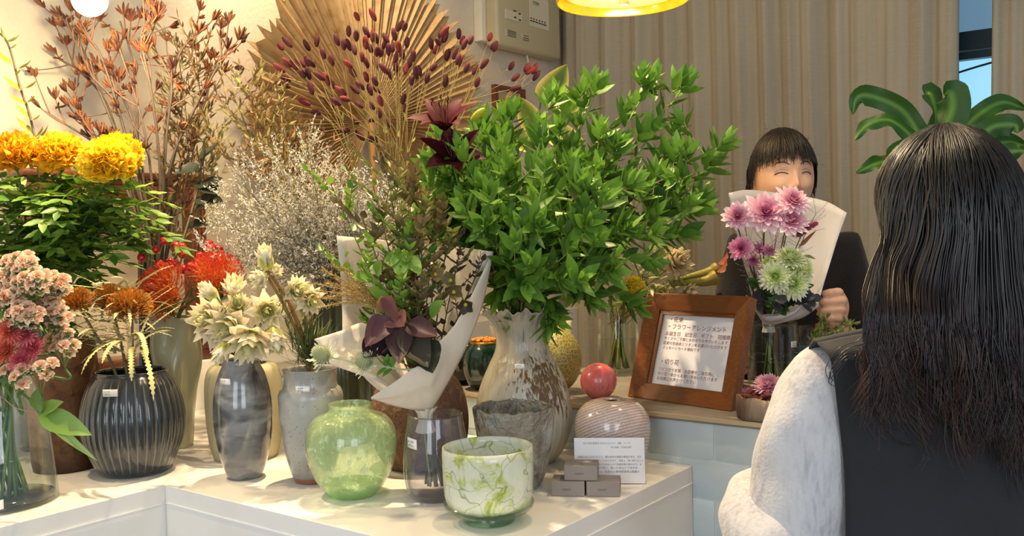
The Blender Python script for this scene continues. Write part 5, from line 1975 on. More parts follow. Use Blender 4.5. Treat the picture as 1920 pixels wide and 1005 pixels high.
# sprigs with small leaves
tm_s = LT('lance', 5, .4, .3)
tm_o = LT('ovate', 6, .45, .35, .05)
SP = [(650, 505, .02, 0, 'short fresh green sprig against the left side of the wrapping paper'), (620, 345, .08, 0, 'bright lime-tipped sprig reaching up over the statice'), (700, 350, .04, 1, None), (735, 380, .0, 1, None), (760, 330, .05, 2, None), (790, 360, .02, 1, None), (775, 420, -.03, 2, None), (820, 390, .05, 2, None),
      (840, 440, .04, 1, None), (750, 425, -.0, 0, None), (745, 480, -.04, 0, None), (860, 480, .02, 3, None), (905, 490, .03, 3, 'fine twig with tiny dark leaves leaning to the paper\'s right corner'), (680, 410, .05, 2, None), (780, 540, -.05, 2, None), (730, 540, -.05, 0, None), (760, 300, .08, 2, None), (725, 320, .08, 1, None)]
PAL = [(h3('#4a7a2a'), h3('#8fae3e')), (h3('#4f5a2c'), h3('#8a8f45')), (h3('#5a4a35'), h3('#7d7040')), (h3('#3a2a28'), h3('#5a4438'))]
for i, (x, y, dY, pl, lab_) in enumerate(SP):
    rg = np.random.default_rng(600 + i)
    b0, pth = bq(x, y, Yb + dY)
    t = thing('sprig', lab_ or 'thin sprig of small leaves rising out of the wrapped bouquet', 'foliage', b0, None if lab_ else 'small-leaved sprigs in the wrapped bouquet')
    bs_, bl = MB(), MB()
    bs_.tube(pth, np.linspace(.0022, .0008, 24), 5, c=h3('#5f5a35'))
    P, D, N, L = [], [], [], []
    for q in range(10, 24):
        P.append(pth[q])
        a = q * 2.4
        D.append(np.array([math.cos(a), math.sin(a), .4]))
        N.append(EZ + rg.normal(0, .3, 3))
        L.append(.027)
        if q % 2 == 0 and q < 23:
            d = nrm(np.array([math.cos(a + 1), .7 * math.sin(a + 1), .7]))
            tw = bez(pth[q], pth[q] + d * .03, pth[q] + d * .06 + EZ * .012, 8)
            bs_.tube(tw, .0007, 4, c=h3('#6a6038'))
            for s in range(2, 8):
                for sg in (-1, 1):
                    P.append(tw[s])
                    D.append(d + sg * nrm(np.cross(d, EZ)) * .9 + rg.normal(0, .25, 3))
                    N.append(EZ + rg.normal(0, .4, 3))
                    L.append(.021 if pl != 3 else .012)
    L = np.array(L)
    c = vcol(rg, len(P), *PAL[pl])
    bl.scatter(tm_s if pl in (1, 3) else tm_o, P, D, N, L, L * (.2 if pl in (1, 3) else .26), c * .9, c)
    bs_.build('stem', m_stem, t)
    bl.build('leaves', m_leaf, t)
# purple smoke-bush leaves
b0, pth = bq(735, 600, Yb - .06)
t = thing('purple_leaf_branch', 'branch of big dusky purple and bronze leaves in the middle of the wrapped bouquet', 'branch', b0)
stem_part(t, pth, .003, '#5a4038')
for (x, y, dx, dy, L, W, c0) in ((728, 592, -34, 56, .075, .022, '#5f3a40'), (728, 590, 14, -40, .055, .022, '#8a5a52'), (735, 596, 26, 22, .045, .022, '#9a6660'), (748, 604, 2, 84, .08, .024, '#4a3430'), (762, 615, 40, 78, .088, .027, '#3f3a2c'), (765, 605, 58, 34, .07, .019, '#5a3a3c'), (715, 640, -25, 30, .055, .024, '#3a2a2e'),
                               (722, 580, -14, -34, .04, .016, '#a5825c'), (790, 640, 20, 60, .07, .028, '#2c3428'), (740, 650, -60, 5, .06, .022, '#33262a')):
    p0 = at(x, y, Yb - .07)
    MB().scatter(LT('ovate', 9, .55, .4, .05, across=2), [p0], [at(x + dx, y + dy, Yb - .095) - p0], [np.array([.05, -1, .5])], L, W, h3(c0) * .85, h3(c0) * 1.1).build('leaf', m_leaf, t)
# eryngium thistles
for i, (x, y, lab_) in enumerate(((602, 664, 'left of the two spiky pale green sea holly thistles'), (681, 676, 'right of the two spiky pale green sea holly thistles, in front of the paper'))):
    Y = Yb - .10
    h = at(x, y, Y)
    b0, pth = bq(x, y, Y)
    ax = nrm(np.array([-.45, -.55, .5]))
    g = gath + np.array([-.004, -.004, 0])
    pth = spl([b0, g, at(790, 700, Yb - .05), at(745, 692, Yb - .085), h - ax * .008], 26)
    t = thing('sea_holly', lab_, 'flower', b0)
    A = np.array(frame_of(ax))
    R = 17 * Y / FPX
    b = MB().ell(h, (R * .85, R * .85, R * 1.05), A, 12, 16, c=h3('#a5a878'))
    d = fib(170, -.6, 1)
    b.scatter(LT('point', 2, .1, .2), h + (d * np.array([.82, .82, 1.0]) * R) @ A, d @ A, np.roll(d, 1, 1) @ A, R * .28, R * .07, h3('#a9ad80'), h3('#d9d8b4'))
    b.build('flower_cone', m_dry, t)
    b = MB()
    th = np.arange(15) * 2 * PI / 15
    for k_, el in ((0, 1.5), (.2, 1.15)):
        d = np.stack([np.sin(el) * np.cos(th + k_), np.sin(el) * np.sin(th + k_), np.full(15, math.cos(el))], -1)
        N = np.stack([-np.cos(el) * np.cos(th + k_), -np.cos(el) * np.sin(th + k_), np.full(15, math.sin(el))], -1)
        sw = sawleaf(8, .3)
        b.scatter(sw, np.tile(h - ax * R * .8, (15, 1)), d @ A, N @ A, R * (1.9 + .4 * np.sin(th * 5)), R * .17, h3('#a9b58c'), h3('#d5dcc0'))
    b.build('spiky_bracts', m_dry, t)
    stem_part(t, pth, .0019, '#8a9a66', '#b3bd92')
    MB().scatter(LT('lance', 5, .3, .3), [pth[20]] * 3, [[-.5, -.3, .5], [-.3, -.6, -.4], [.2, -.5, .6]], EZ, .03, .006, h3('#5f8a3a')).build('leaves', m_leaf, t)
# golden plume
b0, pth = bq(715, 560, Yb - .05)
t = thing('golden_plume', 'feathery golden brown plume leaning left across the wrapping paper', 'plume', b0)
stem_part(t, pth, .002, '#8a7a40')
b = MB()
rg = np.random.default_rng(9)
for (x, y) in ((600, 505), (620, 495), (575, 532), (590, 545), (610, 560), (560, 562), (640, 500), (650, 540), (585, 582), (630, 525), (655, 515), (610, 530)):
    a = at(712 + rg.normal(0, 4), 575 + rg.normal(0, 8), Yb - .055)
    e = at(x, y, Yb - .05 + rg.normal(0, .02))
    p = bez(a, (a + e) / 2 + EZ * .015, e, 16)
    b.tube(p, np.linspace(.0012, .0005, 16), 4, c=h3('#a58845'))
    n = 150
    q = rg.random(n) ** .8
    pi_ = np.array([p[int(v * 15)] for v in q]) + rg.normal(0, .003, (n, 3)) * (1.3 - q[:, None])
    b.scatter(tm_bit, pi_, nrm(e - a) + rg.normal(0, .7, (n, 3)), rg.normal(0, 1, (n, 3)), .006, .0018, vcol(rg, n, h3('#a57a38'), h3('#d0b26a')))
b.build('plume', m_dry, t)
# hellebores
HB = [(846, 526, 'upper olive hellebore flower on the arching stem'), (873, 570, 'dark hanging hellebore flower in front of the paper, lowest and rightmost'), (850, 548, 'bronze hellebore flower in the middle of the arching stem'), (815, 515, 'hellebore with yellowish centre at the left of the arching stem')]
for i, (x, y, lab_) in enumerate(HB):
    Y = Yb - .03
    h = at(x, y, Y)
    b0, pth = bq(800, 560, Y)
    pth = np.concatenate([pth, bez(pth[-1], at((800 + x) / 2, min(y, 530) - 35, Y), h, 10)[1:]])
    t = thing('hellebore', lab_, 'flower', b0)
    b = MB()
    ax = nrm(np.array([.25 * (i - 1), -.8, -.3 if i == 1 else .15]))
    A = np.array(frame_of(ax))
    th = np.arange(5) * 2 * PI / 5
    el = 1.05
    d = np.stack([np.sin(el) * np.cos(th), np.sin(el) * np.sin(th), np.full(5, math.cos(el))], -1)
    N = np.stack([-np.cos(el) * np.cos(th), -np.cos(el) * np.sin(th), np.full(5, math.sin(el))], -1)
    cl = (h3('#6a5f38'), h3('#3f3428'), h3('#5f4f32'), h3('#7a6a3c'))[i]
    b.scatter(LT('ovate', 6, .4, .4), np.tile(h, (5, 1)), d @ A, N @ A, .021, .0095, cl, cl * 1.2)
    b.ell(h + ax * .003, (.004, .004, .003), A, 5, 8, c=h3('#c9b43c'))
    b.build('flower_head', m_leaf, t)
    stem_part(t, pth, .0017, '#4a3a2c')
# broad green leaves of the bouquet
b0, pth = bq(700, 500, Yb - .02)
t = thing('green_leaf_sprig', 'sprig with a few broad light green leaves high in the wrapped bouquet', 'foliage', b0)
stem_part(t, pth, .002, '#5f7a35')
b = MB()
for (x, y, dx, dy, L, W) in ((700, 520, -35, 5, .045, .014), (745, 470, 12, 60, .065, .016), (745, 475, -25, 35, .045, .012), (705, 515, 18, -30, .04, .012), (765, 480, 25, 40, .05, .014), (650, 480, -6, -14, .022, .006), (730, 560, -40, -14, .05, .014), (805, 590, 30, -20, .05, .014)):
    p0 = at(x, y, Yb - .04)
    b.scatter(tm_o, [p0], [at(x + dx, y + dy, Yb - .06) - p0], [np.array([0, -1, .6])], L, W, h3('#6f9a3a'), h3('#8fb04a'))
b.build('leaves', m_leaf, t)

# ------------------------------------------------------------------ flowers in the clear vase on the counter
_, cv_, pv2 = STEMV
mv = np.array([cv_[0], cv_[1], at(1160, 584, cv_[1])[2]])


def cv_stem(h, i, r=.003, c0='#5f6a2c', c1='#6a7a35'):
    a = i * 2.2
    b0 = np.array([cv_[0] + .022 * math.cos(a), cv_[1] + .022 * math.sin(a), CTZ + .014])
    return b0, spl([b0, mv + np.array([.018 * math.cos(a + 2.5), .018 * math.sin(a + 2.5), 0]), (mv + h) / 2 + EZ * .0, h], 18)


h = at(1188, 540, 1.98)
b0, pth = cv_stem(h, 0)
t = thing('yellow_pompon', 'bright yellow round pompon chrysanthemum above the framed sign\'s left corner', 'flower', b0)
b = MB()
head_pompon(b, h, (-.1, -.5, .8), 24 * 1.98 / FPX, (h3('#f5dc1a'), h3('#ffee55')), n=420, flat=.95, pl=.26, pw=.13, seed=3)
b.build('flower_head', m_petal, t)
stem_part(t, pth, .0026, '#55702c', '#6f8a3a')
for i, (x, y, r, ax, op, lab_) in enumerate(((1264, 492, 40, (.45, -.6, .25), 1.0, 'faded cream protea above the framed sign, the bigger one'), (1288, 548, 30, (.5, -.6, -.2), .8, 'faded cream protea bud peeking over the framed sign\'s top edge'))):
    Y = 2.08
    h = at(x, y, Y)
    b0, pth = cv_stem(h, i + 1)
    t = thing('protea', lab_, 'flower', b0)
    b = MB()
    head_bride(b, h - nrm(ax) * .01, ax, r * Y / FPX, op, seed=50 + i, cin='#c9bd86', cout='#dccfa8', ctip='#d9c8a8')
    b.build('flower_head', m_petal, t)
    stem_part(t, pth, .003, '#7a7a40', '#8a8050')
h = at(1240, 466, 2.1)
b0, pth = cv_stem(h, 4)
t = thing('sea_holly', 'pale green thistle bud on a stem above the faded proteas', 'flower', b0)
b = MB().ell(h, (.0145, .0145, .018), np.eye(3), 10, 14, c=h3('#a5a868'))
d = fib(120, -.7, 1)
b.scatter(LT('point', 2, .1, .2), h + d * np.array([.0145, .0145, .018]), d, np.roll(d, 1, 1), .005, .0014, h3('#a5a868'), h3('#cfcf9a'))
b.build('flower_cone', m_dry, t)
stem_part(t, pth, .0018, '#7a7a48')
for i, (pts, lab_) in enumerate((([(1262, 528), (1290, 520), (1325, 512), (1345, 505)], 'upper olive green pitcher plant trumpet pointing at the woman'), ([(1250, 535), (1290, 530), (1320, 528), (1343, 520)], 'lower olive green pitcher plant trumpet pointing at the woman'))):
    Y = 2.12 - .03 * i
    pp = spl([at(x, y, Y) for x, y in pts], 18)
    b0, pth = cv_stem(pp[0], 5 + i)
    t = thing('pitcher_plant', lab_, 'plant', b0)
    stem_part(t, pth, .0028, '#7a8038')
    tt = np.linspace(0, 1, 18)[:, None]
    rr = np.concatenate([np.linspace(.003, .0125, 14), [.0135, .0155, .017, .0175]])
    MB().tube(pp, rr, 14, c=h3('#757d2c') * (1 - tt) + h3('#8f7a2e') * tt, caps=False).build('trumpet', m_gloss, t)
    b = MB()
    dd = nrm(pp[-1] - pp[-4])
    b.scatter(LT('ovate', 7, -.5, .6, .15), [pp[-1] + EZ * .012], [dd + EZ * .35], [-EZ * .7 + dd], .036, .015, h3('#8a5030'), h3('#7a3020'))
    b.build('hood', m_leaf, t)
t = thing('bare_stems', 'bundle of bare green and brown stems crossing in the clear glass vase', 'stems', cv_ + EZ * .012)
for i in range(7):
    a = i * .9
    b0 = np.array([cv_[0] + .026 * math.cos(a), cv_[1] + .02 * math.sin(a), CTZ + .014])
    e = mv + np.array([.024 * math.cos(a + 2.7), .02 * math.sin(a + 2.7), .03 + .01 * i])
    stem_part(t, bez(b0, (b0 + e) / 2 + RG.normal(0, .004, 3), e, 10), .0035, ('#5f7a35', '#6a5a30', '#7a8a45')[i % 3], ('#5f7a35', '#8a6a35', '#7a8a45')[i % 3])
t = thing('twig_tangle', 'tangle of dry wispy twigs and grey-green leaves between the yellow pompon and the proteas', 'foliage', mv)
b, b2 = MB(), MB()
rg = np.random.default_rng(12)
for q in range(26):
    e = at(rg.uniform(1195, 1290), rg.uniform(455, 560), 2.08 + rg.uniform(-.03, .05))
    p = spl([mv + rg.normal(0, .012, 3) * np.array([1, 1, .2]) - EZ * .03, (mv + e) / 2 + rg.normal(0, .015, 3), e], 12)
    b.tube(p, np.linspace(.0014, .0006, 12), 4, c=vcol(rg, 1, h3('#7a6a42'), h3('#9a8a5a'))[0])
    n = 7
    b2.scatter(tm_s, p[rg.integers(5, 12, n)], rg.normal(0, 1, (n, 3)) + EZ * .3, EZ + rg.normal(0, .4, (n, 3)), .03, .0045, vcol(rg, n, h3('#4f5f30'), h3('#9a9a62')))
b.build('twigs', m_stem, t)
b2.build('leaves', m_leaf, t)

# ------------------------------------------------------------------ framed sign
fb = np.array([.24777, 2.03995, CTZ + .001])
FW, FH, fy_, fl = .268, .236, .83121, .3204
fd = np.array([math.cos(fy_), -math.sin(fy_), 0])
fn_ = np.array([math.sin(fy_), math.cos(fy_), 0])
fup = math.cos(fl) * EZ + math.sin(fl) * fn_
fnorm = np.cross(fd, fup)            # towards the viewer is the other way
fout = -np.cross(fup, fd) * -1
fout = np.cross(fd, fup)
if fout @ (C_ - fb) < 0:
    fout = -fout
fA = np.array([fd, fup, fout])
fb = fb - fout * .0 + fout * .0


def fp(x, y, z=0.):
    return fb + fd * x + fup * y + fout * z


t = thing('picture_frame', 'tilted brown wooden frame with a red-lettered white sign, standing on the counter edge', 'sign', fb)
m_fr = M('walnut_frame', H('#70401f'), .32, mix=[('noise', 10, H('#8a5228'), .4, .7, (1, 1, 8)), ('noise', 40, H('#522c12'), .5, .8, (6, 6, 1))], coat=.3, coord='Generated')
bw = .034
for nm, pts in (('bottom_rail', [(0, 0), (FW, 0), (FW - bw, bw), (bw, bw)]), ('top_rail', [(0, FH), (bw, FH - bw), (FW - bw, FH - bw), (FW, FH)]), ('left_stile', [(0, 0), (bw, bw), (bw, FH - bw), (0, FH)]), ('right_stile', [(FW, 0), (FW, FH), (FW - bw, FH - bw), (FW - bw, bw)])):
    inner = {'bottom_rail': (2, 3), 'top_rail': (1, 2), 'left_stile': (1, 2), 'right_stile': (2, 3)}[nm]
    v = []
    for lay in range(4):
        for i, (x, y) in enumerate(pts):
            z = {0: -.026, 1: -.006, 2: .0, 3: .0}[lay]
            if lay >= 1 and i in inner:
                z = -.012 if lay == 1 else (-.010 if lay >= 2 else z)
            cx_, cy_ = (x - FW / 2), (y - FH / 2)
            s = 1 if lay != 3 else .985
            v.append(fp(FW / 2 + cx_ * s, FH / 2 + cy_ * s, z))
    f = []
    for lay in range(3):
        for i in range(4):
            j = (i + 1) % 4
            f.append((lay * 4 + i, lay * 4 + j, lay * 4 + 4 + j, lay * 4 + 4 + i))
    f += [(3, 2, 1, 0), (12, 13, 14, 15)]
    MB().add(v, f).build(nm, m_fr, t, False)
MB().box(fp(FW / 2, FH / 2, -.024), (FW - .02, FH - .02, .004), fA).build('back_board', m_fr, t, False)
# inner step and paper
iw0, iw1, ih0, ih1 = bw, FW - bw, bw, FH - bw
for nm, (x0, x1, y0, y1) in (('inner_lip', (iw0, iw0 + .010, ih0, ih1)), ('inner_lip', (iw1 - .004, iw1, ih0, ih1)), ('inner_lip', (iw0, iw1, ih1 - .010, ih1)), ('inner_lip', (iw0, iw1, ih0, ih0 + .003))):
    MB().box(fp((x0 + x1) / 2, (y0 + y1) / 2, -.0165), (x1 - x0, y1 - y0, .008), fA).build(nm, m_fr, t, False)
px0, px1, py0, py1 = iw0 + .010, iw1 - .004, ih0 + .003, ih1 - .010
sh = MB().box(fp((px0 + px1) / 2, (py0 + py1) / 2, -.0195), (px1 - px0, py1 - py0, .002), fA).build('paper_sheet', M('sign_paper', H('#e4e3e6'), .6), t, False)
m_red = M('dark_red_print', H('#7c3038'), .7)
sw, sh_ = px1 - px0, py1 - py0
SIGN = [('・花束', .085, .093, .071), ('・フラワーアレンジメント', .075, .195, .071), ('お誕生日　記念日　ギフト　冠婚葬祭', .065, .292, .058), ('サイズやご予算に合わせてお作りいたします', .06, .358, .0455), ('花束の包装紙とリボンをお選びいただけます', .06, .424, .0455), ('メッセージカード無料です', .06, .49, .0455),
        ('・切り花', .06, .70, .071), ('リビングや玄関　お部屋やご自宅用に', .06, .80, .0475), ('切り花一本からお買い求めいただけます', .06, .866, .0475), ('お気軽にお声かけください', .06, .932, .0475)]
for s_, fx, fy2, sz in SIGN:
    text_mesh(s_, sz * sw * .98, fp(px0 + fx * sw, py1 - fy2 * sh_, -.0183), fd, fup, m_red, 'lettering', sh, ext=.0002)
ed = nrm(fup - fout * .0 + (-fout) * -.0)
es_ = [fp(FW / 2 - .025, FH * .8, -.027), fp(FW / 2 + .025, FH * .8, -.027)]
ef = [np.array([*(p_ + fn_ * .10)[:2], CTZ + .001]) for p_ in (fp(FW / 2 - .025, 0, -.027), fp(FW / 2 + .025, 0, -.027))]
ev = es_ + ef[::-1]
MB().add(np.array(ev + [q_ + fn_ * .004 for q_ in ev]), [(0, 1, 2, 3), (7, 6, 5, 4), (0, 4, 5, 1), (1, 5, 6, 2), (2, 6, 7, 3), (3, 7, 4, 0)]).build('easel_back', m_fr, t, False)

# ------------------------------------------------------------------ description card and boxes
ca, cb2 = on(1078, 908, TZ), on(1210, 908, TZ)
cd_ = nrm(cb2 - ca)
cw_ = np.linalg.norm(cb2 - ca)
cn_ = np.array([-cd_[1], cd_[0], 0])
if cn_ @ (C_ - ca) < 0:
    cn_ = -cn_
ch_ = at(1210, 822, cb2[1])[2] - TZ
cup_ = nrm(EZ - cn_ * .10)
t = thing('description_card', 'white printed card in a clear stand behind the three small boxes', 'card', (ca + cb2) / 2)
cA = np.array([cd_, cup_, np.cross(cd_, cup_)])
mid = (ca + cb2) / 2 + EZ * .001
MB().box(mid + cup_ * ch_ * .5 - cA[2] * .0012, (cw_ + .003, ch_, .0018), cA).build('acrylic_stand', G('acrylic', (.95, .96, .96), .6), t, False)
MB().box(mid - cA[2] * .022 + EZ * .001, (cw_ + .003, .040, .0018), np.array([cd_, cA[2], EZ])).build('acrylic_foot', G('acrylic_foot', (.95, .96, .96), .6), t, False)
cs = MB().box(mid + cup_ * ch_ * .5 + cA[2] * .0006, (cw_, ch_ * .98, .0008), cA).build('paper_sheet', M('card_paper', H('#e9e8e8'), .6), t, False)
m_blk = M('grey_print', H('#5a5658'), .7)
co_ = mid + cup_ * ch_ * .99 + cA[2] * .0012 - cd_ * cw_ / 2
for s_, fx, fy2, sz in (('切り花を長持ちさせるコッパー（銅）リーフ', .13, .135, .0335), ('￥1540（TAX IN）', .52, .225, .0385), ('花瓶の水に入れておくと、銅の成分が雑菌の繁殖を抑え、切り', .05, .43, .0325), ('花を長くきれいに保つことができます。性質上、使い続けること', .05, .51, .0322), ('で銅の成分が弱まるわけではないので抗菌効果が続きます。水', .05, .59, .0325),
                       ('あかは食器用洗剤で洗い、乾いた布などで水分を', .05, .67, .0325 * 1.19), ('ふきとってください。生花など長時間使用は雑菌の', .05, .75, .0325 * 1.17), ('増える原因となっていません。', .05, .83, .0335)):
    text_mesh(s_, sz * cw_, co_ + cd_ * fx * cw_ - cup_ * fy2 * ch_, cd_, cup_, m_blk, 'lettering', cs, ext=.0001)
m_box = M('grey_taupe_card', H('#8f847c'), .6, bump=(200, .0003, (1, 1, 1)))
m_boxink = M('box_print', H('#5f564f'), .6)
b1a, b1b = on(1033.4, 930.6, TZ), on(1096.9, 931.3, TZ)
b2a, b2b = on(1099.2, 931.3, TZ), on(1163, 932.8, TZ)
bd_ = nrm(b2b - b1a)
bn = np.array([-bd_[1], bd_[0], 0])
bl_, bh, bdp = np.linalg.norm(b1b - b1a), .0262, .046
for i, (c0, z0, lab_) in enumerate(((b1a + bd_ * .0, TZ, 'small grey box at the bottom left of the stack of three'), (b2a, TZ, 'small grey box at the bottom right of the stack, in front of the card'), ((b1a + b2a) / 2 - bd_ * .008 + bn * .004, TZ + bh + .0006, 'small grey box on top of the other two'))):
    c = np.array([c0[0], c0[1], z0]) + bd_ * bl_ / 2 + bn * bdp / 2 + EZ * (bh / 2 + .0006)
    t = thing('gift_box', lab_, 'box', (c[0], c[1], z0))
    A = np.array([bd_, bn, EZ])
    MB().box(c, (bl_ - .0012, bdp, bh), A, bev=.0007).build('carton', m_box, t, False)
    MB().box(c + bd_ * (bl_ / 2 - .0004) + EZ * (bh / 2 - .006), (.0008, bdp * .9, .0006), A).build('lid_seam', m_boxink, t, False)
    text_mesh('SKRUF', .0052, c - bn * (bdp / 2) - EZ * .003 - bd_ * .010, bd_, EZ, m_boxink, 'lettering', t, ext=.0004)

# ------------------------------------------------------------------ log slice with a pink chrysanthemum
clg = place(1428, 792, 44, CTZ)
kg = clg[1] / FPX
t = thing('log_slice', 'short bark-covered log piece hollowed as a holder on the counter beside the frame', 'log', (clg[0], clg[1], CTZ))
m_bark = M('bark', H('#6a5240'), .9, mix=[('noise', 9, H('#a3927c'), .45, .6, (1, 1, .35)), ('noise', 26, H('#2a1c14'), .52, .68, (1, 1, .3))], bump=(36, .016, (1, 1, .3)))
rip = lambda tt, th, r, z: (r * (1 + .03 * np.sin(7 * th + 1) + .02 * np.sin(13 * th)), np.ones(len(th)) * z + .002 * np.sin(5 * th) * (z > CTZ + .02))
hl = 42 * kg
MB().lathe([(.0005, CTZ + .001), (44 * kg, CTZ + .001), (46 * kg, CTZ + hl * .5), (45 * kg, CTZ + hl), (41 * kg, CTZ + hl)], clg, 72, rip=rip).build('bark', m_bark, t)
MB().lathe([(42 * kg, CTZ + hl), (36 * kg, CTZ + hl - .001), (34 * kg, CTZ + hl - .01), (.0005, CTZ + hl - .012)], clg, 48, rip=rip).build('cut_wood', M('cut_wood', H('#a5784a'), .7, mix=[('wave', 40, H('#8a5f35'), .3, .8, (1, 1, 0))]), t)
h = at(1440, 713, clg[1] - .01)
t = thing('pink_chrysanthemum', 'soft pink chrysanthemum head lying in the log slice', 'flower', h - EZ * .03)
b = MB()
head_mum(b, h - EZ * .012, nrm((-.12, -.45, .9)), 29 * clg[1] / FPX, h3('#c98aa8'), h3('#dba0b8'), h3('#ebc2cf'), layers=7, n0=24, pw=.085, cup=.6, spread=1.75, seed=2, curl=.5, start=.05)
b.build('flower_head', m_petal, t)
stem_part(t, [h - EZ * .02, clg + EZ * (hl - .010) + (h - clg) * np.array([.6, .6, 0])], .003, '#5f7a35')
t = thing('dry_petals', 'heap of dried brown and mauve petals lying in the log slice', 'petals', clg + EZ * hl)
t['kind'] = 'stuff'
rg = np.random.default_rng(33)
n = 46
a, r_ = rg.random(n) * 6.28, np.sqrt(rg.random(n)) * 34 * kg
P = clg + np.stack([r_ * np.cos(a), r_ * np.sin(a), hl - .006 + .012 * rg.random(n)], -1)
MB().scatter(LT('ovate', 5, .9, .6, .1), P, rg.normal(0, 1, (n, 3)) * np.array([1, 1, .5]), EZ + rg.normal(0, .5, (n, 3)), .026, .008, vcol(rg, n, h3('#9a6a3a'), h3('#8a4a72'))).build('petals', m_dry, t)

# ------------------------------------------------------------------ glass cylinder under the second bouquet, and things round it
t, cg, pg = vase('glass_cylinder', 'wide clear glass cylinder half full of water under the pink and green bouquet', 'vase', 1450, 742, CTZ,
                 [(46, 737), (47, 720), (47, 680), (47, 640), (47, 606)], G('clear_cylinder_glass', (.93, .96, .94), 1.0), .003, smooth=30)
water(t, cg, pg, 672)
glass_rim(t, cg, pg, [pg[-1][1], at(1450, 673, cg[1])[2]])
price_tag(t, cg, 1477, 641, 16, 11, rad(pg, at(1477, 641, cg[1])[2]), ('¥3,300', '(税込)'))
kg2 = cg[1] / FPX
q = cg + EX * .075 + EY * .035
t = thing('tumbler', 'clear tumbler with teal stripes behind the customer\'s grey shoulder', 'tumbler', (q[0], q[1], CTZ))
zt2 = at(1510, 612, q[1])[2]
MB().lathe(wall_prof([(.026, CTZ + .001), (.029, CTZ + .06), (.030, zt2)], .002), q, 36).build('body', m_glass, t)
for k_ in range(4):
    zz = zt2 - .05 - .012 * k_
    MB().lathe([(.0298, zz), (.0304, zz + .002), (.0298, zz + .004)], q, 36).build('stripe', M('teal_print', H('#1f6a78'), .4), t)
q2 = q + EX * .0 + EY * .055
q2[2] = CTZ
t = thing('glue_bottle', 'small white bottle with a red cap behind the glass cylinder', 'bottle', q2)
zc = at(1503, 618, q2[1])[2]
MB().lathe(dens([(.0005, CTZ + .001), (.014, CTZ + .001), (.015, CTZ + .01), (.015, zc - .03), (.010, zc - .012), (.008, zc - .006), (.0005, zc - .006)], 40), q2, 28).build('body', M('white_bottle', H('#d9d6cf'), .4), t)
MB().lathe([(.0105, zc - .01), (.0105, zc + .010), (.009, zc + .013), (.0005, zc + .013)], q2, 24).build('cap', M('red_cap', H('#b3262a'), .4), t)
b = MB()
q3 = cg + EY * .075 + EX * .03
rg = np.random.default_rng(3)
t = thing('red_ribbon_heap', 'loose heap of red ribbon behind the glass cylinder', 'ribbon', (q3[0], q3[1], CTZ))
for i in range(8):
    p = spl([q3 + np.array([rg.normal(0, .02), rg.normal(0, .012), .002 + .03 * rg.random()]) for _ in range(5)], 24)
    p[:, 2] = np.maximum(p[:, 2], CTZ + .004)
    b.tube(p, .004, 6, c=h3('#b0252c'), flat=.25)
b.build('ribbon', m_leaf, t)

# ------------------------------------------------------------------ the bouquet the woman holds
Yq = cg[1]
gq = at(1441, 604, Yq)
m_tiss = M('white_translucent_paper', H('#dddcdc'), .6, transl=.35, bump=(14, .003, (1, 1, .5)))
t = thing('bouquet_wrap', 'fan of white translucent paper round the pink and green chrysanthemums', 'paper', gq)
sheet('back_sheet', [(1366, 362, Yq - .03), (1400, 356, Yq + .03), (1445, 360, Yq + .07), (1500, 367, Yq + .08), (1550, 378, Yq + .05), (1588, 399, Yq - .01)],
      [(1412, 566, Yq - .02), (1424, 590, Yq + .0), (1438, 600, Yq + .02), (1460, 604, Yq + .02), (1500, 596, Yq + .01), (1534, 572, Yq - .03)], t, .02, 26, 16, m_tiss)
sheet('front_sheet', [(1413, 568, Yq - .045), (1428, 590, Yq - .05), (1455, 592, Yq - .06), (1490, 583, Yq - .062), (1512, 560, Yq - .06), (1535, 570, Yq - .035)],
      [(1417, 583, Yq - .04), (1432, 606, Yq - .02), (1444, 610, Yq - .012), (1470, 604, Yq - .02), (1504, 596, Yq - .03), (1533, 576, Yq - .035)], t, -.012, 26, 8, m_tiss)
b = MB()
th = np.linspace(0, 2 * PI, 40, endpoint=False)
b.grid(np.array([np.stack([gq[0] + r * (1 + .1 * np.sin(8 * th)) * np.cos(th), gq[1] + r * (1 + .1 * np.sin(8 * th)) * np.sin(th), np.full(40, gq[2] + z)], -1) for z, r in ((.02, .024), (.005, .014), (-.012, .012), (-.022, .014))]), cv=True)
b.build('gathered_end', m_tiss, t)


def q_stem(h, i):
    a = i * 1.3
    b0 = np.array([cg[0] + .022 * math.cos(a), cg[1] + .022 * math.sin(a), CTZ + .014])
    g = gq + np.array([.006 * math.cos(a + 3), .006 * math.sin(a + 3), 0])
    return b0, spl([b0, g, g * .5 + h * .5 + np.array([0, .012, 0]), h], 22)


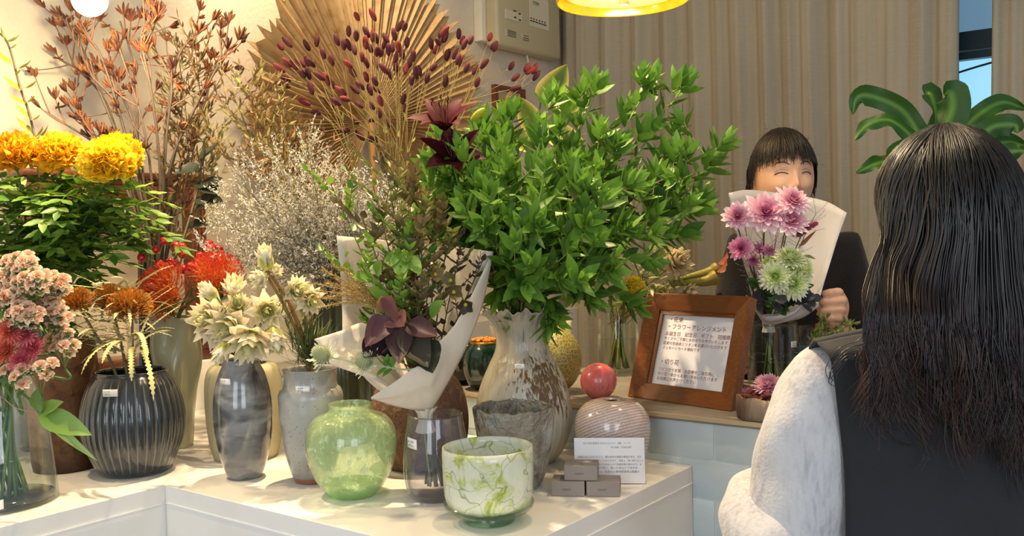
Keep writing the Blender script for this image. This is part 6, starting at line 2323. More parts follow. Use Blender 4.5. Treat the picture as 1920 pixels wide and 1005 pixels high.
PM = [(1436, 401, 36, (-.1, -.85, .45), 'biggest pale pink chrysanthemum in the held bouquet, top centre'), (1485, 379, 27, (.15, -.75, .6), 'pink chrysanthemum at the very top right of the held bouquet'), (1383, 408, 25, (-.2, -.8, .5), 'pink chrysanthemum at the upper left of the held bouquet'),
      (1480, 417, 29, (.1, -.7, .6), 'pink chrysanthemum below the top right one, beside the spiky celosia'), (1389, 467, 19, (-.3, -.85, .3), 'small deep pink chrysanthemum low on the left of the held bouquet')]
for i, (x, y, r, ax, lab_) in enumerate(PM):
    Y = Yq - .065 - .01 * (i % 2)
    h = at(x, y, Y)
    b0, pth = q_stem(h + np.array([0, .012, -.012]), i)
    t = thing('pink_chrysanthemum', lab_, 'flower', b0)
    b = MB()
    out = h3('#f3b2cc') if i != 4 else h3('#e0689c')
    tip = h3('#fdeaf0') if i != 4 else h3('#f3b8d0')
    head_mum(b, h, nrm(ax), r * Y / FPX * 1.2, h3('#c0307a'), out, tip, layers=5, n0=13, pw=.165, cup=.35, spread=1.5, seed=70 + i, curl=.25, start=.25)
    b.build('flower_head', m_petal, t)
    b = MB()
    head_mum(b, h + nrm(ax) * r * Y / FPX * .06, nrm(ax), r * Y / FPX * .3, h3('#7a1a50'), h3('#a8226a'), h3('#c23a80'), layers=3, n0=9, pw=.2, cup=.5, spread=.9, seed=90 + i, curl=-.3, start=.1)
    b.build('flower_centre', m_petal, t)
    stem_part(t, pth, .0022, '#4a5a2c', '#3f3a28')
GM = [(1482, 480, 22, (.05, -.55, .8), 'white-green button chrysanthemum, topmost of the green cluster'), (1454, 517, 22, (-.25, -.8, .3), 'white-green chrysanthemum with a green eye, left of the green cluster'), (1489, 531, 24, (.1, -.85, .1), 'biggest white-green chrysanthemum, lowest of the green cluster'),
      (1484, 505, 20, (.1, -.8, .5), 'yellow-green button chrysanthemum in the middle of the green cluster'), (1508, 501, 21, (.6, -.6, .4), 'pale button chrysanthemum at the right of the green cluster'), (1446, 492, 17, (-.3, -.3, .8), 'greenish chrysanthemum half hidden at the upper left of the green cluster'), (1466, 544, 7, (-.1, -.9, .1), 'tiny white-green bud below the green cluster')]
for i, (x, y, r, ax, lab_) in enumerate(GM):
    Y = Yq - .075 - (.012 if i in (1, 2, 6) else 0) + (.02 if i == 5 else 0)
    h = at(x, y, Y)
    b0, pth = q_stem(h + np.array([0, .012, -.01]), i + 8)
    t = thing('green_chrysanthemum', lab_, 'flower', b0)
    R = r * Y / FPX
    b = MB()
    head_mum(b, h - nrm(ax) * R * .35, nrm(ax), R * 1.38, h3('#b4d846'), h3('#e9f2b4') if i not in (3, 5) else h3('#d4e880'), h3('#fafbea') if i not in (3, 5) else h3('#e9f2b4'), layers=8, n0=22, pw=.10, cup=.3, spread=1.75, seed=110 + i, curl=.55, start=.08)
    b.build('flower_head', m_petal, t)
    stem_part(t, pth, .0022, '#4a6a2c', '#5f7a35')
# spiky celosia, fillers and dark foliage
h = at(1508, 429, Yq - .06)
b0, pth = q_stem(h, 20)
t = thing('celosia', 'feathery dusky pink celosia spike pointing right out of the held bouquet', 'flower', b0)
stem_part(t, pth, .002, '#4a5a2c')
b = MB()
rg = np.random.default_rng(6)
ax_ = spl([at(1494, 440, Yq - .06), at(1512, 428, Yq - .065), at(1533, 418, Yq - .07)], 12)
for q in range(11):
    f = q / 10
    n = 46
    d = rg.normal(0, 1, (n, 3)) + nrm(ax_[-1] - ax_[0]) * .9
    c0 = h3('#7a4a48') * (1 - f) + h3('#c9307e') * f
    b.scatter(LT('lance', 2, .3, .3), np.tile(ax_[q], (n, 1)), d, rg.normal(0, 1, (n, 3)), (.014 - .007 * f), .0017, vcol(rg, n, c0, c0 * .5 + h3('#c88a98') * .5))
b.build('flower_spike', m_petal, t)
for i, (x, y, lab_, c0) in enumerate(((1412, 487, 'drooping mauve alstroemeria-like bloom below the small deep pink flower', '#b06a8a'), (1443, 470, 'small mauve filler bloom in the centre of the held bouquet', '#b87a94'), (1430, 505, 'pale mauve bud cluster left of the green chrysanthemums', '#c9a0aa'), (1424, 468, 'mauve bud between the pink stems of the held bouquet', '#a86a86'))):
    Y = Yq - .045
    h = at(x, y, Y)
    b0, pth = q_stem(h, i + 24)
    t = thing('filler_flower', lab_, 'flower', b0)
    b = MB()
    head_mum(b, h, nrm((-.3, -.7, -.2 + .2 * i)), .017, h3(c0) * .8, h3(c0), h3(c0) * 1.15, layers=3, n0=7, pw=.2, cup=.6, spread=1.0, seed=i, curl=-.3, pt='lance')
    b.build('flower_head', m_petal, t)
    stem_part(t, pth, .0015, '#5a4a38')
rg = np.random.default_rng(14)
for i, (x, y) in enumerate(((1400, 440), (1430, 440), (1455, 440), (1412, 500), (1530, 400))):
    h = at(x, y, Yq - .03)
    b0, pth = q_stem(h, i + 30)
    t = thing('filler_twig', 'hair-fine branching brown twig in the held bouquet', 'twig', b0, 'fine twigs in the held bouquet')
    b, b2 = MB(), MB()
    b.tube(pth, np.linspace(.0016, .0006, 22), 4, c=h3('#4a3f30'))
    for q in range(11, 22):
        for w in range(3):
            d = nrm(rg.normal(0, 1, 3) * np.array([1, .6, .6]) + EZ * .7)
            p = bez(pth[q], pth[q] + d * .02, pth[q] + d * .035 + EZ * .01, 6)
            b.tube(p, .0004, 3, c=h3('#6a5a45'), caps=False)
            b2.scatter(tm_bit, p[2:], d + rg.normal(0, .6, (4, 3)), rg.normal(0, 1, (4, 3)), .004, .0013, vcol(rg, 4, h3('#8a7a66'), h3('#c9bfae')))
    b.build('stem', m_stem, t)
    b2.build('florets', m_dry, t)
DL = [((1372, 572), [(-24, -24, .03), (6, 10, .03), (22, -4, .03), (-4, -6, .026)], 'dark purple eucalyptus twig drooping over the framed sign\'s top right corner'),
      ((1500, 560), [(36, -14, .035), (30, 8, .035), (14, 20, .03), (-10, 16, .03), (32, -2, .03)], 'dark purple eucalyptus leaves at the right foot of the held bouquet'),
      ((1440, 560), [(-30, -8, .04), (-12, 16, .035), (10, 18, .035), (20, 6, .035), (-20, 8, .035), (6, -18, .03)], 'dark grey-green eucalyptus leaves under the green chrysanthemums')]
tm_r = LT('obov', 7, .4, .3)
for i, ((x, y), ls, lab_) in enumerate(DL):
    h = at(x, y, Yq - .07)
    b0, pth = q_stem(h, i + 40)
    t = thing('eucalyptus_twig', lab_, 'foliage', b0)
    stem_part(t, pth, .0018, '#4a3a34')
    b = MB()
    for (dx, dy, L) in ls:
        for rep in range(2):
            p0 = h + rg.normal(0, .008, 3) - EZ * .004 * rep
            c0 = vcol(rg, 1, h3('#2c2630'), h3('#3a3d40'))
            b.scatter(tm_r, [p0], [at(x + dx, y + dy, Yq - .08 + .03 * rep) - h + rg.normal(0, .01, 3) * rep], [np.array([0, -1, .5]) + rg.normal(0, .3, 3)], L, L * .38, c0, c0 * 1.15)
    b.build('leaves', m_leaf, t)
h = at(1440, 548, Yq - .05)
b0, pth = q_stem(h, 50)
t = thing('green_leaf_sprig', 'dark and mid green pointed leaves filling the bottom of the held bouquet', 'foliage', b0)
stem_part(t, pth, .002, '#4a6a2c')
b = MB()
n = 40
a = rg.random(n) * 6.28
P = np.array([at(rg.uniform(1415, 1500), rg.uniform(525, 582), Yq - .035 - .03 * rg.random()) for _ in range(n)])
b.scatter(tm_o, P, np.stack([np.cos(a), -.4 + .3 * np.sin(a), .7 * np.sin(a)], -1), np.array([0, -1, .6]) + rg.normal(0, .3, (n, 3)), .035, .012, vcol(rg, n, h3('#26381f'), h3('#4f7a30')))
p0 = at(1508, 478, Yq - .05)
b.scatter(tm_o, [p0], [at(1534, 494, Yq - .08) - p0], [EZ + np.array([0, -.8, 0])], .034, .006, h3('#5f8a35'))
p0 = at(1500, 462, Yq - .05)
b.scatter(tm_o, [p0], [at(1525, 428, Yq - .06) - p0], [np.array([.5, -.8, 0])], .05, .006, h3('#8a5a4a'))
b.build('leaves', m_leaf, t)

# little posy with white bloom by the customer's shoulder
hp = at(1552, 652, 1.93)
pu, pvv = hp @ EX, hp @ EY
cpz = np.array([hp[0], hp[1], CTZ])
t = thing('bud_vase', 'small glass bud vase hidden behind the customer\'s shoulder', 'vase', cpz)
MB().lathe(wall_prof([(.022, CTZ + .001), (.026, CTZ + .03), (.018, CTZ + .07), (.016, hp[2] - .02)], .002), cpz, 30).build('body', m_glass, t)
t = thing('posy', 'little posy of olive sprigs and a white bloom right above the customer\'s grey shoulder', 'flowers', cpz + EZ * .02)
b, b2 = MB(), MB()
rg = np.random.default_rng(21)
for i in range(22):
    e = at(rg.uniform(1515, 1605), rg.uniform(590, 655), 1.93 + rg.uniform(-.04, .04))
    p = spl([cpz + EZ * .02, hp - EZ * .015 + rg.normal(0, .005, 3), (hp + e) / 2 + EZ * .01, e], 12)
    b.tube(p, np.linspace(.001, .0005, 12), 4, c=h3('#6a6a3c'))
    n = 9
    b2.scatter(tm_s, p[rg.integers(6, 12, n)], rg.normal(0, 1, (n, 3)) + EZ * .4, EZ + rg.normal(0, .5, (n, 3)), .018, .003, vcol(rg, n, h3('#4a5f28'), h3('#8a8f4a')))
p0 = at(1527, 632, 1.92)
b2.scatter(tm_o, [p0], [at(1532, 598, 1.91) - p0], [np.array([.4, -.9, 0])], .042, .007, h3('#5f8a3a'))
b.build('stem', m_stem, t)
b2.build('leaves', m_leaf, t)
b = MB()
for x, y, r in ((1545, 652, .011), (1563, 648, .009)):
    head_mum(b, at(x, y, 1.9), nrm((-.1, -.7, .7)), r, h3('#d9d8b8'), h3('#ece8dc'), h3('#f2efe6'), layers=3, n0=6, pw=.4, cup=.8, spread=1.0, seed=3, curl=-.5)
b.build('flower_head', m_petal, t)

# ------------------------------------------------------------------ bird's nest fern behind the customer's head
cfn = uv(-.40, 1.93, CTZ)
bf_ = at(1772, 335, cfn[1])
cfn = np.array([bf_[0], bf_[1], CTZ])
t = thing('birds_nest_fern', 'green fern with broad wavy strap leaves rising behind the customer\'s head', 'plant', cfn)
MB().lathe(wall_prof([(.055, CTZ + .001), (.065, CTZ + .2), (.072, bf_[2] - .03)], .005), cfn, 40).build('plant_pot', M('white_pot', H('#d9d5cc'), .4), t)
MB().lathe([(.066, bf_[2] - .045), (.03, bf_[2] - .04), (.0005, bf_[2] - .038)], cfn, 30).build('soil', M('dark_soil', H('#2e241c'), .95), t)
m_frond = M('fern_frond', (.1, .3, .05), .45, vc=True, transl=.2, spec=.35)
FR = [([(1765, 330), (1722, 250), (1690, 205), (1640, 182), (1608, 182), (1598, 215)], .024, 0), ([(1760, 330), (1715, 262), (1668, 225), (1625, 235), (1603, 262)], .018, -.02), ([(1772, 335), (1752, 265), (1755, 220), (1745, 178), (1733, 180)], .040, .04), ([(1775, 330), (1768, 260), (1785, 200), (1780, 175), (1770, 178)], .040, .02),
      ([(1780, 330), (1800, 255), (1835, 215), (1880, 192), (1925, 205)], .022, .03), ([(1785, 330), (1830, 268), (1862, 238), (1902, 235), (1908, 250)], .026, -.02), ([(1760, 332), (1720, 300), (1680, 300), (1640, 308), (1605, 325)], .020, -.04), ([(1762, 332), (1725, 290), (1690, 272), (1665, 300), (1660, 322)], .018, -.06),
      ([(1790, 332), (1840, 285), (1885, 268), (1930, 275)], .024, .0), ([(1790, 335), (1850, 300), (1895, 285), (1925, 282)], .022, -.05), ([(1795, 335), (1850, 310), (1890, 330), (1912, 368)], .017, -.06), ([(1782, 332), (1800, 280), (1832, 262), (1838, 240)], .028, -.05)]
for i, (pp, w, dY) in enumerate(FR):
    base = bf_ + np.array([RG.uniform(-.01, .01), RG.uniform(-.01, .01), -.04])
    pts = [base]
    for q, (x, y) in enumerate(pp):
        pts.append(at(x, y, bf_[1] + dY * (q + 1) / len(pp)))
    sp = spl(pts, 30)
    T = nrm(np.gradient(sp, axis=0))
    s = np.linspace(0, 1, 30)
    ww = w * .82 * np.clip(s * 3.2, .12, 1) * np.clip((1 - s) * 4.5, .03, 1) ** .7
    side = np.cross(T, np.array([.15 * math.sin(i), -1, .25]))
    side = nrm(side)
    nn = np.cross(side, T)
    tw_a = (.55 * np.sin(s * 3.2 + i * 1.7) + .35 * math.sin(i * 2.9))[:, None]
    side, nn = side * np.cos(tw_a) + nn * np.sin(tw_a), nn * np.cos(tw_a) - side * np.sin(tw_a)
    xs = np.linspace(-1, 1, 7)
    P = sp[:, None] + (ww[:, None] * xs)[..., None] * side[:, None] + ((np.abs(xs) ** 1.3 * .16)[None] * ww[:, None] + (.004 * np.sin(s * 26 + i * 2)[:, None] * (np.abs(xs) ** 2)[None]))[..., None] * -nn[:, None] * (1 if i % 2 else -1)
    cc = np.zeros((30, 7, 3))
    cc[:] = h3('#2b5216') * (1 + .12 * math.sin(i * 2))
    cc[:, 3] = h3('#5f8a35')
    MB().grid(P, c=cc).build('frond', m_frond, t)

# small dark frame on the wall behind the lilies
fa, fb2 = onp(925, 158, EX, UW + .012), onp(982, 172, EX, UW + .012)
t = thing('wall_frame', 'dark brown wooden frame on the wall below the breaker panel', 'frame', (fa + fb2) / 2)
v0, v1, z1 = fa @ EY, fb2 @ EY, fa[2]
b = MB()
for a, b_, c_, d_ in ((v0, v1, z1 - .02, z1), (v0, v1, z1 - .10, z1 - .08), (v0, v0 + .02, z1 - .08, z1 - .02), (v1 - .02, v1, z1 - .08, z1 - .02)):
    ubox(b, UW + .001, UW + .022, a, b_, c_, d_)
b.build('frame', m_wood, t, False)
ubox(MB(), UW + .001, UW + .008, v0 + .02, v1 - .02, z1 - .08, z1 - .02).build('picture', M('plain_beige_print', H('#c9b894'), .7), t, False)

# ------------------------------------------------------------------ people
m_skin = M('skin', H('#e0b08e'), .5, sss=.12, mix=[('noise', 14, H('#d99a7c'), .5, .8, (1, 1, 1))])
m_hair = M('dark_hair', H('#0c0807'), .4, spec=.35, mix=[('noise', 30, H('#1c120d'), .45, .7, (3, 3, .3))])


def skinned(vs, es, rs, sub=2):
    """a figure grown from a skeleton: joints, bones and radii"""
    me = bpy.data.meshes.new('skeleton')
    me.from_pydata([tuple(v) for v in vs], es, [])
    o = bpy.data.objects.new('skeleton', me)
    COL.objects.link(o)
    o.modifiers.new('skin', 'SKIN')
    for sv, r in zip(me.skin_vertices[0].data, rs):
        sv.radius = r if isinstance(r, tuple) else (r, r)
    me.skin_vertices[0].data[0].use_root = True
    sd = o.modifiers.new('sub', 'SUBSURF')
    sd.levels = sd.render_levels = sub
    dg = bpy.context.evaluated_depsgraph_get()
    out = bpy.data.meshes.new_from_object(o.evaluated_get(dg))
    bpy.data.objects.remove(o)
    n = len(out.vertices)
    co = np.zeros(n * 3)
    out.vertices.foreach_get('co', co)
    f3 = [tuple(p.vertices) for p in out.polygons]
    return co.reshape(-1, 3), f3


def fuse(parts, voxel, name, mat, parent, smooth_it=6):
    """join shapes into one continuous surface"""
    me = bpy.data.meshes.new(name)
    V, Fc, n = [], [], 0
    for v, f in parts:
        V.append(np.asarray(v))
        Fc += [tuple(int(i) + n for i in q) for q in f]
        n += len(v)
    off = np.array(parent.location)
    me.from_pydata((np.concatenate(V) - off).tolist(), [], Fc)
    o = bpy.data.objects.new(name, me)
    COL.objects.link(o)
    rm = o.modifiers.new('remesh', 'REMESH')
    rm.mode = 'VOXEL'
    rm.voxel_size = voxel
    sm = o.modifiers.new('smooth', 'SMOOTH')
    sm.factor, sm.iterations = .5, smooth_it
    dg = bpy.context.evaluated_depsgraph_get()
    m2 = bpy.data.meshes.new_from_object(o.evaluated_get(dg))
    bpy.data.objects.remove(o)
    m2.name = name
    m2.polygons.foreach_set('use_smooth', np.ones(len(m2.polygons), bool))
    m2.materials.clear()
    m2.materials.append(mat)
    ob = bpy.data.objects.new(name, m2)
    COL.objects.link(ob)
    ob.parent = parent
    return ob


def mbparts(mb):
    out = []
    V = np.concatenate(mb.v)
    f = []
    for q in mb.f:
        f += [tuple(r) for r in q]
    return V, f


# --- the woman with the bouquet
Yw = 2.32
hc = at(1467, 336, Yw)              # middle of the head
HS = 1.0
PF = np.array([math.sin(.08), -math.cos(.08), 0])       # she faces the photographer, a touch to the left
PX = np.array([math.cos(.08), math.sin(.08), 0])


def hd(x, y, z):
    """head space: x to the picture's right, y out of the face, z up"""
    return hc + PX * x + PF * y + EZ * z


def facing(D, p_, t_):
    pass


def head_surface(nu=90, nv=120):
    ph = np.linspace(0.02, PI - .02, nu)
    th = np.linspace(0, 2 * PI, nv, endpoint=False)
    p, t_ = np.meshgrid(ph, th, indexing='ij')
    D = np.stack([np.sin(p) * np.cos(t_), np.sin(p) * np.sin(t_), np.cos(p)], -1)
    return head_deform(D)


def head_deform(D):
    x, y, z = D[..., 0] * .0735, D[..., 1] * .092, D[..., 2] * .108
    low = np.clip(-z / .108, 0, 1)
    x = x * (1 - .30 * low ** 2)
    y = np.where(y > 0, y * (.93 - .02 * low), y * (1 - .35 * low))
    front = np.clip(D[..., 1], 0, 1) ** .5
    g = lambda cx, cz, sx, sz: np.exp(-((x - cx) / sx) ** 2 - ((z - cz) / sz) ** 2)
    dy = .016 * g(0, -.022, .010, .014) + .009 * g(0, -.002, .0075, .022) + .007 * (g(-.013, -.027, .007, .008) + g(.013, -.027, .007, .008))
    dy += -.0065 * (g(-.031, .012, .017, .010) + g(.031, .012, .017, .010)) + .0045 * (g(-.031, .010, .014, .006) + g(.031, .010, .014, .006))
    dy += .007 * (g(-.036, -.022, .016, .016) + g(.036, -.022, .016, .016)) + .003 * g(0, .03, .05, .010)
    dy += .006 * g(0, -.053, .022, .006) + .007 * g(0, -.064, .018, .006) - .004 * g(0, -.0585, .024, .003) + .008 * g(0, -.09, .018, .014) - .003 * g(0, -.075, .02, .005)
    y = y + dy * front
    return x, y, z


def face_pt(x, z, lift=0.):
    """point of the face's surface at x, z"""
    best = None
    lo, hi = .1, 1.0
    dz = z / .108
    pz = math.acos(np.clip(dz, -1, 1))
    ts = np.linspace(.02, PI - .02, 400)
    D = np.stack([np.sin(pz) * np.cos(ts), np.sin(pz) * np.sin(ts), np.full(400, math.cos(pz))], -1)
    X, Y_, Z = head_deform(D)
    i = int(np.argmin(np.abs(X - x)))
    return hd(X[i], Y_[i] + lift, Z[i])


feet = np.array([hc[0], hc[1] + .02, 0])
t = thing('person', 'woman with dark fringe and navy sweater smiling over the bouquet she holds behind the counter', 'person', feet)
X, Y_, Z = head_surface()
hp_ = hc + X[..., None] * PX + Y_[..., None] * PF + Z[..., None] * EZ
nu, nv = X.shape
hv = hp_.reshape(-1, 3)
hf = [(i * nv + j, i * nv + (j + 1) % nv, (i + 1) * nv + (j + 1) % nv, (i + 1) * nv + j) for i in range(nu - 1) for j in range(nv)]
hf.append(tuple(range(nv))[::-1])
hf.append(tuple((nu - 1) * nv + j for j in range(nv)))
# ears
eb = MB()
for s in (-1, 1):
    A = np.array([PX * s * .35 - PF * .93, PX * s * .93 + PF * .35, EZ])
    eb.ell(hd(s * .073, -.006, -.004), (.017, .0065, .028), A, 10, 14)
sh_l, sh_r = at(1388, 466, Yw + .02), at(1592, 463, Yw + .02)      # shoulders, left and right in the picture
neck = hd(0, -.02, -.115)
chest = (sh_l + sh_r) / 2 - EZ * .02 + np.array([0, .015, 0])
wr_r = at(1588, 632, 2.13)
wr_l = at(1352, 705, 2.22)
el_r = at(1622, 690, Yw - .02)
el_l = at(1368, 650, Yw + .02)
pel = np.array([feet[0], feet[1] + .02, .86])
vs = [pel, pel + EZ * .2, chest, neck - EZ * .01, hd(0, -.015, -.06), sh_l, el_l, wr_l, sh_r, el_r, wr_r,
      pel + PX * -.085 - EZ * .06, feet + PX * -.09 + EZ * .45, feet + PX * -.09 + EZ * .05, feet + PX * -.09 + PF * .12 + EZ * .03,
      pel + PX * .085 - EZ * .06, feet + PX * .09 + EZ * .45, feet + PX * .09 + EZ * .05, feet + PX * .09 + PF * .12 + EZ * .03]
es = [(0, 1), (1, 2), (2, 3), (3, 4), (2, 5), (5, 6), (6, 7), (2, 8), (8, 9), (9, 10), (0, 11), (11, 12), (12, 13), (13, 14), (0, 15), (15, 16), (16, 17), (17, 18)]
rs = [(.13, .09), (.105, .08), (.12, .085), .048, .045, .045, .036, .024, .045, .036, .024, .08, .052, .035, .03, .08, .052, .035, .03]
bv, bfc = skinned(vs, es, rs)


def hand(mb, wrist, palm_c, fdir, stack, back, sc=1.):
    """closed hand: fingers run along fdir, are stacked along stack, the back of the hand looks along back"""
    fdir, stack = nrm(fdir), nrm(stack)
    back = nrm(back)
    mb.ell(palm_c - fdir * .012, (.036 * sc, .040 * sc, .016 * sc), np.array([fdir, stack, back]), 12, 18)
    mb.tube(spl([wrist, palm_c - fdir * .03], 6), [.024, .023, .022, .022, .023, .024], 14)
    for i, (L, r) in enumerate(((.90, .0090), (1.0, .0094), (.95, .0090), (.76, .0078))):
        o = palm_c + stack * (.0275 - .0182 * i) * sc + fdir * .018
        L *= .072 * sc
        p1 = o + fdir * L * .42 + back * .006
        p2 = p1 + fdir * L * .16 - back * L * .34
        p3 = p2 - fdir * L * .26 - back * L * .12
        mb.tube(spl([o - fdir * .02, o + back * .005, p1, p2, p3], 16), np.array([r * 1.15] * 5 + [r * 1.1] * 4 + [r * .98] * 4 + [r * .9, r * .8, r * .5]), 12)
    o = palm_c + stack * .026 - fdir * .015 - back * .008
    mb.tube(spl([o - stack * .01, o + stack * .012 + fdir * .012 - back * .014, o + stack * .008 + fdir * .042 - back * .024], 10), [.012, .012, .0115, .011, .0105, .010, .0098, .0095, .008, .005], 12)


hb = MB()
hY = 2.055
for i, (x0, x1, y, r_) in enumerate(((1541, 1571, 548, .0092), (1537, 1578, 564, .0098), (1538, 1577, 580, .0095), (1543, 1572, 595, .0086))):
    k_ = np.array([0, 0, .0])
    p_ = spl([at(x1 - 14, y + 4, hY + .055), at(x1 + 1, y + 2, hY + .03), at(x1 + 1, y, hY + .006), at(x1 - 10, y, hY - .004), at((x0 + x1) / 2, y + 1, hY - .006), at(x0 + 8, y + 2, hY - .001), at(x0 + 1, y + 2, hY + .008)], 30)
    rr = r_ * np.concatenate([np.linspace(1.1, 1.08, 8), [1.1, 1.12, 1.14, 1.12, 1.06, 1.0, .97, .96, .97, 1.0, 1.02, 1.0, .97, .95, .93, .92, .90, .88, .85, .78, .66, .45]])
    hb.tube(p_, rr, 14)
hb.ell(at(1566, 576, hY + .048), (.031, .024, .042), nu=12, nv=18)
hb.tube(spl([at(1566, 592, hY + .045), at(1574, 612, hY + .06), wr_r], 8), [.026, .025, .024, .023, .022, .0225, .023, .024], 14)
hb.tube(spl([at(1560, 600, hY + .03), at(1548, 596, hY + .012), at(1540, 580, hY + .02), at(1530, 566, hY + .03)], 12), [.013, .013, .0125, .012, .011, .0105, .010, .0098, .0095, .009, .008, .005], 12)
pc2 = at(1362, 690, 2.17)
hand(hb, wr_l, pc2, nrm(np.array([.3, -.8, .1])), EZ, nrm(np.array([-.6, -.6, 0])), .95)
body = fuse([(bv, bfc), (hv, hf), mbparts(eb), mbparts(hb)], .0026, 'body', m_skin, t, 3)

# facial details
m_lash = M('dark_lash', H('#2a1a15'), .5)
for s in (-1, 1):
    pts = [face_pt(s * x, z, .0012) for x, z in ((.0165, .0085), (.024, .0115), (.032, .0125), (.040, .0105), (.046, .0065))]
    MB().tube(spl(pts, 16), np.array([.0005] + [.0012] * 14 + [.0006]), 6).build('eyelashes', m_lash, t)
    pts = [face_pt(s * x, z, .0008) for x, z in ((.017, .0165), (.026, .0195), (.036, .019), (.045, .013))]
    MB().tube(spl(pts, 14), .0005, 5).build('eyelid_crease', M('eyelid_shade', H('#b07a5c'), .6), t)
    pts = [face_pt(s * x, z, .0012) for x, z in ((.014, .031), (.026, .037), (.038, .036), (.049, .028))]
    MB().tube(spl(pts, 14), np.concatenate([np.linspace(.0018, .0028, 7), np.linspace(.0026, .0006, 7)]), 6, flat=.5).build('eyebrow', M('soft_brow', H('#4a3428'), .8), t)
    # nostril
    MB().ell(face_pt(s * .0068, -.0345, -.0003), (.0032, .0016, .0016), np.array([PX, PF, EZ]), 6, 8).build('nostril', M('nostril_shade', H('#6a3a2c'), .7), t)
up = [face_pt(x, -.0545 + 1.6 * x * x * 6, .0012) for x in np.linspace(-.024, .024, 11)]
MB().tube(np.array(up), np.concatenate([np.linspace(.0012, .0036, 5), [.0034], np.linspace(.0036, .0012, 5)]), 8).build('lips', M('lips', H('#b85a55'), .4), t)
lo = [face_pt(x, -.0605 + 1.6 * x * x * 7, .0012) for x in np.linspace(-.020, .020, 11)]
MB().tube(np.array(lo), np.concatenate([np.linspace(.0012, .004, 5), [.0042], np.linspace(.004, .0012, 5)]), 8).build('lips', bpy.data.materials['lips'], t)
MB().tube([hd(-.078, .002, -.034) + .0055 * np.array([math.cos(a), 0, math.sin(a)]) for a in np.linspace(0, 5.6, 16)], .0012, 6).build('earring', M('silver', H('#c9c4b8'), .2, 1.), t)

# hair: cap and locks
def hair_cap(fn_low, scale, nu=40, nv=96):
    th = np.linspace(0, 2 * PI, nv, endpoint=False)
    P = np.zeros((nu, nv, 3))
    for j, a in enumerate(th):
        zl = fn_low(a)
        pmax = math.acos(np.clip(zl / (.108 * scale), -1, 1))
        ps = np.linspace(.01, pmax, nu)
        D = np.stack([np.sin(ps) * math.cos(a), np.sin(ps) * math.sin(a), np.cos(ps)], -1)
        X_, Y2, Z_ = D[:, 0] * .0735, D[:, 1] * .092, D[:, 2] * .108
        r = 1 + .012 * math.sin(a * 23) + .008 * math.sin(a * 41 + 1)
        P[:, j] = hc + (X_ * scale * r)[:, None] * PX + (Y2 * scale * r * .98)[:, None] * PF + (Z_ * scale + .004)[:, None] * EZ
    return MB().grid(P, cv=True)


def low_line(a):
    # a = pi/2 is the face
    f = math.sin(a)
    if f > .30:
        return .058
    if f > -.1:
        return .058 + (.30 - f) / .40 * -.088
    return -.03 - .03 * (-f)


hb_ = hair_cap(low_line, 1.10)
rg = np.random.default_rng(55)
lock = MB()
for k_ in range(340):
    a = rg.uniform(-.15, PI + .15)
    f = math.sin(a)
    x_ = math.cos(a)
    if f > .22:
        zend = .043 + .006 * rg.normal() - .010 * abs(x_) ** 2 + (.016 if abs(x_ - .03) < .07 and rg.random() < .85 else 0)
    else:
        zend = -.010 - .05 * (.22 - f) + .01 * rg.normal()
    sc_ = 1.105 + .025 * rg.random()
    p0 = rg.uniform(.05, .35)
    pmax = math.acos(np.clip((zend - .004) / (.108 * sc_), -1, 1))
    ps = np.linspace(p0, pmax, 12)
    aa = a + np.linspace(rg.normal(0, .25), 0, 12)
    D = np.stack([np.sin(ps) * np.cos(aa), np.sin(ps) * np.sin(aa), np.cos(ps)], -1)
    k3 = np.linspace(1, 1.0, 12)
    pts = hc + (D[:, 0] * .0735 * sc_ * k3)[:, None] * PX + (D[:, 1] * .092 * sc_ * .985 * k3)[:, None] * PF + (D[:, 2] * .108 * sc_ + .004)[:, None] * EZ
    lock.tube(pts, np.linspace(.0028, .0007, 12) * rg.uniform(.6, 1.1), 5)
for s in (-1, 1):
    for k_ in range(26):
        a0 = hd(s * (.077 + .005 * rg.random()), rg.uniform(-.035, .012), .02)
        e = hd(s * (.081 + .006 * rg.random()), rg.uniform(-.04, .0), -.03 - .03 * rg.random())
        lock.tube(spl([hd(s * .07, rg.uniform(-.03, .02), .06), a0, e], 10), np.linspace(.002, .0005, 10), 5)
o = hb_.build('hair', m_hair, t)
lock.build('hair_locks', m_hair, o)
fly = MB()
for k_ in range(46):
    a = rg.uniform(.2, PI - .2)
    D = np.array([math.cos(a), .0 + .2 * rg.normal(), math.sin(a)])
    p0 = hc + PX * D[0] * .078 + EZ * (D[2] * .116) + PF * D[1] * .03
    fly.tube(bez(p0, p0 + nrm(D) * .006 + rg.normal(0, .006, 3), p0 + nrm(D) * .012 + rg.normal(0, .012, 3), 7), .00025, 3, caps=False)
fly.build('stray_hairs', m_hair, o)

# sweater
m_knit = M('navy_knit', H('#0c0c13'), .95, sheen=.08, bump=(160, .0015, (1, 1, 1)), mix=[('noise', 8, H('#12121a'), .4, .7, (1, 1, 1))])
vs2 = [pel + EZ * .02, pel + EZ * .2, chest - EZ * .02, chest + EZ * .045, sh_l + np.array([.01, 0, -.005]), el_l, wr_l * .8 + el_l * .2, sh_r + np.array([-.01, 0, -.005]), el_r, wr_r * .84 + el_r * .16]
es2 = [(0, 1), (1, 2), (2, 3), (2, 4), (4, 5), (5, 6), (2, 7), (7, 8), (8, 9)]
rs2 = [(.155, .115), (.135, .11), (.145, .11), (.07, .06), .064, .058, .042, .064, .058, .042]
sv, sf = skinned(vs2, es2, rs2)
fuse([(sv, sf)], .006, 'sweater', m_knit, t, 8)

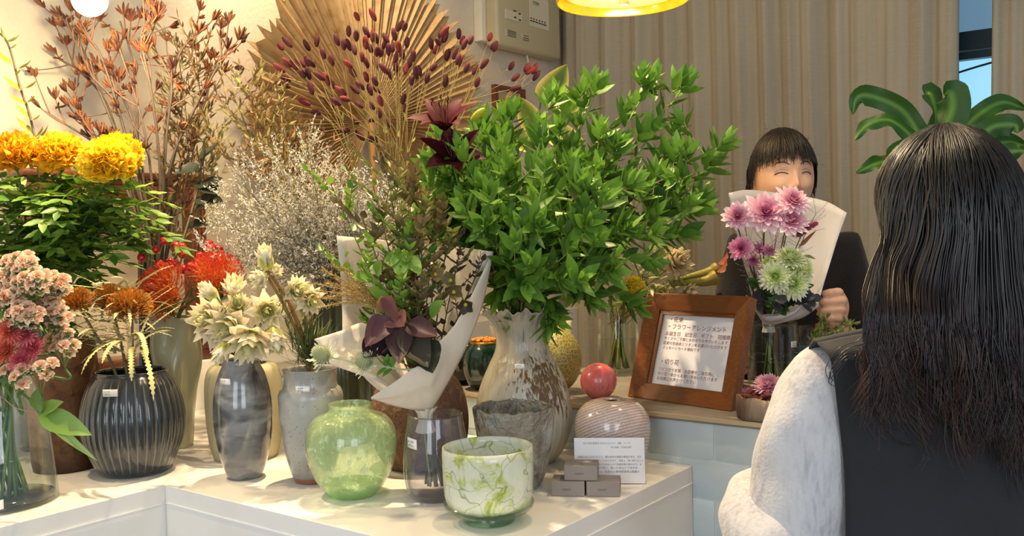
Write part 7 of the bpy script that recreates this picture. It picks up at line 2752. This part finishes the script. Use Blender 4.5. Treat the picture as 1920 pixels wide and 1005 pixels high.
# --- the customer seen from behind
Yc = 1.20
hc2 = at(1782, 425, Yc)
cfeet = np.array([hc2[0] + .01, Yc - .02, 0])
t = thing('person', 'long-haired customer seen from behind in a grey hoodie and black denim pinafore', 'person', cfeet)
shl, shr = at(1552, 705, 1.205), at(2035, 700, 1.205)
nk = np.array([hc2[0], Yc + .01, shl[2] + .075])
ch2 = (shl + shr) / 2 + EZ * -.03 + np.array([0, .06, 0])
pel2 = np.array([ch2[0], ch2[1], .72])
ell_ = at(1500, 1040, 1.195)
wrl = at(1500, 950, 1.42)
elr = shr + np.array([.05, -.02, -.26])
wrr = elr + np.array([-.05, .10, .03])
fx = cfeet
vs = [pel2, pel2 + EZ * .2, ch2, nk, hc2 - EZ * .05, shl, ell_, wrl, shr, elr, wrr, pel2 + np.array([-.08, 0, -.05]), fx + np.array([-.09, 0, .4]), fx + np.array([-.09, 0, .05]), fx + np.array([-.09, .12, .03]),
      pel2 + np.array([.08, 0, -.05]), fx + np.array([.09, 0, .4]), fx + np.array([.09, 0, .05]), fx + np.array([.09, .12, .03])]
rs = [(.13, .09), (.105, .08), (.12, .085), .046, .05, .036, .030, .022, .036, .036, .024, .08, .052, .035, .03, .08, .052, .035, .03]
bv, bfc = skinned(vs, es, rs)
cb_h = MB()
cb_h.ell(hc2 + np.array([0, .01, 0]), (.074, .092, .112), nu=24, nv=32)
cb_h.ell(hc2 + np.array([0, .098, -.02]), (.010, .016, .018), nu=8, nv=10)
for s in (-1, 1):
    cb_h.ell(hc2 + np.array([s * .075, .012, -.01]), (.008, .017, .028), nu=8, nv=10)
    hand(cb_h, wrl if s < 0 else wrr, (wrl if s < 0 else wrr) + np.array([.0, .065, .005]), nrm(np.array([0, 1, -.1])), np.array([1., 0, 0]) * s, EZ, .9)
fuse([(bv, bfc), mbparts(cb_h)], .005, 'body', m_skin, t, 4)
m_hood = M('grey_marl_jersey', H('#bfbcbd'), .95, sheen=.2, mix=[('noise', 70, H('#9f9da0'), .45, .75, (2.2, 2.2, .5)), ('noise', 16, H('#cbc7c4'), .45, .7, (1, 1, .6))], bump=(220, .0012, (1, 1, 1)))
# sleeve: a soft tube with folds
def cloth_tube(pts, rad_, n, fold, seed, flat=1.):
    rg = np.random.default_rng(seed)
    p = spl(pts, 60)
    T = nrm(np.gradient(p, axis=0))
    r = np.interp(np.linspace(0, 1, 60), np.linspace(0, 1, len(rad_)), rad_)
    A = nrm(np.cross(T[0], np.array([0, 1., 0])))
    rows = []
    th = np.linspace(0, 2 * PI, n, endpoint=False)
    for i in range(60):
        A = nrm(A - T[i] * (A @ T[i]))
        B = np.cross(T[i], A)
        s = i / 59
        rr = r[i] * (1 + fold * (np.sin(2 * th + s * 9 + 1) * .5 + np.sin(3 * th - s * 17) * .35 + np.sin(5 * th + s * 26) * .22 + .5 * np.sin(s * 31 + 1.5 * np.sin(th)) * s))
        rows.append(p[i] + rr[:, None] * (np.cos(th)[:, None] * A + flat * np.sin(th)[:, None] * B))
    return np.array(rows)


b = MB()
b.grid(cloth_tube([at(1600, 690, 1.22), at(1548, 714, 1.205), at(1514, 800, 1.195), at(1500, 920, 1.19), at(1492, 1060, 1.19), at(1480, 1110, 1.2)], [.028, .049, .058, .060, .062, .05], 64, .075, 4), cv=True)
b.build('sleeve', m_hood, t)
b = MB()
b.grid(cloth_tube([at(1500, 1130, 1.15), at(1440, 1040, 1.17), at(1416, 960, 1.24), at(1440, 915, 1.32), at(1490, 940, 1.40)], [.05, .054, .046, .036, .034], 44, .10, 9), cv=True)
b.build('forearm_sleeve', m_hood, t)
vt = MB()
sv, sf = skinned([pel2, pel2 + EZ * .22, ch2 + EZ * -.02, nk - EZ * .05, shl + np.array([.03, .0, .012]), shr + np.array([-.03, 0, .012])], [(0, 1), (1, 2), (2, 3), (2, 4), (2, 5)], [(.145, .105), (.14, .105), (.15, .10), (.06, .055), (.045, .05), (.045, .05)])
fuse([(sv, sf)], .006, 'hoodie', m_hood, t, 6)
rs_ = MB()
rs_.grid(cloth_tube([shr + np.array([-.04, 0, .0]), shr, (shr + elr) / 2, elr, elr + np.array([0, .03, -.02])], [.04, .055, .06, .055, .04], 40, .05, 3), cv=True)
rs_.build('sleeve', m_hood, t)

# pinafore back: one cloth following the back, between the armhole edges
m_den = M('black_denim', H('#17171a'), .85, sheen=.08, bump=(500, .0006, (1, 1, 1)), mix=[('noise', 6, H('#202025'), .4, .7, (1, 1, 1))])
ledge = [(1548, 652), (1553, 668), (1564, 712), (1574, 770), (1581, 840), (1585, 920), (1586, 1010), (1580, 1120)]
rows = []
for i, (x, y) in enumerate(ledge):
    L_ = at(x, y, 1.135)
    z = L_[2]
    half = ch2[0] - L_[0]
    row = []
    for a in np.linspace(-1, 1, 41):
        bulge = .035 * (1 - abs(a) ** 2.2)
        zz = z
        if i < 2:
            zz = z + (.034 if i == 0 else .012) * (1 - abs(a) ** 1.5)
        row.append([ch2[0] + a * half, L_[1] - bulge + (.03 if i == 0 else 0) + .0025 * math.sin(a * 9 + i), zz])
    rows.append(row)
R_rows = np.array(rows)
P = np.array([spl(R_rows[:, j], 50) for j in range(41)]).transpose(1, 0, 2)
uu, vv = np.meshgrid(np.linspace(-1, 1, 41), np.linspace(0, 1, 50))
P[..., 1] += .004 * np.sin(vv * 14 + uu * 4) * vv + .003 * np.sin(uu * 13 + vv * 6)
o = MB().grid(P).build('pinafore', m_den, t)
sd = o.modifiers.new('thickness', 'SOLIDIFY')
sd.thickness = .004
sd.offset = 1
# shoulder part over the top, and stitched seams
top = P[0]
back = []
for k_, (dy, dz) in enumerate(((0, 0), (.016, .002), (.034, -.008), (.05, -.04), (.06, -.12))):
    row = top + np.array([0, dy, dz])
    back.append(row)
o2 = MB().grid(np.array(back)).build('shoulder_yoke', m_den, t)
sd = o2.modifiers.new('thickness', 'SOLIDIFY')
sd.thickness = .004
b = MB()
b.tube(P[5, :, :] + np.array([0, -.003, 0]), .0009, 5)
b.tube(P[6, :, :] + np.array([0, -.0028, 0]), .0007, 5)
b.tube(P[2:48, 1, :] + np.array([0, -.003, 0]), .0009, 5)
b.tube(P[2:48, 2, :] + np.array([0, -.003, 0]), .0006, 5)
b.build('stitched_seams', M('seam_thread', H('#1a1a1d'), .9), o)

# hair: scalp cap and long wavy locks
hr = MB()
AXh = np.eye(3)
hr.ell(hc2 + np.array([0, .0, .004]), (.083, .100, .122), nu=26, nv=44, fn=lambda D, p_, t_: np.where((D[..., 1] > .55) & (D[..., 2] < .35), .86, 1.0))
cap = hr.build('hair', M('black_hair_underlayer', H('#0f0d0d'), .6), t)
m_hair2 = M('long_dark_hair', H('#15110f'), .36, spec=.5, vc=True)
rg = np.random.default_rng(77)
crown = hc2 + np.array([-.012, -.02, .125])
lk = MB()


def back_limit(x, z):
    """how far from the viewer the hair may lie without sinking into the pinafore"""
    half = .27
    q = np.clip(np.abs((x - ch2[0]) / half), 0, 1)
    lim = 1.135 - .035 * (1 - q ** 2.2) - .016
    over = np.clip((z - shl[2] - .095) / .2, 0, 1)
    return lim * (1 - over) + 1.28 * over


def lock_path(az, lay, yend, cl_, rg):
    """from the crown over the back of the head and down to the pixel row yend; cl_: its clump's waves"""
    sx, sy, sz = .085 + .011 * lay, .103 + .014 * lay, .125 + .005 * lay
    ps = np.linspace(.06 + .12 * rg.random(), 1.6, 12)
    aa = az + np.linspace(rg.normal(0, .25), 0, 12)
    D = np.stack([np.sin(ps) * np.sin(aa), -np.sin(ps) * np.cos(aa), np.cos(ps)], -1)
    up = hc2 + np.array([-.006, 0, .003]) + D * np.array([sx, sy, sz])
    zend = CAMZ - (yend - 421) * 1.1 / FPX
    zs = np.linspace(up[-1][2] - .012, zend, 26)
    f = np.linspace(0, 1, 26)
    x0, y0 = up[-1][0], up[-1][1]
    dxs = x0 - hc2[0]
    amp, fr, p1, p2, fl = cl_
    w = np.clip((f - .38) / .62, 0, 1) ** 1.25
    wx = amp * w * np.sin(f * fr + p1)
    wy = amp * .8 * w * np.sin(f * fr + p2)
    spread = dxs * (1 + (.62 * np.clip(f * 2.2, 0, 1) ** .8 - .12 * f if dxs < 0 else .10 * f + .10 * f ** 2)) + fl * f ** 2
    dn = np.stack([hc2[0] + spread + wx + .010 * f, y0 - .02 * f + wy, zs], -1)
    p = np.concatenate([up, dn])
    lim = back_limit(p[:, 0], p[:, 2]) - .010 * lay
    p[:, 1] = np.minimum(p[:, 1], lim + np.concatenate([np.zeros(12), np.minimum(wy, .006)]))
    for _ in range(3):
        p[1:-1] = (p[:-2] + 2 * p[1:-1] + p[2:]) / 4
    return p


under = []
for az in np.linspace(-1.85, 1.85, 44):
    q_ = lock_path(az, 0., 735 + 60 * (math.sin(max(-1.57, min(1.57, az))) + 1), (.003, 10, az * 3, az * 2, 0), np.random.default_rng(1))
    under.append(q_ + np.array([0, .006, 0]))
un = MB().grid(np.array(under)).build('hair_underlayer', M('hair_depth', H('#0e0c0b'), .55, bump=(90, .004, (3, 3, .05))), cap)
for c_ in range(190):
    azc = rg.uniform(-1.9, 1.9)
    cl_ = (rg.uniform(.004, .017), rg.uniform(9, 17), rg.random() * 6.28, rg.random() * 6.28, rg.normal(0, .012))
    xn = math.sin(azc) if abs(azc) < PI / 2 else math.copysign(1, azc)
    yc = 750 + 105 * (xn + 1) * .85 + rg.normal(0, 30) - (70 * rg.random() if c_ % 4 == 0 else 0)
    tint = rg.random()
    c1 = h3('#4a2e1e') if tint < .3 else (h3('#341a1c') if tint < .6 else h3('#1c1513'))
    layc = rg.random()
    for k_ in range(15):
        az = azc + rg.normal(0, .05)
        lay = np.clip(layc + rg.normal(0, .12), 0, 1)
        yend = min(yc + rg.normal(0, 16), 935)
        cj_ = (cl_[0] * rg.uniform(.8, 1.2), cl_[1] * rg.uniform(.97, 1.03), cl_[2] + rg.normal(0, .2), cl_[3] + rg.normal(0, .2), cl_[4] + rg.normal(0, .004))
        p = lock_path(az, lay, yend, cj_, rg)
        f = np.linspace(0, 1, len(p))[:, None]
        c0 = h3('#110e0d') * (1 - .3 * rg.random())
        cc_ = c0 * (1 - f ** 2.5) + c1 * f ** 2.5
        r = np.concatenate([np.linspace(.0012, .0020, 12), np.linspace(.0020, .0003, 26)]) * rg.uniform(.35, .95)
        lk.tube(p, r, 4, c=cc_, caps=False, flat=.6)
lk.build('long_locks', m_hair2, cap)
# loose wisps
wi = MB()
for pts in ([(1640, 560), (1625, 640), (1585, 660), (1560, 690), (1556, 712), (1566, 722)], [(1645, 600), (1632, 680), (1590, 668), (1563, 700), (1558, 720)], [(1650, 640), (1637, 720), (1640, 770), (1668, 800), (1700, 806)], [(1648, 620), (1630, 700), (1634, 760), (1655, 790)], [(1660, 700), (1640, 780), (1690, 830), (1720, 828)],
            [(1652, 480), (1632, 560), (1618, 640), (1600, 668)], [(1700, 780), (1740, 850), (1720, 890)], ):
    p = spl([at(x, y, 1.085) for x, y in pts], 26)
    for r_ in range(4):
        wi.tube(p + rg.normal(0, .0022, 3) + rg.normal(0, .0004, p.shape), np.linspace(.0007, .0003, 26), 4, c=h3('#1a1412'), caps=False)
wi.build('loose_wisps', m_hair2, cap)
